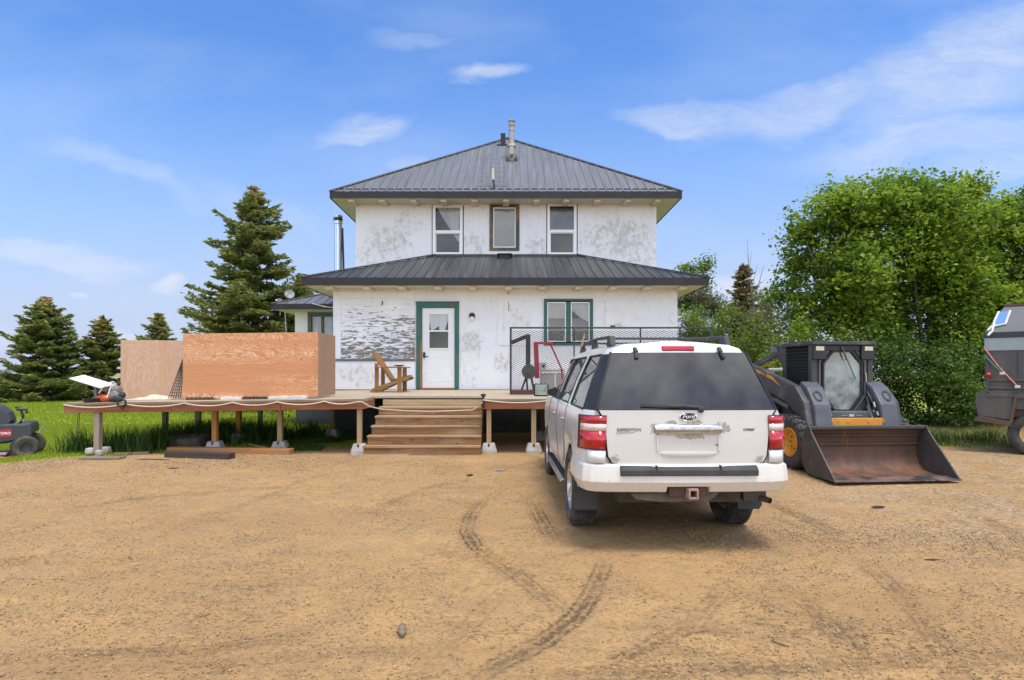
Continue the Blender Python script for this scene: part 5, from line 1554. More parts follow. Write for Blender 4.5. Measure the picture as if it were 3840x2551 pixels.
# ================================================================== white utility vehicle
CARX, CARY, CARYAW = 1.54, 6.5, 1.2
car = thing('utility_vehicle', 'large dusty white utility vehicle parked with its back to the camera', 'vehicle', (CARX, CARY, 0.0), (0, 0, R(CARYAW)))
car.scale = (.945, 1, 1)
def carpaint(name, c, regions=()):
    m, nt, b = newmat(name)
    co = N(nt, 'TexCoord').outputs['Object']
    s = N(nt, 'SeparateXYZ', {0: co})
    n1 = NOISE(nt, co, 2.6, 5, .6)
    col = MIX(nt, MR(nt, n1, .3, .7), c, tuple(x * .95 for x in c))
    low = MR(nt, s.outputs[2], 1.10, .45, 0.0, .80)
    st_ = NOISE(nt, MAP(nt, co, (7, 7, .6)), 3.0, 5, .6)
    col = MIX(nt, MA(nt, 'MULTIPLY', low, MR(nt, st_, .25, .7, .4, 1.0)), col, (.58, .50, .38))
    rough = MR(nt, s.outputs[2], 1.2, .5, .22, .5)
    acc = None
    p = N(nt, 'CombineXYZ', {0: s.outputs[0], 1: s.outputs[2], 2: 0.0}).outputs[0]
    for cx, cz, rx, rz in regions:
        e = MAP(nt, p, (rx, rz, 1), (cx, cz, 0), (0, 0, 0), 'TEXTURE')
        g = MR(nt, N(nt, 'TexGradient', {0: e}, gradient_type='SPHERICAL').outputs['Fac'], 0, .8)
        acc = g if acc is None else MA(nt, 'MAXIMUM', acc, g)
    if acc is not None:
        nn = NOISE(nt, co, 26.0, 5, .65)
        f = MR(nt, MA(nt, 'ADD', nn, MA(nt, 'MULTIPLY', acc, .42)), .69, .71)
        fc = MIX(nt, MR(nt, NOISE(nt, co, 60, 3, .6), .4, .6), (.27, .245, .19), (.40, .37, .30))
        col = MIX(nt, MA(nt, 'MULTIPLY', f, MR(nt, acc, 0.02, .15)), col, fc)
        rough = MA(nt, 'ADD', rough, MA(nt, 'MULTIPLY', f, .3))
        # rusty tears below the handle bar
        tz = MA(nt, 'MULTIPLY', MR(nt, s.outputs[2], .93, 1.07), MR(nt, NOISE(nt, MAP(nt, co, (30, 30, .8)), 1.6, 4, .6), .52, .7))
        tx = MR(nt, MA(nt, 'ABSOLUTE', s.outputs[0]), .34, .26)
        below = MA(nt, 'LESS_THAN', s.outputs[2], 1.07)
        col = MIX(nt, MA(nt, 'MULTIPLY', MA(nt, 'MULTIPLY', tz, tx), MA(nt, 'MULTIPLY', below, .5)), col, (.50, .38, .22))
    setin(nt, b, 'Base Color', col)
    setin(nt, b, 'Roughness', rough)
    setin(nt, b, 'Coat Weight', .6)
    setin(nt, b, 'Coat Roughness', .12)
    return m
PAINT = carpaint('pearl_white_paint', (.69, .68, .645))
PAINT_G = carpaint('tailgate_paint', (.62, .605, .565), [(-.30, 1.12, .10, .07), (.33, 1.125, .12, .075), (-.15, 1.175, .09, .03), (.08, 1.178, .10, .028), (.02, 1.055, .22, .035), (-.70, .84, .07, .07), (.68, .85, .07, .05), (.27, .985, .03, .02)])
TRIM = pmat('black_trim', (.020, .020, .021), (.028, .028, .029), 5, rough=.5, spec=.3)
TRIM_M = pmat('matt_black_plastic', (.035, .035, .035), (.055, .053, .05), 6, rough=.75)
UNDER = pmat('dusty_underbody', (.045, .038, .03), (.08, .065, .048), 5, rough=.95)
RGLASS = glassmat('rear_privacy_glass', (.08, .08, .09), .92, (.020, .021, .024), .03, dust=.08, dustc=(.24, .235, .24))
SGLASS = glassmat('side_glass', (.80, .82, .78), .22, (.16, .16, .145), .02, dust=.18)
CHROME = pmat('chrome', (.80, .80, .80), (.66, .66, .66), 14, rough=.14, metal=1.0)
CHROME_D = pmat('worn_chrome', (.62, .62, .61), (.42, .41, .39), 18, rough=.25, metal=.9)
ALLOY = pmat('alloy', (.62, .62, .61), (.5, .49, .47), 9, rough=.3, metal=.9)
LRED = pmat('red_lens', (.44, .008, .016), (.36, .006, .013), 8, rough=.15, coat=.6)
LRED_D = pmat('deep_red_lens', (.48, .008, .014), (.38, .005, .010), 12, rough=.12, coat=.6)
LWHITE = pmat('clear_lens', (.72, .56, .50), (.62, .47, .42), 12, rough=.15, coat=.6)
BEIGE = pmat('beige_cabin', (.34, .31, .26), (.28, .255, .21), 4, rough=.9)
CARPET = pmat('dark_cabin', (.05, .05, .048), rough=.95)

PROF = {2: (.935, .44), 3: (.968, .56), 4: (.985, .75), 5: (1.0, .95), 6: (.995, 1.10), 7: (.97, 1.235), 8: (.945, 1.285), 9: (.838, 1.55), 10: (.715, 1.80), 11: (.68, 1.85), 12: (.57, 1.885), 13: (.33, 1.905), 14: (0, 1.91)}
HOODX = {8: .93, 9: .86, 10: .76, 11: .66, 12: .5, 13: .26, 14: 0}
SHEAR = {8: .0, 9: .13, 10: .255, 11: .285, 12: .30, 13: .31, 14: .312}
WB_, ARCH = 3.02, .475
YR, YF = -1.08, 3.92
def lerp(a, b, f): return a + (b - a) * f
def cp(i, y):
    x, z = PROF[i]
    T = 1.0
    if y > 1.9: T = max(0.0, 1 - ((y - 1.9) / 0.95)) if y < 2.85 else 0.0
    if i >= 8 and T < 1:
        hz = 1.275 + .03 * (i - 8) / 6 - .10 * max(0, (y - 2.85) / 1.07) ** 1.6
        x = lerp(HOODX[i], x, T); z = lerp(hz, z, T)
    elif i >= 7 and y > 2.85:
        z -= .10 * ((y - 2.85) / 1.07) ** 1.6
    if i >= 11 and T == 1: z += .03 * math.sin(max(0, min(1, (y + 1.1) / 3.0)) * math.pi)
    if i < 7:
        zb = PROF[2][1]
        for yc in (0, WB_):
            d = abs(y - yc)
            if d < ARCH: zb = max(zb, .42 + math.sqrt(ARCH * ARCH - d * d) * .97)
        if y > WB_ + ARCH: zb = max(zb, .46)
        if y < -ARCH: zb = max(zb, .575)
        k = (z - .44) / (1.10 - .44)
        z = zb + (1.10 - zb) * k
        for yc in (0, WB_):
            d = abs(y - yc)
            if d < ARCH + .1 and i <= 4: x += .018 * (1 - max(0, d - ARCH) / .1)
    sc = 1.0
    if y > 3.1: sc = 1 - .15 * ((y - 3.1) / .82) ** 2.2
    if y < -.86: sc = 1 - .075 * ((-.86 - y) / .22) ** 2
    yy = y
    if i >= 8:
        w = max(0, min(1, (-.25 - y) / .6))
        yy = y + SHEAR[i] * w
    return (x * sc, yy, z)
ST = sorted(set([YR, -1.05, -1.0, -.93, -.86, -.70, -.56] + [round(ARCH * math.cos(R(a)), 4) * s + c for a in range(0, 91, 9) for s in (-1, 1) for c in (0, WB_)] + [.14, .40, .65, .95, 1.27, 1.37, 1.65, 1.9, 2.15, 2.35, 2.6, 2.85, 3.2, 3.65, 3.8, YF]))
QW = (-.86, .14); RW = (.40, 1.27); FW = (1.37, 2.35)
def cell_kind(i, ya, yb):
    if i in (8, 9):
        for w in (QW, RW, FW):
            if ya >= w[0] - 1e-4 and yb <= w[1] + 1e-4: return 'glass'
        if yb <= -.86 + 1e-4: return 'trim'
        if RW[1] - 1e-4 <= ya and yb <= FW[0] + 1e-4: return 'trim'
    if 11 <= i <= 13 and ya >= 1.9 - 1e-4 and yb <= 2.85 + 1e-4: return 'wind'
    return 'paint'
acc = {k: MB() for k in ('paint', 'trim', 'wind')}
for ya, yb in zip(ST[:-1], ST[1:]):
    if yb - ya < 1e-5: continue
    for i in range(2, 14):
        k = cell_kind(i, ya, yb)
        if k == 'glass': continue
        for s in (1, -1):
            q = [cp(i, ya), cp(i, yb), cp(i + 1, yb), cp(i + 1, ya)]
            acc[k].add([(s * p[0], p[1], p[2]) for p in q], [(0, 1, 2, 3) if s > 0 else (3, 2, 1, 0)])
# rear and front closing faces
m = acc['paint']
for (yy, rng, bow) in ((YR, range(3, 8), -.025), (YF, range(2, 14), .05)):
    for i in rng:
        a, b_ = cp(i, yy), cp(i + 1, yy)
        for k in range(8):
            f0, f1 = k / 4 - 1, (k + 1) / 4 - 1
            def Q(p, f): return (p[0] * f, p[1] + bow * (1 - f * f), p[2])
            m.add([Q(a, f0), Q(a, f1), Q(b_, f1), Q(b_, f0)], [(0, 1, 2, 3)])
for i in (10, 11, 12, 13):
    a, b_ = cp(i, YR), cp(i + 1, YR)
    for k in range(8):
        f0, f1 = k / 4 - 1, (k + 1) / 4 - 1
        def Q(p, f): return (p[0] * f, p[1] - .03 * (1 - f * f), p[2] + .012 * (1 - f * f))
        m.add([Q(a, f0), Q(a, f1), Q(b_, f1), Q(b_, f0)], [(0, 1, 2, 3)])
body = m.build('body', PAINT, car, smooth=32, weld=True)
for k_, v2 in acc['trim'].__dict__.items(): pass
T_ = acc['trim']
for sgn in (1, -1):
    for lo_, hi_ in ((-2, 0), (0, 5)):
        m2 = MB()
        for f_ in T_.f:
            c_ = sum((V(T_.v[i]) for i in f_), V()) / len(f_)
            if c_.x * sgn > 0 and lo_ < c_.y < hi_: m2.add([T_.v[i] for i in f_], [tuple(range(len(f_)))])
        m2.build('pillar_trim', TRIM, car, smooth=40, weld=True)
acc['wind'].build('windscreen', SGLASS, car, smooth=60, weld=True)
# side windows
def side_glass(y0, y1, s, name):
    m = MB()
    ys = [y for y in ST if y0 - 1e-4 <= y <= y1 + 1e-4]
    for ya, yb in zip(ys[:-1], ys[1:]):
        if yb - ya < 1e-5: continue
        for i in (8, 9):
            q = [cp(i, ya), cp(i, yb), cp(i + 1, yb), cp(i + 1, ya)]
            m.add([(s * (p[0] - .008), p[1], p[2]) for p in q], [(0, 1, 2, 3)])
    w = m.build(name, SGLASS, car, smooth=60, weld=True)
    # rubber surround
    m = MB()
    lo = [cp(8, y) for y in ys]; hi = [cp(10, y) for y in ys]; mid0 = cp(9, ys[0]); mid1 = cp(9, ys[-1])
    loop = lo + [mid1] + hi[::-1] + [mid0, lo[0]]
    m.tube([(s * (p[0] - .001), p[1], p[2]) for p in loop], .011, 6)
    m.build('window_seal', TRIM, w, smooth=60)
for s in (1, -1):
    side_glass(*QW, s, 'quarter_window')
    side_glass(*RW, s, 'door_window')
    side_glass(*FW, s, 'door_window')
# rear window and its hinge tabs
def rear_pt(f, t, off=0.0):
    """f -1..1 across, t 0..1 from sill to header on the rear glass"""
    hw = lerp(.855, .675, t)
    b0 = cp(8, YR); b1 = cp(10, YR)
    return (hw * f, lerp(b0[1] - .012, b1[1] - .012, t) - .035 * (1 - f * f) - off, lerp(1.292, 1.812, t))
def rear_patch(f0, f1, t0, t1, nf, ntt, off):
    m = MB(); vs = []; fs = []
    for a in range(nf + 1):
        for c in range(ntt + 1): vs.append(rear_pt(lerp(f0, f1, a / nf), lerp(t0, t1, c / ntt), off))
    for a in range(nf):
        for c in range(ntt): fs.append((a * (ntt + 1) + c, (a + 1) * (ntt + 1) + c, (a + 1) * (ntt + 1) + c + 1, a * (ntt + 1) + c + 1))
    return m.add(vs, fs)
rw = rear_patch(-1, 1, 0, 1, 16, 6, .004).build('rear_window', RGLASS, car, smooth=True)
m = MB()
for f in (-1.0, 1.0): m.tube([rear_pt(f, t / 8, .004) for t in range(9)], .012, 6)
m.tube([rear_pt(k / 8 - 1, 0, .004) for k in range(17)], .010, 6)
m.build('window_seal', TRIM, rw, smooth=60)
for s in (1, -1):     # dark corner filler between glass and pillar
    a0, a1 = rear_pt(s, 0, 0), rear_pt(s, 1, 0); b0, b1 = cp(8, YR), cp(10, YR)
    m = MB(); m.add([a0, (s * b0[0], b0[1], b0[2]), (s * b1[0], b1[1], b1[2]), a1], [(0, 1, 2, 3)])
    m.build('pillar_trim', TRIM, car)
for x in (-.425, .415):
    m = MB()
    p = rear_pt(x / .66, 1.0, .02)
    d_ = V(rear_pt(x / .66, .86, .02)) - V(p); d_.normalize()
    m.beam((x - .012, p[1] + .035, p[2] + .045), (x, p[1], p[2]), .042, .03)
    m.beam((x, p[1], p[2]), V((x + .01, p[1], p[2])) + d_ * .065, .040, .026)
    m.build('glass_hinge', TRIM_M, rw, bevel=.008)
# wiper
a = V(rear_pt(.10, .045, .03)); b_ = V(rear_pt(-.52, .075, .02))
m = MB(); m.beam(a, b_, .014, .022); m.tube([a + V((.03, -.01, -.0)), a, a + V((-.12, .0, .012)), b_.lerp(a, .5)], .013, 8); m.blob(a + V((.035, -.005, -.018)), (.032, .022, .032), 12, 8)
m.build('wiper', TRIM_M, rw, smooth=50)
# high stop lamp
m = MB()
c = cp(11, YR)
m.obox((0, c[1] - .038, 1.850), (.325, .035, .052), Matrix.Rotation(R(-20), 3, 'X'))
m.build('stop_lamp', pmat('stop_lamp_lens', (.46, .028, .055), (.40, .02, .05), 9, rough=.3), car, bevel=.012, seg=3)
# tailgate
gp = [(.835, 1.288), (.80, 1.235), (.772, 1.10), (.758, .95), (.748, .88), (.715, .825), (.66, .803)]
poly = [(-x, z) for x, z in gp] + [(x, z) for x, z in gp[::-1]]
def gy(x): return YR - .028 - .025 * (1 - (x / .93) ** 2)
def gate_panel(poly, off, th, nx_=12):
    """slightly bowed panel: columns across, clipped by the outline"""
    m = MB()
    zs = sorted({z for _, z in gp}, reverse=True)
    def half(z):
        for (xa, za), (xb, zb) in zip(gp[:-1], gp[1:]):
            if zb <= z <= za: return lerp(xa, xb, (za - z) / (za - zb))
        return gp[-1][0]
    vs = []; fs = []
    for z in zs:
        h = half(z) * 1.0
        for k in range(nx_ + 1):
            x = h * (2 * k / nx_ - 1)
            vs.append((x, gy(x) - off - (.012 if z < 1.2 else .006), z))
    n = len(zs)
    for a_ in range(n - 1):
        for k in range(nx_): fs.append((a_ * (nx_ + 1) + k, a_ * (nx_ + 1) + k + 1, (a_ + 1) * (nx_ + 1) + k + 1, (a_ + 1) * (nx_ + 1) + k))
    m.add(vs, fs)
    # returned edge
    loop = [a_ * (nx_ + 1) for a_ in range(n)] + [(n - 1) * (nx_ + 1) + k for k in range(1, nx_ + 1)] + [a_ * (nx_ + 1) + nx_ for a_ in range(n - 2, -1, -1)] + [k for k in range(nx_ - 1, 0, -1)]
    b0 = len(m.v)
    m.v += [(m.v[i][0] * 1.0, m.v[i][1] + th, m.v[i][2]) for i in loop]
    L = len(loop)
    for q in range(L): m.f.append((loop[q], loop[(q + 1) % L], b0 + (q + 1) % L, b0 + q))
    return m
tg = gate_panel(poly, 0, .03).build('tailgate', PAINT_G, car, smooth=35)
m = MB()     # dark shut line just behind the gate edge
pts = [(x * 1.008, gy(x) + .006, z) for x, z in [(-x, z) for x, z in gp]] + [(x * 1.008, gy(x) + .006, z) for x, z in gp[::-1]]
m.tube(pts, .012, 6)
m.build('shut_line', DARKGAP, tg, smooth=60)
yb0 = gy(0) - .012
# handle bar, plate recess, lower lip
m = MB()
prof = [(0, .045), (-.022, .042), (-.045, .015), (-.043, -.02), (-.02, -.045), (0, -.045)]
n = 10
vs = []; fs = []
for k in range(n + 1):
    x = lerp(-.315, .315, k / n)
    q = .75 if k in (0, n) else 1
    for (dy, dz_) in prof: vs.append((x, gy(x) - .008 + dy * q, 1.122 + dz_ * q))
P_ = len(prof)
for k in range(n):
    for j_ in range(P_ - 1): fs.append((k * P_ + j_, k * P_ + j_ + 1, (k + 1) * P_ + j_ + 1, (k + 1) * P_ + j_))
fs += [tuple(range(P_)), tuple(n * P_ + j_ for j_ in range(P_))[::-1]]
m.add(vs, fs)
m.build('handle_bar', CHROME_D, tg, smooth=50)
m = MB()
for s, xx in ((-1, -.29), (1, .29)): m.box(xx - .010, xx + .010, yb0 - .010, yb0 + .012, .925, 1.075)
m.box(-.28, .28, yb0 - .010, yb0 + .012, 1.068, 1.078)
m.build('plate_recess', PAINT_G, tg, bevel=.006)
m = MB()
vs = []; fs = []
prof = [(0, .028), (-.020, .024), (-.024, 0.0), (-.012, -.022), (0, -.026)]
P_ = len(prof)
for k in range(n + 1):
    x = lerp(-.30, .295, k / n)
    e = abs(k / n - .5) * 2
    for (dy, dz_) in prof: vs.append((x, gy(x) - .006 + dy * (1 - e ** 6), .893 + dz_ * (1 - .5 * e ** 4) + (.014 * e ** 4)))
for k in range(n):
    for j_ in range(P_ - 1): fs.append((k * P_ + j_, k * P_ + j_ + 1, (k + 1) * P_ + j_ + 1, (k + 1) * P_ + j_))
m.add(vs, fs); m.build('lower_lip', PAINT_G, tg, smooth=50)
# emblem and lettering
RX = Matrix.Rotation(R(90), 4, 'X')
ye = gy(0) - .010
m = MB()
m.lathe([(.001, 0), (.084, 0), (.084, .008), (.076, .012), (.001, .012)], Matrix.Translation((0, ye + .002, 1.232)) @ RX @ Matrix.Scale(.42, 4, (0, 1, 0)), 32)
em = m.build('emblem', CHROME, tg, smooth=40)
m = MB()
m.lathe([(.001, .011), (.075, .011), (.073, .0145), (.001, .0150)], Matrix.Translation((0, ye + .002, 1.232)) @ RX @ Matrix.Scale(.40, 4, (0, 1, 0)), 32)
m.build('emblem_field', pmat('navy_enamel', (.012, .018, .05), rough=.2), em, smooth=40)
me = text_mesh('Ford', .050, .0010, Matrix.Translation((-.002, ye - .0145, 1.233)) @ RX @ Matrix.Scale(1.2, 4, (1, 0, 0)), shear=.35, bold=.0004)
link('lettering', me, pmat('silver_script', (.8, .8, .8), rough=.4), em)
me = text_mesh('EXPEDITION', .040, .002, Matrix.Translation((-.555, gy(-.55) - .014, 1.114)) @ RX @ Matrix.Scale(.92, 4, (1, 0, 0)), bold=.0004, space=1.12)
link('lettering', me, pmat('dark_chrome', (.16, .155, .15), (.10, .10, .095), 30, rough=.3, metal=.8), tg)
m = MB(); m.box(-.675, -.435, gy(-.55) - .0135, gy(-.55) - .010, 1.086, 1.093)
m.build('lettering_bar', CHROME_D, tg)
me = text_mesh('Limited', .034, .002, Matrix.Translation((.575, gy(.57) - .013, 1.118)) @ RX, shear=.3, bold=.0008)
link('lettering', me, pmat('badge_grey', (.10, .10, .10), rough=.4), tg)
# tail lamps, wrapped round the corners
PATH = [(.772, gy(.77) - .006), (.84, YR - .036), (.90, YR - .014), (.948, YR + .04), (.985, YR + .11), (1.004, YR + .18)]
for s in (-1, 1):
    m = MB()
    def strip_(z0, z1, a, b_, off, mb):
        vs = []; fs = []
        for k in range(a, b_ + 1):
            x, y = PATH[k]
            nx0 = (x - .55); ny0 = (y + .6); L = math.hypot(nx0, ny0)
            ox, oy = nx0 / L * off, ny0 / L * off
            f = (k - a) / max(1, b_ - a)
            sh = .012 * (1 - (z1 - .94) / .3)
            for z in (z0, z1):
                lean = -.012 * (z - .94) / .3
                vs.append((s * (x + ox + lean), y + oy, z))
        for k in range(b_ - a): fs.append((k * 2, k * 2 + 2, k * 2 + 3, k * 2 + 1))
        mb.add(vs, fs)
    strip_(.935, 1.243, 0, 5, .010, m)
    hs = m.build('tail_lamp', pmat('lamp_surround', (.05, .012, .014), rough=.4), car)
    for nm, z0, z1, mt, off in (('red_lens', 1.170, 1.234, LRED, .016), ('clear_lens', 1.104, 1.166, LWHITE, .017), ('red_lens', .946, 1.100, LRED_D, .016)):
        m = MB(); strip_(z0, z1, 0, 4, off, m)
        o = m.build(nm, mt, hs, smooth=60)
        sol = o.modifiers.new('thick', 'SOLIDIFY'); sol.thickness = .008; sol.offset = 0
# bumper wrapped round the back
BP = [(1.005, -.50), (1.008, -.75), (1.0, -.93), (.965, -1.05), (.90, -1.105), (.78, -1.135), (.5, -1.155), (.205, -1.162), (.195, -1.162)]
BP = [(-x, y) for x, y in BP] + [(x, y) for x, y in BP[::-1]]
SEC = [(-.05, .815), (-.012, .812), (.012, .795), (.022, .74), (.030, .655), (.006, .615), (-.022, .565), (-.06, .552)]
vs = []; fs = []
nb_ = len(BP); ns = len(SEC)
for k, (x, y) in enumerate(BP):
    L = math.hypot(x, y + .2); ox, oy = (x / L, (y + .2) / L)
    if abs(x) < .9: ox, oy = x * .15, -1
    for (o_, z) in SEC:
        zz = z
        if abs(x) < .2 and z < .6: zz = .606 + (z - .55) * .02
        if abs(y) < .8 and z > .8: zz = z + .05
        vs.append((x + ox * o_, y + oy * o_, zz))
for k in range(nb_ - 1):
    for j_ in range(ns - 1): fs.append((k * ns + j_, k * ns + j_ + 1, (k + 1) * ns + j_ + 1, (k + 1) * ns + j_))
m = MB(); m.add(vs, fs)
m.add([vs[k * ns] for k in range(nb_)] + [(0, -.9, .83)], [(k, k + 1, nb_) for k in range(nb_ - 1)])
bmp = m.build('rear_bumper', PAINT, car, smooth=22, weld=True)
m = MB()
m.prism([(-1.10, .806), (-1.165, .800), (-1.205, .765), (-1.207, .715), (-1.17, .712), (-1.10, .78)], 'x', -.645, .645)
for x in (-.645 + .33, .645 - .36): m.box(x, x + .012, -1.2075, -1.11, .72, .809)
m.build('step_pad', TRIM_M, bmp, bevel=.008)
for x in (-.74, -.245, .245, .74):
    m = MB(); yy = np.interp(abs(x), [.2, .5, .78], [-1.186, -1.179, -1.16])
    m.lathe([(.010, .0), (.0145, 0), (.0145, .003), (.010, .003)], Matrix.Translation((x, float(yy) - .001, .662)) @ RX, 16, close=True); m.build('parking_sensor', pmat('sensor_ring', (.42, .40, .37), rough=.5), bmp)
# white corner piece under each tail lamp
for s in (-1, 1):
    m = MB()
    vs = []; fs = []
    for k in range(0, 4):
        x, y = PATH[k]
        for z in (.822, .928): vs.append((s * (x + .004 - (.0 if z > .9 else .01 * 0)), y - .008 + .01 * (k > 2), z))
    for k in range(3): fs.append((2 * k, 2 * k + 2, 2 * k + 3, 2 * k + 1))
    m.add(vs, fs); o = m.build('corner_cover', pmat('clean_white', (.78, .78, .77), rough=.3), car, smooth=20)
    sol = o.modifiers.new('thick', 'SOLIDIFY'); sol.thickness = .01; sol.offset = 0
# hitch, valance, exhaust, underbody
RUSTP = pmat('pinkish_rust', (.38, .25, .21), (.28, .16, .12), 14, rough=.8)
m = MB(); frame_rect(m, -.015, .080, .508, .600, -1.21, -1.05, .019)
hit = m.build('tow_hitch', RUSTP, car, bevel=.004)
m = MB(); m.box(-.17, -.02, -1.12, -1.07, .52, .60); m.box(.085, .20, -1.12, -1.07, .52, .60); m.box(-.19, .20, -1.11, -.98, .601, .63); m.box(-.19, .20, -1.0, -.98, .50, .60); m.build('hitch_plate', pmat('rusty_plate', (.13, .075, .05), (.06, .045, .035), 10, rough=.9), hit, bevel=.01)
m = MB(); m.prism([(-.52, .53), (-.46, .475), (-.2, .455), (.22, .455), (.30, .50), (.33, .54)], 'y', -1.04, -.98); m.build('valance', pmat('dusty_valance', (.17, .14, .10), (.09, .075, .055), 6, rough=.9), car)
m = MB(); m.box(-.60, .60, -.9, -.3, .42, .52); m.box(-.80, .80, .5, 2.5, .36, .46); m.box(-.6, .6, 2.5, 3.7, .36, .46); m.lathe([(.001, .34), (.33, .34), (.36, .40), (.36, .50), (.001, .50)], Matrix.Translation((0, -.55, .06)), 24); m.tube([(-.75, 0, .40), (.75, 0, .40)], .06, 10); m.blob((0, 0, .38), (.17, .19, .17), 12, 8); m.box(-.66, .66, -.55, .6, .46, .9); m.box(-.66, .66, 2.45, 3.6, .46, .9)
m.build('underbody', UNDER, car)
m = MB(); m.tube([(.62, -.3, .44), (.70, -.7, .45), (.80, -.95, .46), (.84, -1.02, .455)], .028, 12, cap=False); m.box(.62, .84, -.93, -.80, .44, .55); m.build('exhaust', pmat('dark_exhaust', (.05, .045, .04), (.09, .07, .05), 8, rough=.7), car, smooth=50)
# wheels
for x, y, nm in ((-.855, 0, 1), (.855, 0, 1), (-.855, WB_, 0), (.855, WB_, 0)):
    s = -1 if x < 0 else 1
    q = Matrix.Translation((x, y, .412)) @ Matrix.Rotation(R(90) * s, 4, 'Y')
    m = MB(); tyre_mesh(m, q, .405, .275, .265, 44, .007)
    wh = m.build('wheel', TYRE, car, smooth=35)
    m = MB()
    m.lathe([(.262, -.08), (.262, .105), (.245, .118), (.232, .10), (.225, .06), (.22, -.08)], q, 32, close=True)
    m.lathe([(.001, .10), (.055, .10), (.07, .085), (.07, .03), (.001, .03)], q, 20)
    for k in range(6):
        a = 2 * math.pi * k / 6
        m.beam(q @ V((.05 * math.cos(a), .05 * math.sin(a), .075)), q @ V((.24 * math.cos(a + .05), .24 * math.sin(a + .05), .095)), .075, .035, up=(s, 0, 0))
    m.build('rim', ALLOY, wh, smooth=40)
    m = MB(); m.lathe([(.001, .0), (.215, .0), (.215, -.05), (.001, -.05)], q, 24); m.build('brake_disc', UNDER, wh, smooth=40)
# mud flaps
for s in (-1, 1):
    m = MB(); m.prism([(s * .995, .62), (s * 1.0, .30), (s * .97, .262), (s * .74, .262), (s * .72, .62)], 'y', -.505, -.49)
    m.build('mud_flap', pmat('blue_black_flap', (.030, .036, .042), (.055, .055, .052), 5, rough=.7), car, bevel=.006)
# running boards
for s in (-1, 1):
    m = MB(); m.prism([(s * .80, .40), (s * .98, .395), (s * 1.03, .375), (s * 1.03, .355), (s * .98, .34), (s * .80, .35)], 'y', .52, 2.48)
    rb = m.build('running_board', CHROME_D, car, bevel=.006)
    m = MB(); m.box(min(s * .82, s * .985), max(s * .82, s * .985), .56, 2.44, .397, .403)
    for k in range(38): m.box(min(s * .82, s * .985), max(s * .82, s * .985), .57 + k * .049, .59 + k * .049, .403, .408)
    m.build('tread_pad', TRIM_M, rb)
# wheel arch lips, door shuts, handles, side crease
for s in (-1, 1):
    for yc in (0, WB_):
        m = MB()
        pts = []
        for k in range(19):
            a = math.pi * k / 18
            y = yc + ARCH * math.cos(a) * .999
            p = cp(2, y); pts.append((s * (p[0] + .004), p[1], p[2]))
        m.tube(pts, .016, 6)
        m.build('arch_lip', PAINT, car, smooth=60)
    m = MB()
    for yy in (.33, 1.32, 2.40):
        m.tube([(s * (cp(i, yy + (0 if i > 3 or yy > .5 else .16))[0] + .0005), cp(i, yy + (0 if i > 3 or yy > .5 else .16))[1], cp(i, yy + (0 if i > 3 or yy > .5 else .16))[2]) for i in (2, 3, 4, 5, 6, 7, 8)], .0045, 5)
    m.tube([(s * (cp(3, y)[0] - .001), y, .70) for y in (.52, 1, 1.5, 2.0, 2.5)], .0045, 5)
    m.build('door_gap', DARKGAP, body)
    m = MB()
    for yy in (.50, 1.50):
        p = cp(6, yy); m.tube([(s * (p[0] - .01), yy, 1.10), (s * (p[0] + .035), yy + .03, 1.105), (s * (p[0] + .035), yy + .18, 1.105), (s * (p[0] - .01), yy + .21, 1.10)], .013, 8)
        m.build('door_handle', CHROME, car, smooth=60)
        m = MB()
    # mirror
    mx, my, mz = s * 1.135, 2.20, 1.375
    m = MB(); m.obox((mx, my + .04, mz), (.225, .11, .185)); hs = m.build('wing_mirror', TRIM, car, bevel=.03, seg=4)
    m = MB(); m.obox((mx, my - .018, mz), (.19, .008, .15)); m.build('mirror_glass', pmat('mirror', (.34, .43, .40), rough=.12, metal=1.0), hs, bevel=.02, seg=3)
    m = MB(); m.prism([(s * .90, 1.27), (s * 1.06, 1.31), (s * 1.06, 1.37), (s * .90, 1.42)], 'y', my + .0, my + .12); m.build('mirror_arm', TRIM, hs, bevel=.01)
    # headlamps, only seen from ahead
    m = MB(); m.obox((s * .70, 3.90, .98), (.32, .14, .22)); m.build('head_lamp', LWHITE, car, bevel=.03)
m = MB(); m.obox((0, 3.95, .97), (.95, .10, .26)); m.build('grille', CHROME_D, car, bevel=.03)
m = MB(); m.obox((0, 3.93, .62), (1.72, .2, .26)); m.build('front_bumper', PAINT, car, bevel=.06, seg=4)
# roof rack
rk = thing_part('roof_rack', car)
for s in (-1, 1):
    zr = 1.905
    m = MB(); m.tube([(s * .60, -.52, zr + .03), (s * .60, -.40, zr + .075), (s * .60, .4, zr + .098), (s * .60, 1.3, zr + .09), (s * .60, 1.55, zr + .04)], .018, 8)
    m.build('side_rail', TRIM_M, rk, smooth=60)
for s in (-1, 1):
    for y in (-.50, .50, 1.48):
        m = MB(); m.prism([(y - .12, 1.885), (y + .12, 1.885), (y + .08, 1.945), (y + .03, 1.99 if y < 1 else 1.97), (y - .05, 1.985 if y < 1 else 1.96)], 'x', s * .60 - .03, s * .60 + .03); m.build('rack_foot', TRIM_M, rk, bevel=.012)
for y in (-.12, .95):
    m = MB(); m.box(-.60, .60, y - .03, y + .03, 1.972, 1.995); m.build('crossbar', TRIM_M, rk, bevel=.009)
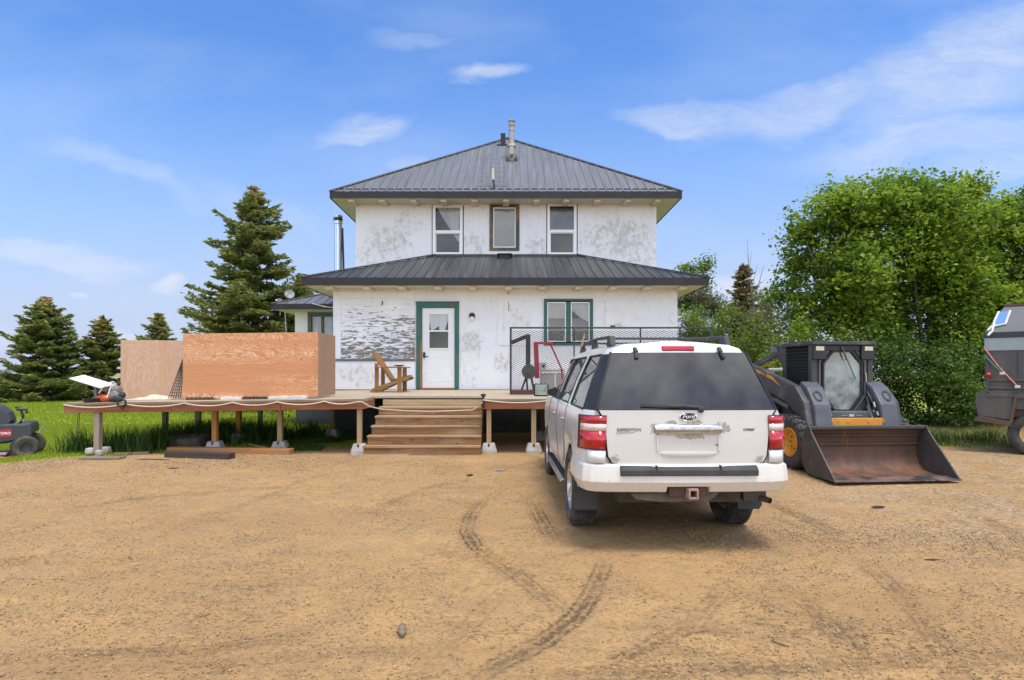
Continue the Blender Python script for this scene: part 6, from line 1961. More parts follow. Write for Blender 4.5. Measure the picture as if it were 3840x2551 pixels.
# cabin
m = MB(); m.box(-.86, .86, -.95, 2.8, .62, .66); m.box(-.9, .9, 2.3, 2.8, .66, 1.2); m.build('cabin_floor', CARPET, car)
for y, xs_ in ((1.35, (-.42, .42)), (.45, (-.45, .45)), (-.35, (-.45, .45))):
    for x in xs_:
        m = MB(); m.obox((x, y + .25, .95), (.54, .5, .16)); m.obox((x, y, 1.23), (.52, .14, .62), Matrix.Rotation(R(8), 3, 'X')); m.obox((x, y - .06, 1.60), (.26, .10, .17)); m.build('seat', BEIGE, car, bevel=.04, seg=3)
m = MB(); m.lathe([(.17, 0), (.185, .012), (.20, 0), (.185, -.012)], Matrix.Translation((-.42, 1.98, 1.22)) @ Matrix.Rotation(R(65), 4, 'X'), 24, close=True); m.build('steering_wheel', TRIM, car, smooth=50)
m = MB(); m.box(-.62, .62, -.70, 1.85, 1.845, 1.86); m.build('headliner', BEIGE, car)
# ================================================================== skid steer loader
SKX, SKY, SKROT = 5.38, 10.42, 185.0
sk = thing('skid_steer', 'charcoal skid steer loader with yellow rims and a wide rusty bucket on the ground', 'loader', (SKX, SKY, float(gz(5.5, 9.9)) - .02), (0, 0, R(SKROT)))
# local: +y is forward (towards the camera), +x is the picture's left
CHAR = pmat('charcoal_loader_paint', (.040, .040, .043), (.052, .051, .053), 5, rough=.5, c3=(.13, .125, .115), s3=2.5, lo3=.52, hi3=.72)
SLATE = pmat('slate_loader_paint', (.082, .083, .099), (.070, .071, .083), 4, rough=.5, c3=(.16, .155, .15), s3=2.6, lo3=.54, hi3=.75)
YEL = pmat('loader_yellow', (.66, .29, .022), (.58, .24, .018), 5, rough=.5, c3=(.30, .17, .06), s3=3, lo3=.56, hi3=.7)
CABG = glassmat('hazy_door_glass', (.5, .55, .55), .6, (.085, .10, .10), .06, dust=.92, dustc=(.36, .42, .41))
m = MB()
m.prism([(-1.15, .28), (.70, .28), (.86, .42), (.86, .66), (.70, .86), (-1.15, .80)], 'x', -.62, .62)
m.build('chassis', CHAR, sk, bevel=.02)
m = MB(); m.prism([(-1.30, .62), (-.62, .62), (-.62, 1.50), (-1.05, 1.42), (-1.30, 1.15)], 'x', -.60, .60); m.build('engine_cover', CHAR, sk, bevel=.03)
# cab
cw, cy0, cy1, czb, czt = .53, -.36, .52, .82, 2.03
m = MB()
for s in (-1, 1):
    m.box(min(s * cw, s * (cw - .085)), max(s * cw, s * (cw - .085)), cy1 - .10, cy1, czb, czt - .02)
    m.box(min(s * cw, s * (cw - .06)), max(s * cw, s * (cw - .06)), cy0, cy0 + .08, czb, czt - .02)
    m.box(min(s * cw, s * (cw - .05)), max(s * cw, s * (cw - .05)), cy0 + .08, cy1 - .10, czb, czb + .28)
m.box(-cw - .02, cw + .02, cy0 - .28, cy1 + .07, czt - .02, czt + .04)
m.box(-cw, cw, cy0 - .02, cy0, czb, czt - .02)
m.prism([(cy0 - .28, czt - .02), (cy0 - .01, czt - .02), (cy0 - .01, czt - .36), (cy0 - .26, czt - .16)], 'x', -cw, cw)
cab = m.build('cab', CHAR, sk, bevel=.012)
m = MB()
for s in (-1, 1):
    m.box(min(s * .30, s * (cw - .002)), max(s * .30, s * (cw - .002)), cy1 - .02, cy1 + .05, czt - .26, czt - .022)
m.box(-.30, .30, cy1 - .05, cy1 + .02, czt - .12, czt - .022)
m.build('lamp_housing', pmat('black_housing', (.018, .018, .02), rough=.5), cab, bevel=.012)
for s in (-1, 1):
    m = MB(); m.box(s * .42 - .07, s * .42 + .07, cy1 + .051, cy1 + .058, czt - .115, czt - .045); m.build('work_lamp', pmat('cream_lamp_lens', (.60, .54, .40), (.50, .45, .33), 20, rough=.3), cab, bevel=.004)
# side screens
for s in (-1, 1):
    m = MB()
    for i in range(17):
        z = czb + .32 + i * .054
        m.beam((s * (cw - .03), cy0 + .07, z), (s * (cw - .03), cy1 - .10, z), .010, .012)
    for i in range(11):
        y = cy0 + .10 + i * .063
        m.beam((s * (cw - .034), y, czb + .28), (s * (cw - .034), y, czt - .04), .010, .010, up=(0, 1, 0))
    m.build('side_screen', pmat('black_screen', (.018, .018, .018), rough=.6), cab)
# front door with octagonal window
def octo(w, h, c, zc, cb=None):
    cb = cb or c
    return [(-w + cb, zc - h), (w - cb, zc - h), (w, zc - h + c * 1.55), (w, zc + h - c * 1.15), (w - c, zc + h), (-w + c, zc + h), (-w, zc + h - c * 1.15), (-w, zc - h + c * 1.55)]
def ring(mb, outer, inner, y0, y1):
    n = len(outer)
    vs = [(p[0], y1, p[1]) for p in outer] + [(p[0], y1, p[1]) for p in inner] + [(p[0], y0, p[1]) for p in outer] + [(p[0], y0, p[1]) for p in inner]
    fs = []
    for i in range(n):
        k = (i + 1) % n
        fs += [(i, k, n + k, n + i), (2 * n + i, 3 * n + i, 3 * n + k, 2 * n + k), (i, 2 * n + i, 2 * n + k, k), (n + i, n + k, 3 * n + k, 3 * n + i)]
    mb.add(vs, fs)
zc = 1.42
g_in = octo(.318, .470, .165, zc, .19)
g_mid = octo(.350, .505, .18, zc, .21)
g_out = octo(.405, .560, .20, zc, .24)
rect = [(-.20, .84), (.20, .84), (.455, .90), (.455, 1.94), (.25, 1.99), (-.25, 1.99), (-.455, 1.94), (-.455, .90)]
m = MB(); ring(m, rect, g_mid, cy1 - .06, cy1 - .02); dr = m.build('cab_door', CHAR, sk)
m = MB(); ring(m, g_mid, g_in, cy1 - .05, cy1 + .012); m.build('window_rubber', pmat('window_rubber', (.014, .014, .015), rough=.6), dr)
m = MB(); ring(m, g_out, octo(.378, .532, .19, zc, .23), cy1 - .03, cy1 + .004); m.build('door_frame', pmat('grey_frame', (.085, .085, .085), (.11, .11, .11), 8, rough=.5), dr)
m = MB(); m.add([(p[0], cy1 - .02, p[1]) for p in g_in], [tuple(range(8))]); m.build('window', CABG, dr)
m = MB(); m.beam((.035, cy1 + .03, 1.985), (.02, cy1 + .035, 1.93), .03, .02); m.beam((.03, cy1 + .035, 1.97), (-.205, cy1 + .03, 1.45), .014, .014, up=(0, 1, 0)); m.beam((.0, cy1 + .03, 1.90), (-.05, cy1 + .03, 1.76), .022, .012, up=(0, 1, 0)); m.build('wiper', pmat('grey_wiper', (.10, .09, .08), rough=.5), dr)
m = MB(); m.beam((-.40, cy1 + .02, 1.40), (-.38, cy1 + .03, 1.55), .022, .022, up=(0, 1, 0)); m.build('door_latch', STEEL, dr, bevel=.004)
m = MB(); m.beam((-.12, cy1 - .3, 1.25), (-.12, cy1 - .3, 1.5), .45, .1); m.build('seat', BLK, cab, bevel=.03)
# sill plate and yellow cross plate
m = MB(); m.box(-.40, .40, cy1 - .02, cy1 + .20, .80, .93); m.build('step_plate', SLATE, sk, bevel=.01)
m = MB(); m.box(-.06, .02, cy1 + .2005, cy1 + .204, .85, .885); m.box(-.2, -.1, cy1 + .2005, cy1 + .204, .865, .87); m.box(.05, .15, cy1 + .2005, cy1 + .204, .865, .87); m.build('decal', pmat('white_decal', (.6, .6, .6), rough=.5), sk)
m = MB(); m.box(-.50, .50, .84, .90, .45, .835)
for x in (-.44, -.18, .16, .42): m.disc((x, .905, .785), .02, 'y', 10, .012)
m.build('quick_attach', YEL, sk, bevel=.012)
# loader arms
for s in (-1, 1):
    m = MB()
    pr = [(-1.20, 1.42), (-1.18, 1.66), (-1.08, 1.74), (-.94, 1.70), (.12, 1.44), (.50, 1.33), (.76, 1.08), (.90, .55), (.80, .38), (.62, .46), (.52, .88), (.22, 1.06), (-.9, 1.36), (-1.05, 1.34)]
    m.prism(pr, 'x', s * .685, s * .805)
    arm = m.build('loader_arm', CHAR, sk, bevel=.02)
    # broad slate front cover of the arm
    m = MB()
    x0, x1 = (s * .415, s * .70)
    q = [(.48, 1.42), (.66, 1.32), (.86, 1.05), (.985, .42), (.86, .40), (.74, .90), (.56, 1.14), (.38, 1.30)]
    m.prism(q, 'x', min(x0, x1), max(x0, x1))
    m.build('arm_cover', SLATE, arm, bevel=.03, seg=3)
    m = MB(); m.lathe([(.052, 0), (.066, .0), (.066, .006), (.052, .006)], Matrix.Translation((s * .58, .775, 1.19)) @ Matrix.Rotation(R(-54), 4, 'X') @ Matrix.Scale(1.5, 4, (0, 1, 0)), 20, close=True); m.build('cover_ring', pmat('dark_ring', (.03, .03, .034), rough=.5), arm)
    m = MB(); m.tube([(s * .38, .62, 1.02), (s * .34, .86, .62), (s * .32, .92, .48)], [.036, .048, .048], 12); m.tube([(s * .40, .56, 1.16), (s * .38, .66, .98)], .022, 10); m.build('tilt_cylinder', SLATE, arm, smooth=50)
    m = MB(); m.tube([(s * .74, -.98, 1.22), (s * .74, -.2, 1.08)], .032, 10); m.tube([(s * .74, -.2, 1.08), (s * .74, .25, .97)], .05, 12); m.build('lift_cylinder', pmat('lift_cylinder', (.13, .12, .10), (.08, .075, .065), 8, rough=.4), arm, smooth=50)
    m = MB()
    for dx in (.0, .025, .05): m.tube([(s * (.385 + dx * .5), .58 + dx, 1.24 - dx), (s * (.37 + dx * .5), .74, 1.06 - dx), (s * (.38 + dx * .5), .82, .80)], .011, 8)
    m.build('hose', BLK, arm, smooth=60)
    m = MB(); m.tube([(s * .385, .74, 1.08), (s * .38, .78, 1.0)], .017, 8); m.tube([(s * .395, .80, .93), (s * .395, .83, .87)], .017, 8); m.build('hose_fitting', STEEL, arm, smooth=60)
# yellow arrow mark on the outside of the arm, picture left
xs_ = .8055
m = MB()
for pl in ([(-.86, 1.60), (-.80, 1.625), (-.22, 1.49), (.04, 1.33), (-.24, 1.44), (-.80, 1.575)],):
    m.prism(pl, 'x', xs_, xs_ + .004)
m.build('decal', YEL, sk)
me = text_mesh('L190', .10, .002, Matrix.Translation((xs_ + .0042, -.50, 1.53)) @ Matrix.Rotation(R(-13), 4, 'X') @ Matrix.Rotation(R(90), 4, 'Z') @ RX, bold=.002)
link('lettering', me, pmat('dark_decal', (.03, .03, .03), rough=.5), sk)
m = MB(); m.lathe([(.001, 0), (.13, 0), (.13, .01), (.001, .01)], Matrix.Translation((.806, -1.04, 1.50)) @ Matrix.Rotation(R(90), 4, 'Y') @ Matrix.Scale(1.25, 4, (1, 0, 0)), 20); m.build('pivot_plate', pmat('green_grey_plate', (.07, .13, .04), (.10, .11, .09), 5, rough=.5), sk, smooth=40)
# rear strut, handrail behind the cab
m = MB(); m.beam((.48, -.52, 1.93), (.74, -1.10, 1.66), .07, .09); m.build('rear_strut', CHAR, sk, bevel=.01)
m = MB(); m.tube([(.50, -.45, 1.80), (.70, -1.0, 1.60)], .014, 8); m.build('cable_sheath', YEL, sk, smooth=60)
m = MB(); m.obox((.47, -.66, 1.98), (.16, .22, .12)); m.build('rear_lamp', pmat('grey_lamp_box', (.16, .165, .17), rough=.5), cab, bevel=.02)
# wheels
LUG = pmat('dusty_lug_rubber', (.045, .043, .040), (.065, .060, .053), 8, rough=.9)
for x in (.81, -.81):
    for y in (.55, -.62):
        s = 1 if x > 0 else -1
        q = Matrix.Translation((x, y, .43)) @ Matrix.Rotation(R(90) * s, 4, 'Y')
        m = MB(); tyre_mesh(m, q, .415, .30, .235, 19, .022, 36, 'chevron')
        wh = m.build('wheel', LUG, sk, smooth=30)
        m = MB(); m.lathe([(.238, -.10), (.238, .128), (.222, .138), (.205, .12), (.18, .045), (.10, .03), (.001, .03)], q, 32)
        m.build('rim', YEL, wh, smooth=45)
        for k in range(8 if x > 0 and y > 0 else 0):
            m = MB(); a = 2 * math.pi * k / 8; m.lathe([(.001, .012), (.012, .012), (.012, 0)], q @ Matrix.Translation((.11 * math.cos(a), .11 * math.sin(a), .032)), 8); m.build('wheel_nut', BLK, wh)
# bucket
bm_, nt, b = newmat('rusty_bucket_steel')
co = N(nt, 'TexCoord').outputs['Object']
s_ = N(nt, 'SeparateXYZ', {0: co})
n1 = NOISE(nt, MAP(nt, co, (.5, 1, 1.5)), 3.0, 7, .65)
col = MIX(nt, MR(nt, n1, .35, .65), (.070, .043, .030), (.125, .066, .040))
rz = MR(nt, s_.outputs[2], .45, .06, 0, 1)
n2 = NOISE(nt, MAP(nt, co, (1.2, 1, .5)), 4.0, 6, .65)
col = MIX(nt, MA(nt, 'MULTIPLY', MR(nt, n2, .42, .62), MA(nt, 'MULTIPLY', rz, .8)), col, (.24, .105, .055))
n3 = NOISE(nt, MAP(nt, co, (2.5, 1, .7), (4, 2, 7)), 2.0, 6, .6)
col = MIX(nt, MR(nt, n3, .60, .72, 0, .55), col, (.42, .17, .045))
setin(nt, b, 'Base Color', col)
setin(nt, b, 'Roughness', MR(nt, n1, .3, .7, .5, .8))
setin(nt, b, 'Metallic', .25)
BUCK = bm_
DARKST = pmat('dark_bucket_steel', (.050, .048, .046), (.075, .068, .060), 5, rough=.6, c3=(.16, .08, .04), s3=3, lo3=.56, hi3=.70)
EDGE = pmat('worn_cutting_edge', (.25, .16, .13), (.10, .065, .05), 2.6, (1, 1, 1), rough=.55, metal=.3, c3=(.045, .038, .034), s3=1.8, lo3=.48, hi3=.54)
bw = .95
prof = [(1.76, .012), (1.30, .022), (1.14, .05), (1.03, .13), (.985, .25), (.985, .46), (1.03, .60), (1.12, .705)]
m = MB()
vs = []
for (y, z) in prof: vs += [(-bw + .02, y, z), (bw - .02, y, z)]
# outer skin, 1.5 cm behind
out = [(1.76, -.004), (1.29, .002), (1.13, .03), (1.012, .12), (.965, .25), (.965, .465), (1.012, .615), (1.11, .72)]
for (y, z) in out: vs += [(-bw + .02, y, z), (bw - .02, y, z)]
n = len(prof)
fs = [(2 * i, 2 * i + 1, 2 * i + 3, 2 * i + 2) for i in range(n - 1)] + [(2 * n + 2 * i, 2 * n + 2 * i + 2, 2 * n + 2 * i + 3, 2 * n + 2 * i + 1) for i in range(n - 1)]
fs += [(2 * n - 2, 2 * n - 1, 4 * n - 1, 4 * n - 2), (0, 2 * n, 2 * n + 1, 1)]
m.add(vs, fs)
bk = m.build('bucket', BUCK, sk, smooth=50)
m = MB(); m.prism([(1.06, .665), (1.155, .69), (1.16, .735), (1.08, .74)], 'x', -bw - .01, bw + .01); m.build('top_lip', DARKST, bk, bevel=.006)
m = MB(); m.tube([(-bw + .02, 1.0, .44), (bw - .02, 1.0, .44)], .022, 8); m.tube([(-bw + .02, 1.035, .58), (bw - .02, 1.035, .58)], .014, 8); m.build('stiffener', BUCK, bk, smooth=60)
m = MB(); m.prism([(1.58, .030), (1.80, .010), (1.80, -.006), (1.58, .012)], 'x', -bw - .015, bw + .015); m.build('cutting_edge', EDGE, bk, bevel=.003)
for s in (-1, 1):
    m = MB(); m.prism([(1.80, .0), (1.29, -.002), (1.11, .02), (.99, .12), (.955, .25), (.955, .47), (1.0, .62), (1.09, .735), (1.17, .735), (1.20, .66)], 'x', s * bw - .012, s * bw + .012); m.build('side_plate', DARKST, bk, bevel=.003)
# ================================================================== wagon at the right edge
TX0, TY = X_(2267, 11.4), 11.4
wagon = thing('farm_wagon', 'tall dark steel farm wagon with a pale stripe at the right edge of the yard', 'wagon', (TX0, TY, 0.1))
WD = pmat('dark_wagon_steel', (.060, .058, .056), (.085, .080, .074), 2.4, (1.5, 1, .3), rough=.65, c3=(.12, .10, .08), s3=1.6, lo3=.52, hi3=.7)
WSL = pmat('slate_wagon_hood', (.105, .105, .115), (.085, .085, .092), 2.4, rough=.6)
WST = pmat('pale_green_stripe', (.27, .33, .33), (.23, .29, .29), 3, rough=.6, c3=(.18, .2, .19), s3=3, lo3=.6, hi3=.75)
WRU = pmat('rusty_brown_steel', (.13, .075, .05), (.085, .055, .04), 5, rough=.85)
TL = 4.0
WA = R(-40)
def XS(u):
    k = (u - 1180) / 1390
    return TX0 + (TY * k - TX0) / (math.cos(WA) - math.sin(WA) * k)
zt, zk, zs0, zs1, zb = Z_(710, TY + .5), Z_(767, TY), Z_(780, TY), Z_(809, TY), Z_(972, TY)
D_ = 2.2
m = MB(); m.box(TX0 + .03, TX0 + TL, TY, TY + D_, zb + .25, zs1); m.build('lower_side', WD, wagon, local=False, bevel=.01)
m = MB(); m.box(TX0 + .01, TX0 + TL, TY - .012, TY + D_, zs1, zs0); m.build('stripe_panel', WST, wagon, local=False, bevel=.006)
m = MB()
m.box(TX0, TX0 + TL, TY - .02, TY + D_, zs0, zk)
m.build('upper_rail', pmat('near_black_rail', (.028, .028, .03), rough=.5), wagon, local=False, bevel=.006)
m = MB()
a = [(TX0 + .01, TY, zk), (TX0 + TL, TY, zk), (TX0 + TL, TY + .5, zt), (TX0 + .30, TY + .5, zt)]
b_ = [(TX0 + .01, TY + D_, zk), (TX0 + TL, TY + D_, zk), (TX0 + TL, TY + D_ - .5, zt), (TX0 + .30, TY + D_ - .5, zt)]
m.add(a + b_, [(0, 1, 2, 3), (4, 7, 6, 5), (0, 3, 7, 4), (3, 2, 6, 7), (1, 5, 6, 2), (0, 4, 5, 1)])
m.build('hood', WSL, wagon, local=False, bevel=.008)
m = MB(); m.beam((TX0 + .30, TY + .5, zt + .015), (TX0 + TL, TY + .5, zt + .015), .05, .04); m.build('hood_edge', WRU, wagon, local=False)
m = MB()
for v_ in (876, 893.5): m.box(TX0 + .035, TX0 + TL, TY - .035, TY - .002, Z_(v_ + 2, TY), Z_(v_ - 2, TY))
m.box(TX0 + .035, TX0 + TL, TY - .045, TY - .002, Z_(914, TY), Z_(908, TY))
for i in range(8): m.box(TX0 + .5 + i * .5, TX0 + .53 + i * .5, TY - .02, TY - .001, Z_(873, TY), zs1 - .01)
m.box(TX0 + .028, TX0 + .075, TY - .03, TY + .0, Z_(910, TY), zs1)
m.build('side_rib', WD, wagon, local=False, bevel=.004)
m = MB()
x1 = XS(2338) - .22
m.prism([(XS(2247), Z_(925, TY)), (XS(2253), Z_(905, TY)), (XS(2272), Z_(901, TY)), (TX0 + .1, Z_(901, TY)), (x1 + .2, Z_(901, TY)), (x1 + .17, Z_(966, TY)), (XS(2254), Z_(958, TY))], 'y', TY - .03, TY + .6)
m.build('front_skirt', WD, wagon, local=False, bevel=.006)
m = MB(); m.prism([(XS(2243), Z_(970, TY)), (XS(2254), Z_(958, TY)), (XS(2330), Z_(969, TY)), (XS(2332), Z_(981, TY)), (XS(2296), Z_(976, TY))], 'y', TY - .06, TY + .5)
m.beam((XS(2340), TY - .02, Z_(915, TY)), (XS(2330), TY - .02, Z_(972, TY)), .05, .05, up=(0, 1, 0)); m.beam((XS(2336), TY - .02, Z_(914, TY)), (TX0 + 1.6, TY - .02, Z_(914, TY)), .05, .05)
m.box(TX0 + .1, TX0 + TL, TY + .1, TY + D_, zb + .1, zb + .25)
m.build('chassis_rail', WRU, wagon, local=False, bevel=.005)
for i, (wx, wy) in enumerate(((XS(2383), TY + .12), (XS(2383) + .95, TY + .12), (XS(2383), TY + D_ - .15), (XS(2383) + .95, TY + D_ - .15))):
    q = Matrix.Translation((wx, wy, float(gz(wx, wy)) + .375)) @ Matrix.Rotation(R(90), 4, 'X')
    m = MB(); tyre_mesh(m, q, .38, .24, .21, 0)
    wh = m.build('wheel', TYRE, wagon, local=False, smooth=40)
    m = MB(); m.lathe([(.212, -.08), (.212, .085), (.195, .095), (.17, .06), (.10, .03), (.07, .05), (.001, .05)], q, 28); m.build('rim', pmat('cream_rim', (.56, .40, .20), (.42, .27, .12), 6, rough=.7), wh, local=False, smooth=45)
m = MB(); m.blob((XS(2278), TY - .03, Z_(864, TY)), (.055, .05, .05), 12, 8); m.build('marker_lamp', LRED, wagon, local=False, smooth=60)
# blue sheet on the hood, straps on the side
wagon.rotation_euler = (0, 0, WA)
bs = thing('blue_panel', 'blue rectangular panel edged with white tape on the sloping wagon hood', 'panel', (X_(2297, TY + .2), TY + .2, 2.5))
def hood_pt(u, v_, off=.012):
    """point on the sloping hood face below a picture position"""
    d = V(((u - 1180) / 1390, 1, -(v_ - 860) / 1390)); o = V((0, 0, EYE))
    nrm = Matrix.Rotation(WA, 3, 'Z') @ V((0, -(zt - zk), .5)); nrm.normalize()
    t = (V((TX0, TY, zk)) - o).dot(nrm) / d.dot(nrm)
    return o + d * t + nrm * off
q = [hood_pt(*p) for p in ((2302, 721), (2328, 718), (2316, 748), (2285, 755))]
m = MB(); m.add(q + [p - V((0, -.0, .012)) + V((0, .008, 0)) for p in q], [(0, 1, 2, 3), (4, 7, 6, 5), (0, 4, 5, 1), (1, 5, 6, 2), (2, 6, 7, 3), (3, 7, 4, 0)]); m.build('sheet', pmat('blue_sheet', (.022, .16, .62), (.03, .20, .68), 3, rough=.4), bs, local=False)
q2 = [hood_pt(*p, .02) for p in ((2302, 721), (2292, 742), (2287, 765), (2277, 775))]
m = MB(); m.tube([hood_pt(*p, .018) for p in ((2328, 718), (2318, 748), (2300, 752), (2285, 755), (2276, 764))], .022, 6); m.tube(q2, .022, 6)
m.build('tape', WHT, bs, local=False, smooth=60)
def strap(us, mat, lbl, hook):
    t = thing('elastic_strap', lbl, 'strap', (TX0, TY, Z_(us[0][1], TY)), group='elastic straps on the wagon side')
    m = MB(); m.tube([(XS(u), TY - .055, Z_(v_, TY)) for u, v_ in us], .014, 6); m.build('band', mat, t, local=False, smooth=60)
    u, v_ = us[-1]
    m = MB(); m.obox((XS(u), TY - .055, Z_(v_ + 1, TY)), (.085, .03, .055)); m.build('hook', pmat('pale_hook', (.58, .57, .52), rough=.5), t, local=False, bevel=.012)
    t.rotation_euler = (0, 0, WA)
strap([(2267, 800), (2300, 844), (2345, 890)], pmat('red_strap', (.50, .10, .08), (.60, .30, .26), 40, rough=.8), 'longer red elastic strap stretched diagonally across the wagon side', None)
strap([(2268, 818), (2290, 842), (2310, 860)], pmat('green_strap', (.06, .26, .19), rough=.8), 'shorter green elastic strap below the red one on the wagon side', None)

# ================================================================== ride-on mower at the left edge
MX, MY = X_(28, 11.5), 11.5
mz = float(gz(MX, MY))
mow = thing('ride_on_mower', 'black ride-on mower with a red mowing deck at the left edge of the lawn', 'mower', (X_(64, MY), MY, mz))
def mp(u, v_, dy=0.0): return at(u, v_, MY + dy)
MBK = pmat('mower_charcoal', (.016, .017, .019), (.026, .027, .030), 5, rough=.45)
MGR = pmat('mower_grey', (.036, .038, .043), (.055, .057, .062), 5, rough=.5)
MRD = pmat('mower_red', (.46, .028, .035), (.38, .02, .03), 5, rough=.4)
wr = .205
for (dx, dy) in ((0, -.28), (-.12, .42)):
    q = Matrix.Translation((X_(64, MY), MY + dy, float(gz(X_(64, MY), MY)) + wr)) @ Matrix.Rotation(R(90), 4, 'X') @ Matrix.Rotation(R(18), 4, 'Y')
    m = MB(); tyre_mesh(m, q, wr, .22, .10, 26, .006)
    wh = m.build('wheel', TYRE, mow, local=False, smooth=40)
    m = MB(); m.lathe([(.102, -.06), (.102, .088), (.09, .092), (.075, .06), (.03, .05), (.001, .05)], q, 24); m.build('rim', MGR, wh, local=False, smooth=45)
for dy in (-.2, .5):
    q = Matrix.Translation((MX - 1.25, MY + dy, mz + .14)) @ Matrix.Rotation(R(90), 4, 'X')
    m = MB(); tyre_mesh(m, q, .14, .12, .07, 0); m.build('caster_wheel', TYRE, mow, local=False, smooth=40)
def slab(pts, d0, d1, name, mat, parent=mow, bev=.02):
    m = MB(); m.prism([(X_(u, MY), Z_(v_, MY)) for u, v_ in pts], 'y', MY + d0, MY + d1)
    return m.build(name, mat, parent, local=False, bevel=bev, seg=3)
slab([(-150, 1020), (30, 1018), (56, 1010), (60, 992), (36, 980), (-150, 990)], -.22, .55, 'chassis', MBK)
slab([(56, 976), (74, 974), (77, 985), (76, 1003), (62, 1006), (40, 1012), (20, 1014), (-40, 1016), (-40, 990), (6, 982), (20, 975)], -.30, -.18, 'side_cover', MGR)
slab([(10, 975), (72, 973.5), (77, 982), (76, 998), (30, 1000), (10, 996)], -.26, .50, 'engine_hood', MBK)
b1 = slab([(15.5, 987), (41, 986), (42, 1002), (18, 1003)], -.310, -.303, 'badge', MRD, bev=.003)
me = text_mesh('TORO', .062, .002, Matrix.Translation((X_(29, MY), MY - .3115, Z_(994.5, MY))) @ RX, bold=.0015)
link('lettering', me, WP, b1)
b1_ = bpy.data.objects[b1.children[0].name] if b1.children else None
for ch_ in b1.children:
    ch_.data.transform(MW[mow].inverted())
slab([(-70, 930), (4, 931), (16, 936), (30, 950), (36, 968), (30, 978), (-70, 978)], -.05, .42, 'seat', MGR)
slab([(-30, 962), (6, 958), (10, 976), (-30, 978)], -.07, -.055, 'seat_stripe', MRD, bev=.004)
m = MB(); m.tube([mp(12, 990, -.2), mp(35, 975, -.2), mp(40, 960, -.2), mp(36, 946, -.2), mp(26, 938, -.2)], .022, 8); m.tube([mp(28, 943, -.2), mp(47, 944, -.2), mp(46, 953, -.2)], .028, 8); m.tube([mp(-10, 990, .4), mp(30, 975, .5), mp(36, 946, .5), mp(20, 935, .5)], .02, 8)
m.build('armrest', MBK, mow, local=False, smooth=50)
PLV = pmat('pale_lever', (.3, .3, .3), rough=.4, metal=.6)
m = MB(); m.tube([mp(8, 988, -.25), mp(28, 972, -.25), mp(35, 962, -.2)], .008, 6); m.build('lever', PLV, mow, local=False, smooth=50)
m = MB(); m.tube([mp(60, 1000, -.31), mp(68, 988, -.31), mp(73, 980, -.3)], .012, 6); m.build('grab_handle', PLV, mow, local=False, smooth=50)
slab([(-120, 1048), (-20, 1040), (18, 1042), (50, 1049), (46, 1053), (10, 1056), (-120, 1062)], -.45, .55, 'mowing_deck', MRD)
m = MB(); m.box(MX - .5, MX + .05, MY - .4, MY + .1, Z_(1042, MY), Z_(1037, MY)); m.build('deck_shield', pmat('grey_deck_shield', (.3, .29, .28), rough=.6), mow, local=False, bevel=.01)
mow.rotation_euler = (0, 0, R(30))
# ================================================================== trees
def quads(c, a, b_):
    """rhombus leaves: centres c, half axes a and b_ (n,3)"""
    vs = np.stack([c - a, c + b_, c + a, c - b_], 1).reshape(-1, 3)
    n = len(c)
    return vs, (np.arange(n * 4).reshape(n, 4))
def unit(v): return v / (np.linalg.norm(v, axis=1, keepdims=True) + 1e-9)
BARK = pmat('grey_brown_bark', (.15, .125, .10), (.09, .072, .055), 6, (1, 1, .3), rough=.95, bump=.1)
SPR = leafmat('spruce_needles', (.13, .165, .046), (.34, .34, .10), (.52, .34, .11), trans=.45, rough=.7)
SPR_B = leafmat('brownish_spruce_needles', (.11, .105, .040), (.22, .16, .065), (.34, .22, .09), trans=.3, rough=.7)
MAPLE = leafmat('maple_leaves', LEAF_A, LEAF_B, trans=.45)
SHRUB = leafmat('shrub_leaves', (.09, .155, .018), (.26, .34, .045), trans=.42)
SHRUB_D = leafmat('dark_shrub_leaves', (.045, .090, .014), (.11, .18, .025), trans=.35)
THIN = leafmat('thin_grey_leaves', (.13, .15, .07), (.22, .22, .10), trans=.3)

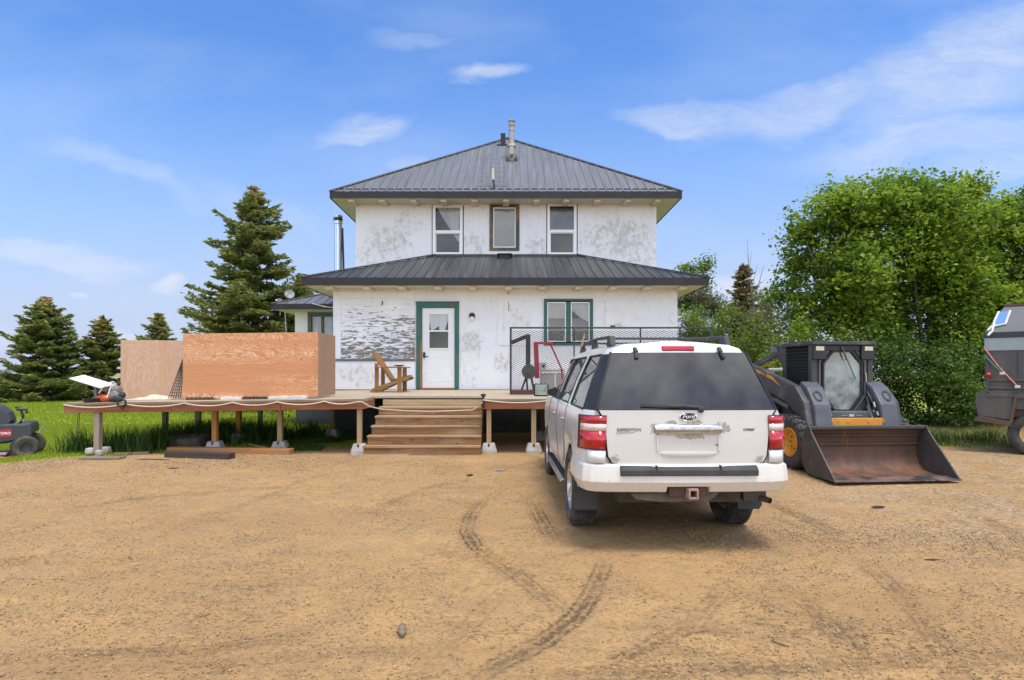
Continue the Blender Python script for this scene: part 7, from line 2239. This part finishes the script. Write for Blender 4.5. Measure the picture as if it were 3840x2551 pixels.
def spruce(u, vtop, Y, Rb, label, seed, mat=SPR, base=0.25, lean=0.0, cones=.25, dens=1.0, power=.72, gap=0.0):
    rg = np.random.default_rng(seed)
    X = X_(u, Y); z0 = float(gz(X, Y)); H = Z_(vtop, Y) - z0
    t = thing('spruce_tree', label, 'tree', (X, Y, z0), group='spruces around the house')
    m = MB(); m.tube([(0, 0, -.1), (0, 0, H * .3), (lean * H * .5, 0, H * .7), (lean * H, 0, H * .99)], [.028 * H, .022 * H, .011 * H, .004], 8)
    P, A, B, T, C = [], [], [], [], []
    z = base
    k = 0
    while z < H - .12:
        f = z / H
        # ragged cone
        Lb = Rb * (1 - f) ** power * (1.0 + .22 * math.sin(z * 2.1 + seed) * (1 - f)) + .10
        nb = int(rg.integers(7, 10))
        a0 = rg.uniform(0, 6.28)
        for i in range(nb):
            if rg.random() < gap: continue
            L = Lb * rg.choice([rg.uniform(.45, .9), rg.uniform(.8, 1.3)])
            if f > .9: L *= .8
            a = a0 + 6.283 * i / nb + rg.uniform(-.25, .25)
            d = np.array([math.cos(a), math.sin(a), 0.0])
            s_ = np.array([-math.sin(a), math.cos(a), 0.0])
            droop = rg.uniform(-.42, .10) + .55 * f ** 2
            zj = z + rg.uniform(-.16, .16)
            n = max(3, int(L / .085))
            ts = (np.arange(n) + .7) / n
            ts = ts[ts > (.12 if f > .5 else .18)]
            zc = zj + droop * L * ts + .34 * L * ts ** 3 * (1 - f)
            spine = np.outer(ts * L, d); spine[:, 2] = zc; spine[:, 0] += lean * z
            if L > .5 and k % 1 == 0:
                q = [(lean * z, 0, zj)] + [tuple(p) for p in spine[::max(1, len(ts) // 3)]]
                if len(q) > 1: m.tube(q, [.012 * L + .004] + [.006] * (len(q) - 1), 4, cap=False)
            for j in range(len(ts)):
                tw = (1 - ts[j] * .72) * L * .34 + .07
                cnt = max(3, int(dens * (4 + tw / .050)))
                sd = rg.choice([-1, 1], cnt)
                off = rg.uniform(0.05, 1, cnt) * tw
                c = spine[j] + np.outer(off * sd, s_) + np.outer(off * .55, d) + rg.normal(0, .022, (cnt, 3))
                c[:, 2] -= off * .18 * rg.random(cnt)
                ax = unit(np.outer(sd * .75, s_) + np.outer(np.full(cnt, .65), d) + np.column_stack([rg.normal(0, .3, cnt), rg.normal(0, .3, cnt), rg.normal(.08, .34, cnt)]))
                up = unit(np.cross(ax, rg.normal(0, 1, (cnt, 3)) + np.array([0, 0, .9])))
                ln = rg.uniform(.09, .19, cnt)[:, None]
                P.append(c); A.append(ax * ln); B.append(up * ln * rg.uniform(.26, .42, cnt)[:, None])
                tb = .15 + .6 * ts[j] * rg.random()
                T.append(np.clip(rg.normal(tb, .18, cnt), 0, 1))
                cz = np.clip((f - (1 - cones)) / cones, 0, 1) * (rg.random(cnt) < .6) + .30 * (rg.random(cnt) < .06 + .22 * (mat is SPR_B) + .12 * cones)
                C.append(np.clip(cz, 0, 1) * .85)
        z += rg.uniform(.16, .27) * (1.25 - .55 * f)
        k += 1
    # leader
    c = np.column_stack([lean * H + rg.normal(0, .03, 40), rg.normal(0, .03, 40), H - rg.uniform(0, .45, 40)])
    ax = unit(np.column_stack([rg.normal(0, .5, 40), rg.normal(0, .5, 40), np.full(40, .9)]))
    P.append(c); A.append(ax * .10); B.append(unit(np.cross(ax, rg.normal(0, 1, (40, 3)))) * .035); T.append(np.full(40, .5)); C.append((rg.random(40) < .4) * .6)
    m.build('trunk', BARK, t, smooth=60)
    vs, fs = quads(np.concatenate(P), np.concatenate(A), np.concatenate(B))
    np_mesh('crown', vs, fs, mat, t, {'tint': ('FACE', 'FLOAT', np.concatenate(T)), 'cone': ('FACE', 'FLOAT', np.concatenate(C))})
    return t
spruce(104, 684, 34, 2.55, 'bushy blue green spruce at the far left edge of the lawn', 1, cones=.22)
spruce(238, 729, 36, 1.75, 'smaller spruce with a brown top just right of the far left spruce', 2, cones=.33)
spruce(366, 724, 38, 1.7, 'low spruce whose top shows above the faded plywood sheet', 3, cones=.3)
spruce(588, 433, 28, 3.5, 'tallest spruce, open and ragged, left of the house', 4, cones=.12, lean=-.004, dens=.8, power=.66, gap=.24)
spruce(694, 632, 31, 1.7, 'spruce mostly hidden behind the annex roof', 5, cones=.2)
spruce(520, 700, 30, 2.2, 'short spruce filling in below the left side of the tallest spruce', 6, cones=.15)
spruce(1713, 607, 32, 1.55, 'thin brownish spruce between the house and the big leafy trees', 7, SPR_B, cones=.5, dens=.7)
spruce(1765, 690, 33, 1.3, 'short brown spruce leaning out beside the thin brownish one', 8, SPR_B, cones=.5, dens=.7)

def leafy(name, label, base, lobes, mat, seed, leaf=.11, per=420, trunk=.16, cat='tree', group=None, limb=True, dj=.9, stem=None):
    """base: (u, Y) of the trunk; lobes: (u, v, radius in photo px) at about that distance"""
    rg = np.random.default_rng(seed)
    u0, Y = base
    X = X_(u0, Y); z0 = float(gz(X, Y))
    t = thing(name, label, cat, (X, Y, z0), group={'maple_tree': 'leafy maples on the right', 'bush': 'bushes around the yard', 'small_tree': 'small trees right of the house'}[name])
    m = MB()
    zf = max(.8, min(Z_(l[1], Y) for l in lobes) - z0)
    fork = V((0, 0, min(zf, 1.6)))
    m.tube([(0, 0, -.15), fork * .5 + V((.04, .03, 0)), fork], [trunk, trunk * .82, trunk * .7], 10)
    P, N_, S, T = [], [], [], []
    for (u, v_, rpx) in lobes:
        r = rpx / 1390 * Y
        c = V((X_(u, Y) - X, rg.uniform(-dj, dj), Z_(v_, Y) - z0))
        if limb:
            mid = fork.lerp(c, .5) + V((rg.uniform(-.2, .2), rg.uniform(-.2, .2), .15))
            m.tube([fork, mid, c], [trunk * .45, trunk * .28, trunk * .12], 6, cap=False)
        ncl = max(10, int(per * r * r / 14))
        dirs = unit(rg.normal(0, 1, (ncl, 3)))
        rad = r * rg.uniform(.12, 1.15, ncl) ** .55
        cc = np.array(c) + dirs * rad[:, None] * np.array([1, 1, .82])
        for q in range(ncl):
            if limb and q % 3 == 0: m.tube([tuple(c), tuple(np.array(c) * .4 + cc[q] * .6 + rg.normal(0, .06, 3)), tuple(cc[q])], [trunk * .13, trunk * .08, .006], 4, cap=False)
            k = int(rg.integers(30, 70))
            sp = rg.uniform(.16, .34) * (r / 1.0) ** .3
            pts = cc[q] + np.clip(rg.normal(0, 1, (k, 3)), -1.7, 1.7) * np.array([sp, sp, sp * .42]) * .8 + dirs[q] * (np.clip(rg.normal(0, 1, (k, 1)), -1.4, 1.6) * sp * .75) + np.array([0, 0, 1.0]) * (rg.normal(.1, .35, (k, 1)) * sp)
            P.append(pts)
            nn = rg.normal(0, .55, (k, 3)) + np.array([0, -.15, .85])
            N_.append(nn)
            S.append(rg.uniform(.6, 1.25, k) * leaf)
            T.append(np.clip(rg.normal(rg.choice([.1, .3, .55, .85, .95]), .15, k), 0, 1))
    P = np.concatenate(P); N_ = unit(np.concatenate(N_)); S = np.concatenate(S); T = np.concatenate(T)
    keep = P[:, 2] > .04
    P, N_, S, T = P[keep], N_[keep], S[keep], T[keep]
    ref = rg.normal(0, 1, P.shape)
    a = unit(np.cross(N_, ref)); b_ = np.cross(N_, a)
    vs, fs = quads(P, a * (S * .5)[:, None], b_ * (S * .34)[:, None])
    m.build('trunk', BARK, t, smooth=60)
    np_mesh('crown', vs, fs, mat, t, {'tint': ('FACE', 'FLOAT', T)})
    return t
leafy('maple_tree', 'leafy maple reaching out farthest to the left above the loader', (1985, 18.5),
      [(1868, 520, 44), (1842, 545, 24), (1900, 500, 60), (1945, 450, 46), (1882, 590, 58), (1960, 540, 80), (2010, 480, 60), (1925, 640, 80), (1850, 665, 46), (1990, 640, 80), (1880, 725, 60), (1960, 730, 70), (1830, 770, 40)], MAPLE, 21, .14, per=960)
leafy('maple_tree', 'tallest leafy maple in the middle of the right hand trees', (2140, 18.8),
      [(2048, 432, 32), (2075, 464, 50), (2120, 450, 44), (2175, 452, 38), (2222, 445, 26), (2100, 510, 80), (2190, 500, 76), (2060, 590, 80), (2150, 600, 90), (2235, 590, 76), (2090, 690, 86), (2190, 690, 86), (2080, 770, 70), (2180, 780, 76)], MAPLE, 22, .14, per=960)
leafy('maple_tree', 'leafy maple above the wagon at the right edge of the photo', (2330, 19.2),
      [(2275, 490, 40), (2320, 470, 34), (2358, 455, 28), (2400, 480, 60), (2300, 540, 66), (2370, 540, 80), (2290, 630, 70), (2370, 650, 90), (2260, 700, 60), (2330, 760, 80), (2440, 600, 90), (2440, 740, 90)], MAPLE, 23, .14, per=960)
leafy('bush', 'bright green bush behind the left side of the loader', (1850, 17.5), [(1800, 800, 44), (1850, 810, 56), (1830, 860, 60), (1880, 880, 56), (1780, 870, 46), (1900, 800, 50), (1760, 920, 46), (1850, 930, 50)], SHRUB, 24, .095, 900, .05, 'bush')
leafy('bush', 'dense dark bush behind the right side of the loader', (2090, 17.2), [(2030, 820, 60), (2090, 830, 66), (2050, 890, 66), (2120, 890, 66), (2080, 940, 56), (2020, 930, 50), (2140, 940, 50)], SHRUB_D, 25, .095, 1000, .05, 'bush')
leafy('bush', 'dense dark bush between the loader and the wagon', (2200, 17.0), [(2170, 840, 60), (2230, 830, 66), (2190, 900, 60), (2250, 890, 60), (2210, 945, 50), (2270, 940, 46), (2290, 850, 60)], SHRUB_D, 26, .095, 1000, .05, 'bush')
leafy('bush', 'dark bush behind the wagon at the right edge', (2340, 17.6), [(2320, 830, 66), (2380, 840, 70), (2340, 920, 60), (2400, 920, 60), (2450, 860, 70)], SHRUB_D, 27, .09, 1400, .05, 'bush')
leafy('small_tree', 'yellow green small tree whose top shows above the porch roof corner', (1600, 26), [(1598, 622, 24), (1625, 618, 16), (1610, 660, 34), (1590, 690, 36), (1640, 690, 22)], SHRUB, 28, .12, 1100, .06, 'tree')
leafy('bush', 'sunlit yellow green bush touching the right house corner', (1590, 21), [(1585, 740, 34), (1600, 790, 44), (1580, 830, 40), (1625, 850, 46), (1590, 900, 60), (1650, 900, 60)], SHRUB, 29, .095, 900, .05, 'bush')
leafy('bush', 'light green rounded bush right of the bush at the house corner', (1680, 20), [(1660, 740, 34), (1680, 785, 46), (1720, 770, 40), (1700, 830, 56), (1750, 830, 46), (1720, 890, 60), (1650, 830, 40), (1780, 900, 50)], SHRUB, 30, .095, 900, .05, 'bush')
leafy('small_tree', 'grey green sparse small tree left of the tall maples', (1780, 24), [(1790, 680, 34), (1770, 720, 36), (1800, 740, 40), (1755, 770, 36), (1745, 730, 24), (1640, 700, 28)], THIN, 31, .08, 500, .06, 'tree')
leafy('bush', 'dull brown green bush in the gap behind the house corner bush', (1640, 24), [(1615, 700, 34), (1645, 720, 36), (1640, 780, 46), (1680, 720, 30), (1600, 760, 40), (1720, 800, 50), (1680, 850, 60)], leafmat('brown_green_leaves', (.07, .08, .025), (.14, .12, .045), trans=.3), 36, .09, 1000, .05, 'bush')
leafy('bush', 'low green bush on the lawn seen under the left deck', (500, 20), [(470, 935, 26), (500, 925, 30), (540, 925, 34), (570, 935, 30), (610, 930, 34)], SHRUB, 32, .08, 700, .03, 'bush')
leafy('bush', 'dark bush at the house side seen through the deck posts', (690, 19), [(640, 930, 34), (690, 925, 40), (740, 930, 36), (660, 890, 30)], SHRUB_D, 33, .08, 600, .03, 'bush')
# dead tree with bare twigs
bt = thing('bare_tree', 'bare grey twigs of a dead tree rising behind the brown spruce', 'tree', (X_(1735, 27), 27, float(gz(10.8, 27))))
rg = np.random.default_rng(5)
m = MB()
def br(p, q, r0, r1): m.tube([at(*p, 27.0), at((p[0] + q[0]) / 2 + rg.uniform(-2, 2), (p[1] + q[1]) / 2, 27 + rg.uniform(-.2, .2)), at(*q, 27 + rg.uniform(-.3, .3))], [r0, (r0 + r1) / 2, r1], 5, cap=False)
br((1738, 880), (1736, 700), .06, .045); br((1736, 700), (1728, 640), .04, .02); br((1728, 640), (1722, 552), .02, .004); br((1736, 690), (1760, 612), .03, .005)
br((1733, 670), (1745, 610), .02, .004); br((1730, 655), (1712, 628), .015, .004); br((1745, 660), (1768, 640), .014, .003); br((1736, 720), (1700, 640), .02, .004); br((1727, 620), (1732, 580), .01, .003); br((1726, 610), (1716, 580), .008, .003)
m.build('trunk', pmat('dead_grey_wood', (.20, .17, .14), (.14, .12, .10), 8, rough=.9), bt, local=False, smooth=60)
# low rail behind the loader
m = MB(); m.tube([(X_(1770, 14.5), 14.5, Z_(853, 14.5)), (X_(1880, 14.5), 14.6, Z_(853, 14.5))], .05, 10)
m.tube([(X_(1780, 14.5), 14.5, .1), (X_(1780, 14.5), 14.5, Z_(853, 14.5))], .04, 8); m.tube([(X_(1872, 14.5), 14.6, .1), (X_(1872, 14.5), 14.6, Z_(853, 14.5))], .04, 8)
tag(m.build('pipe_rail', pmat('grey_pipe', (.30, .30, .29), (.22, .22, .21), 6, rough=.5, metal=.4), smooth=50), 'grey pipe rail behind the loader cab', 'rail')
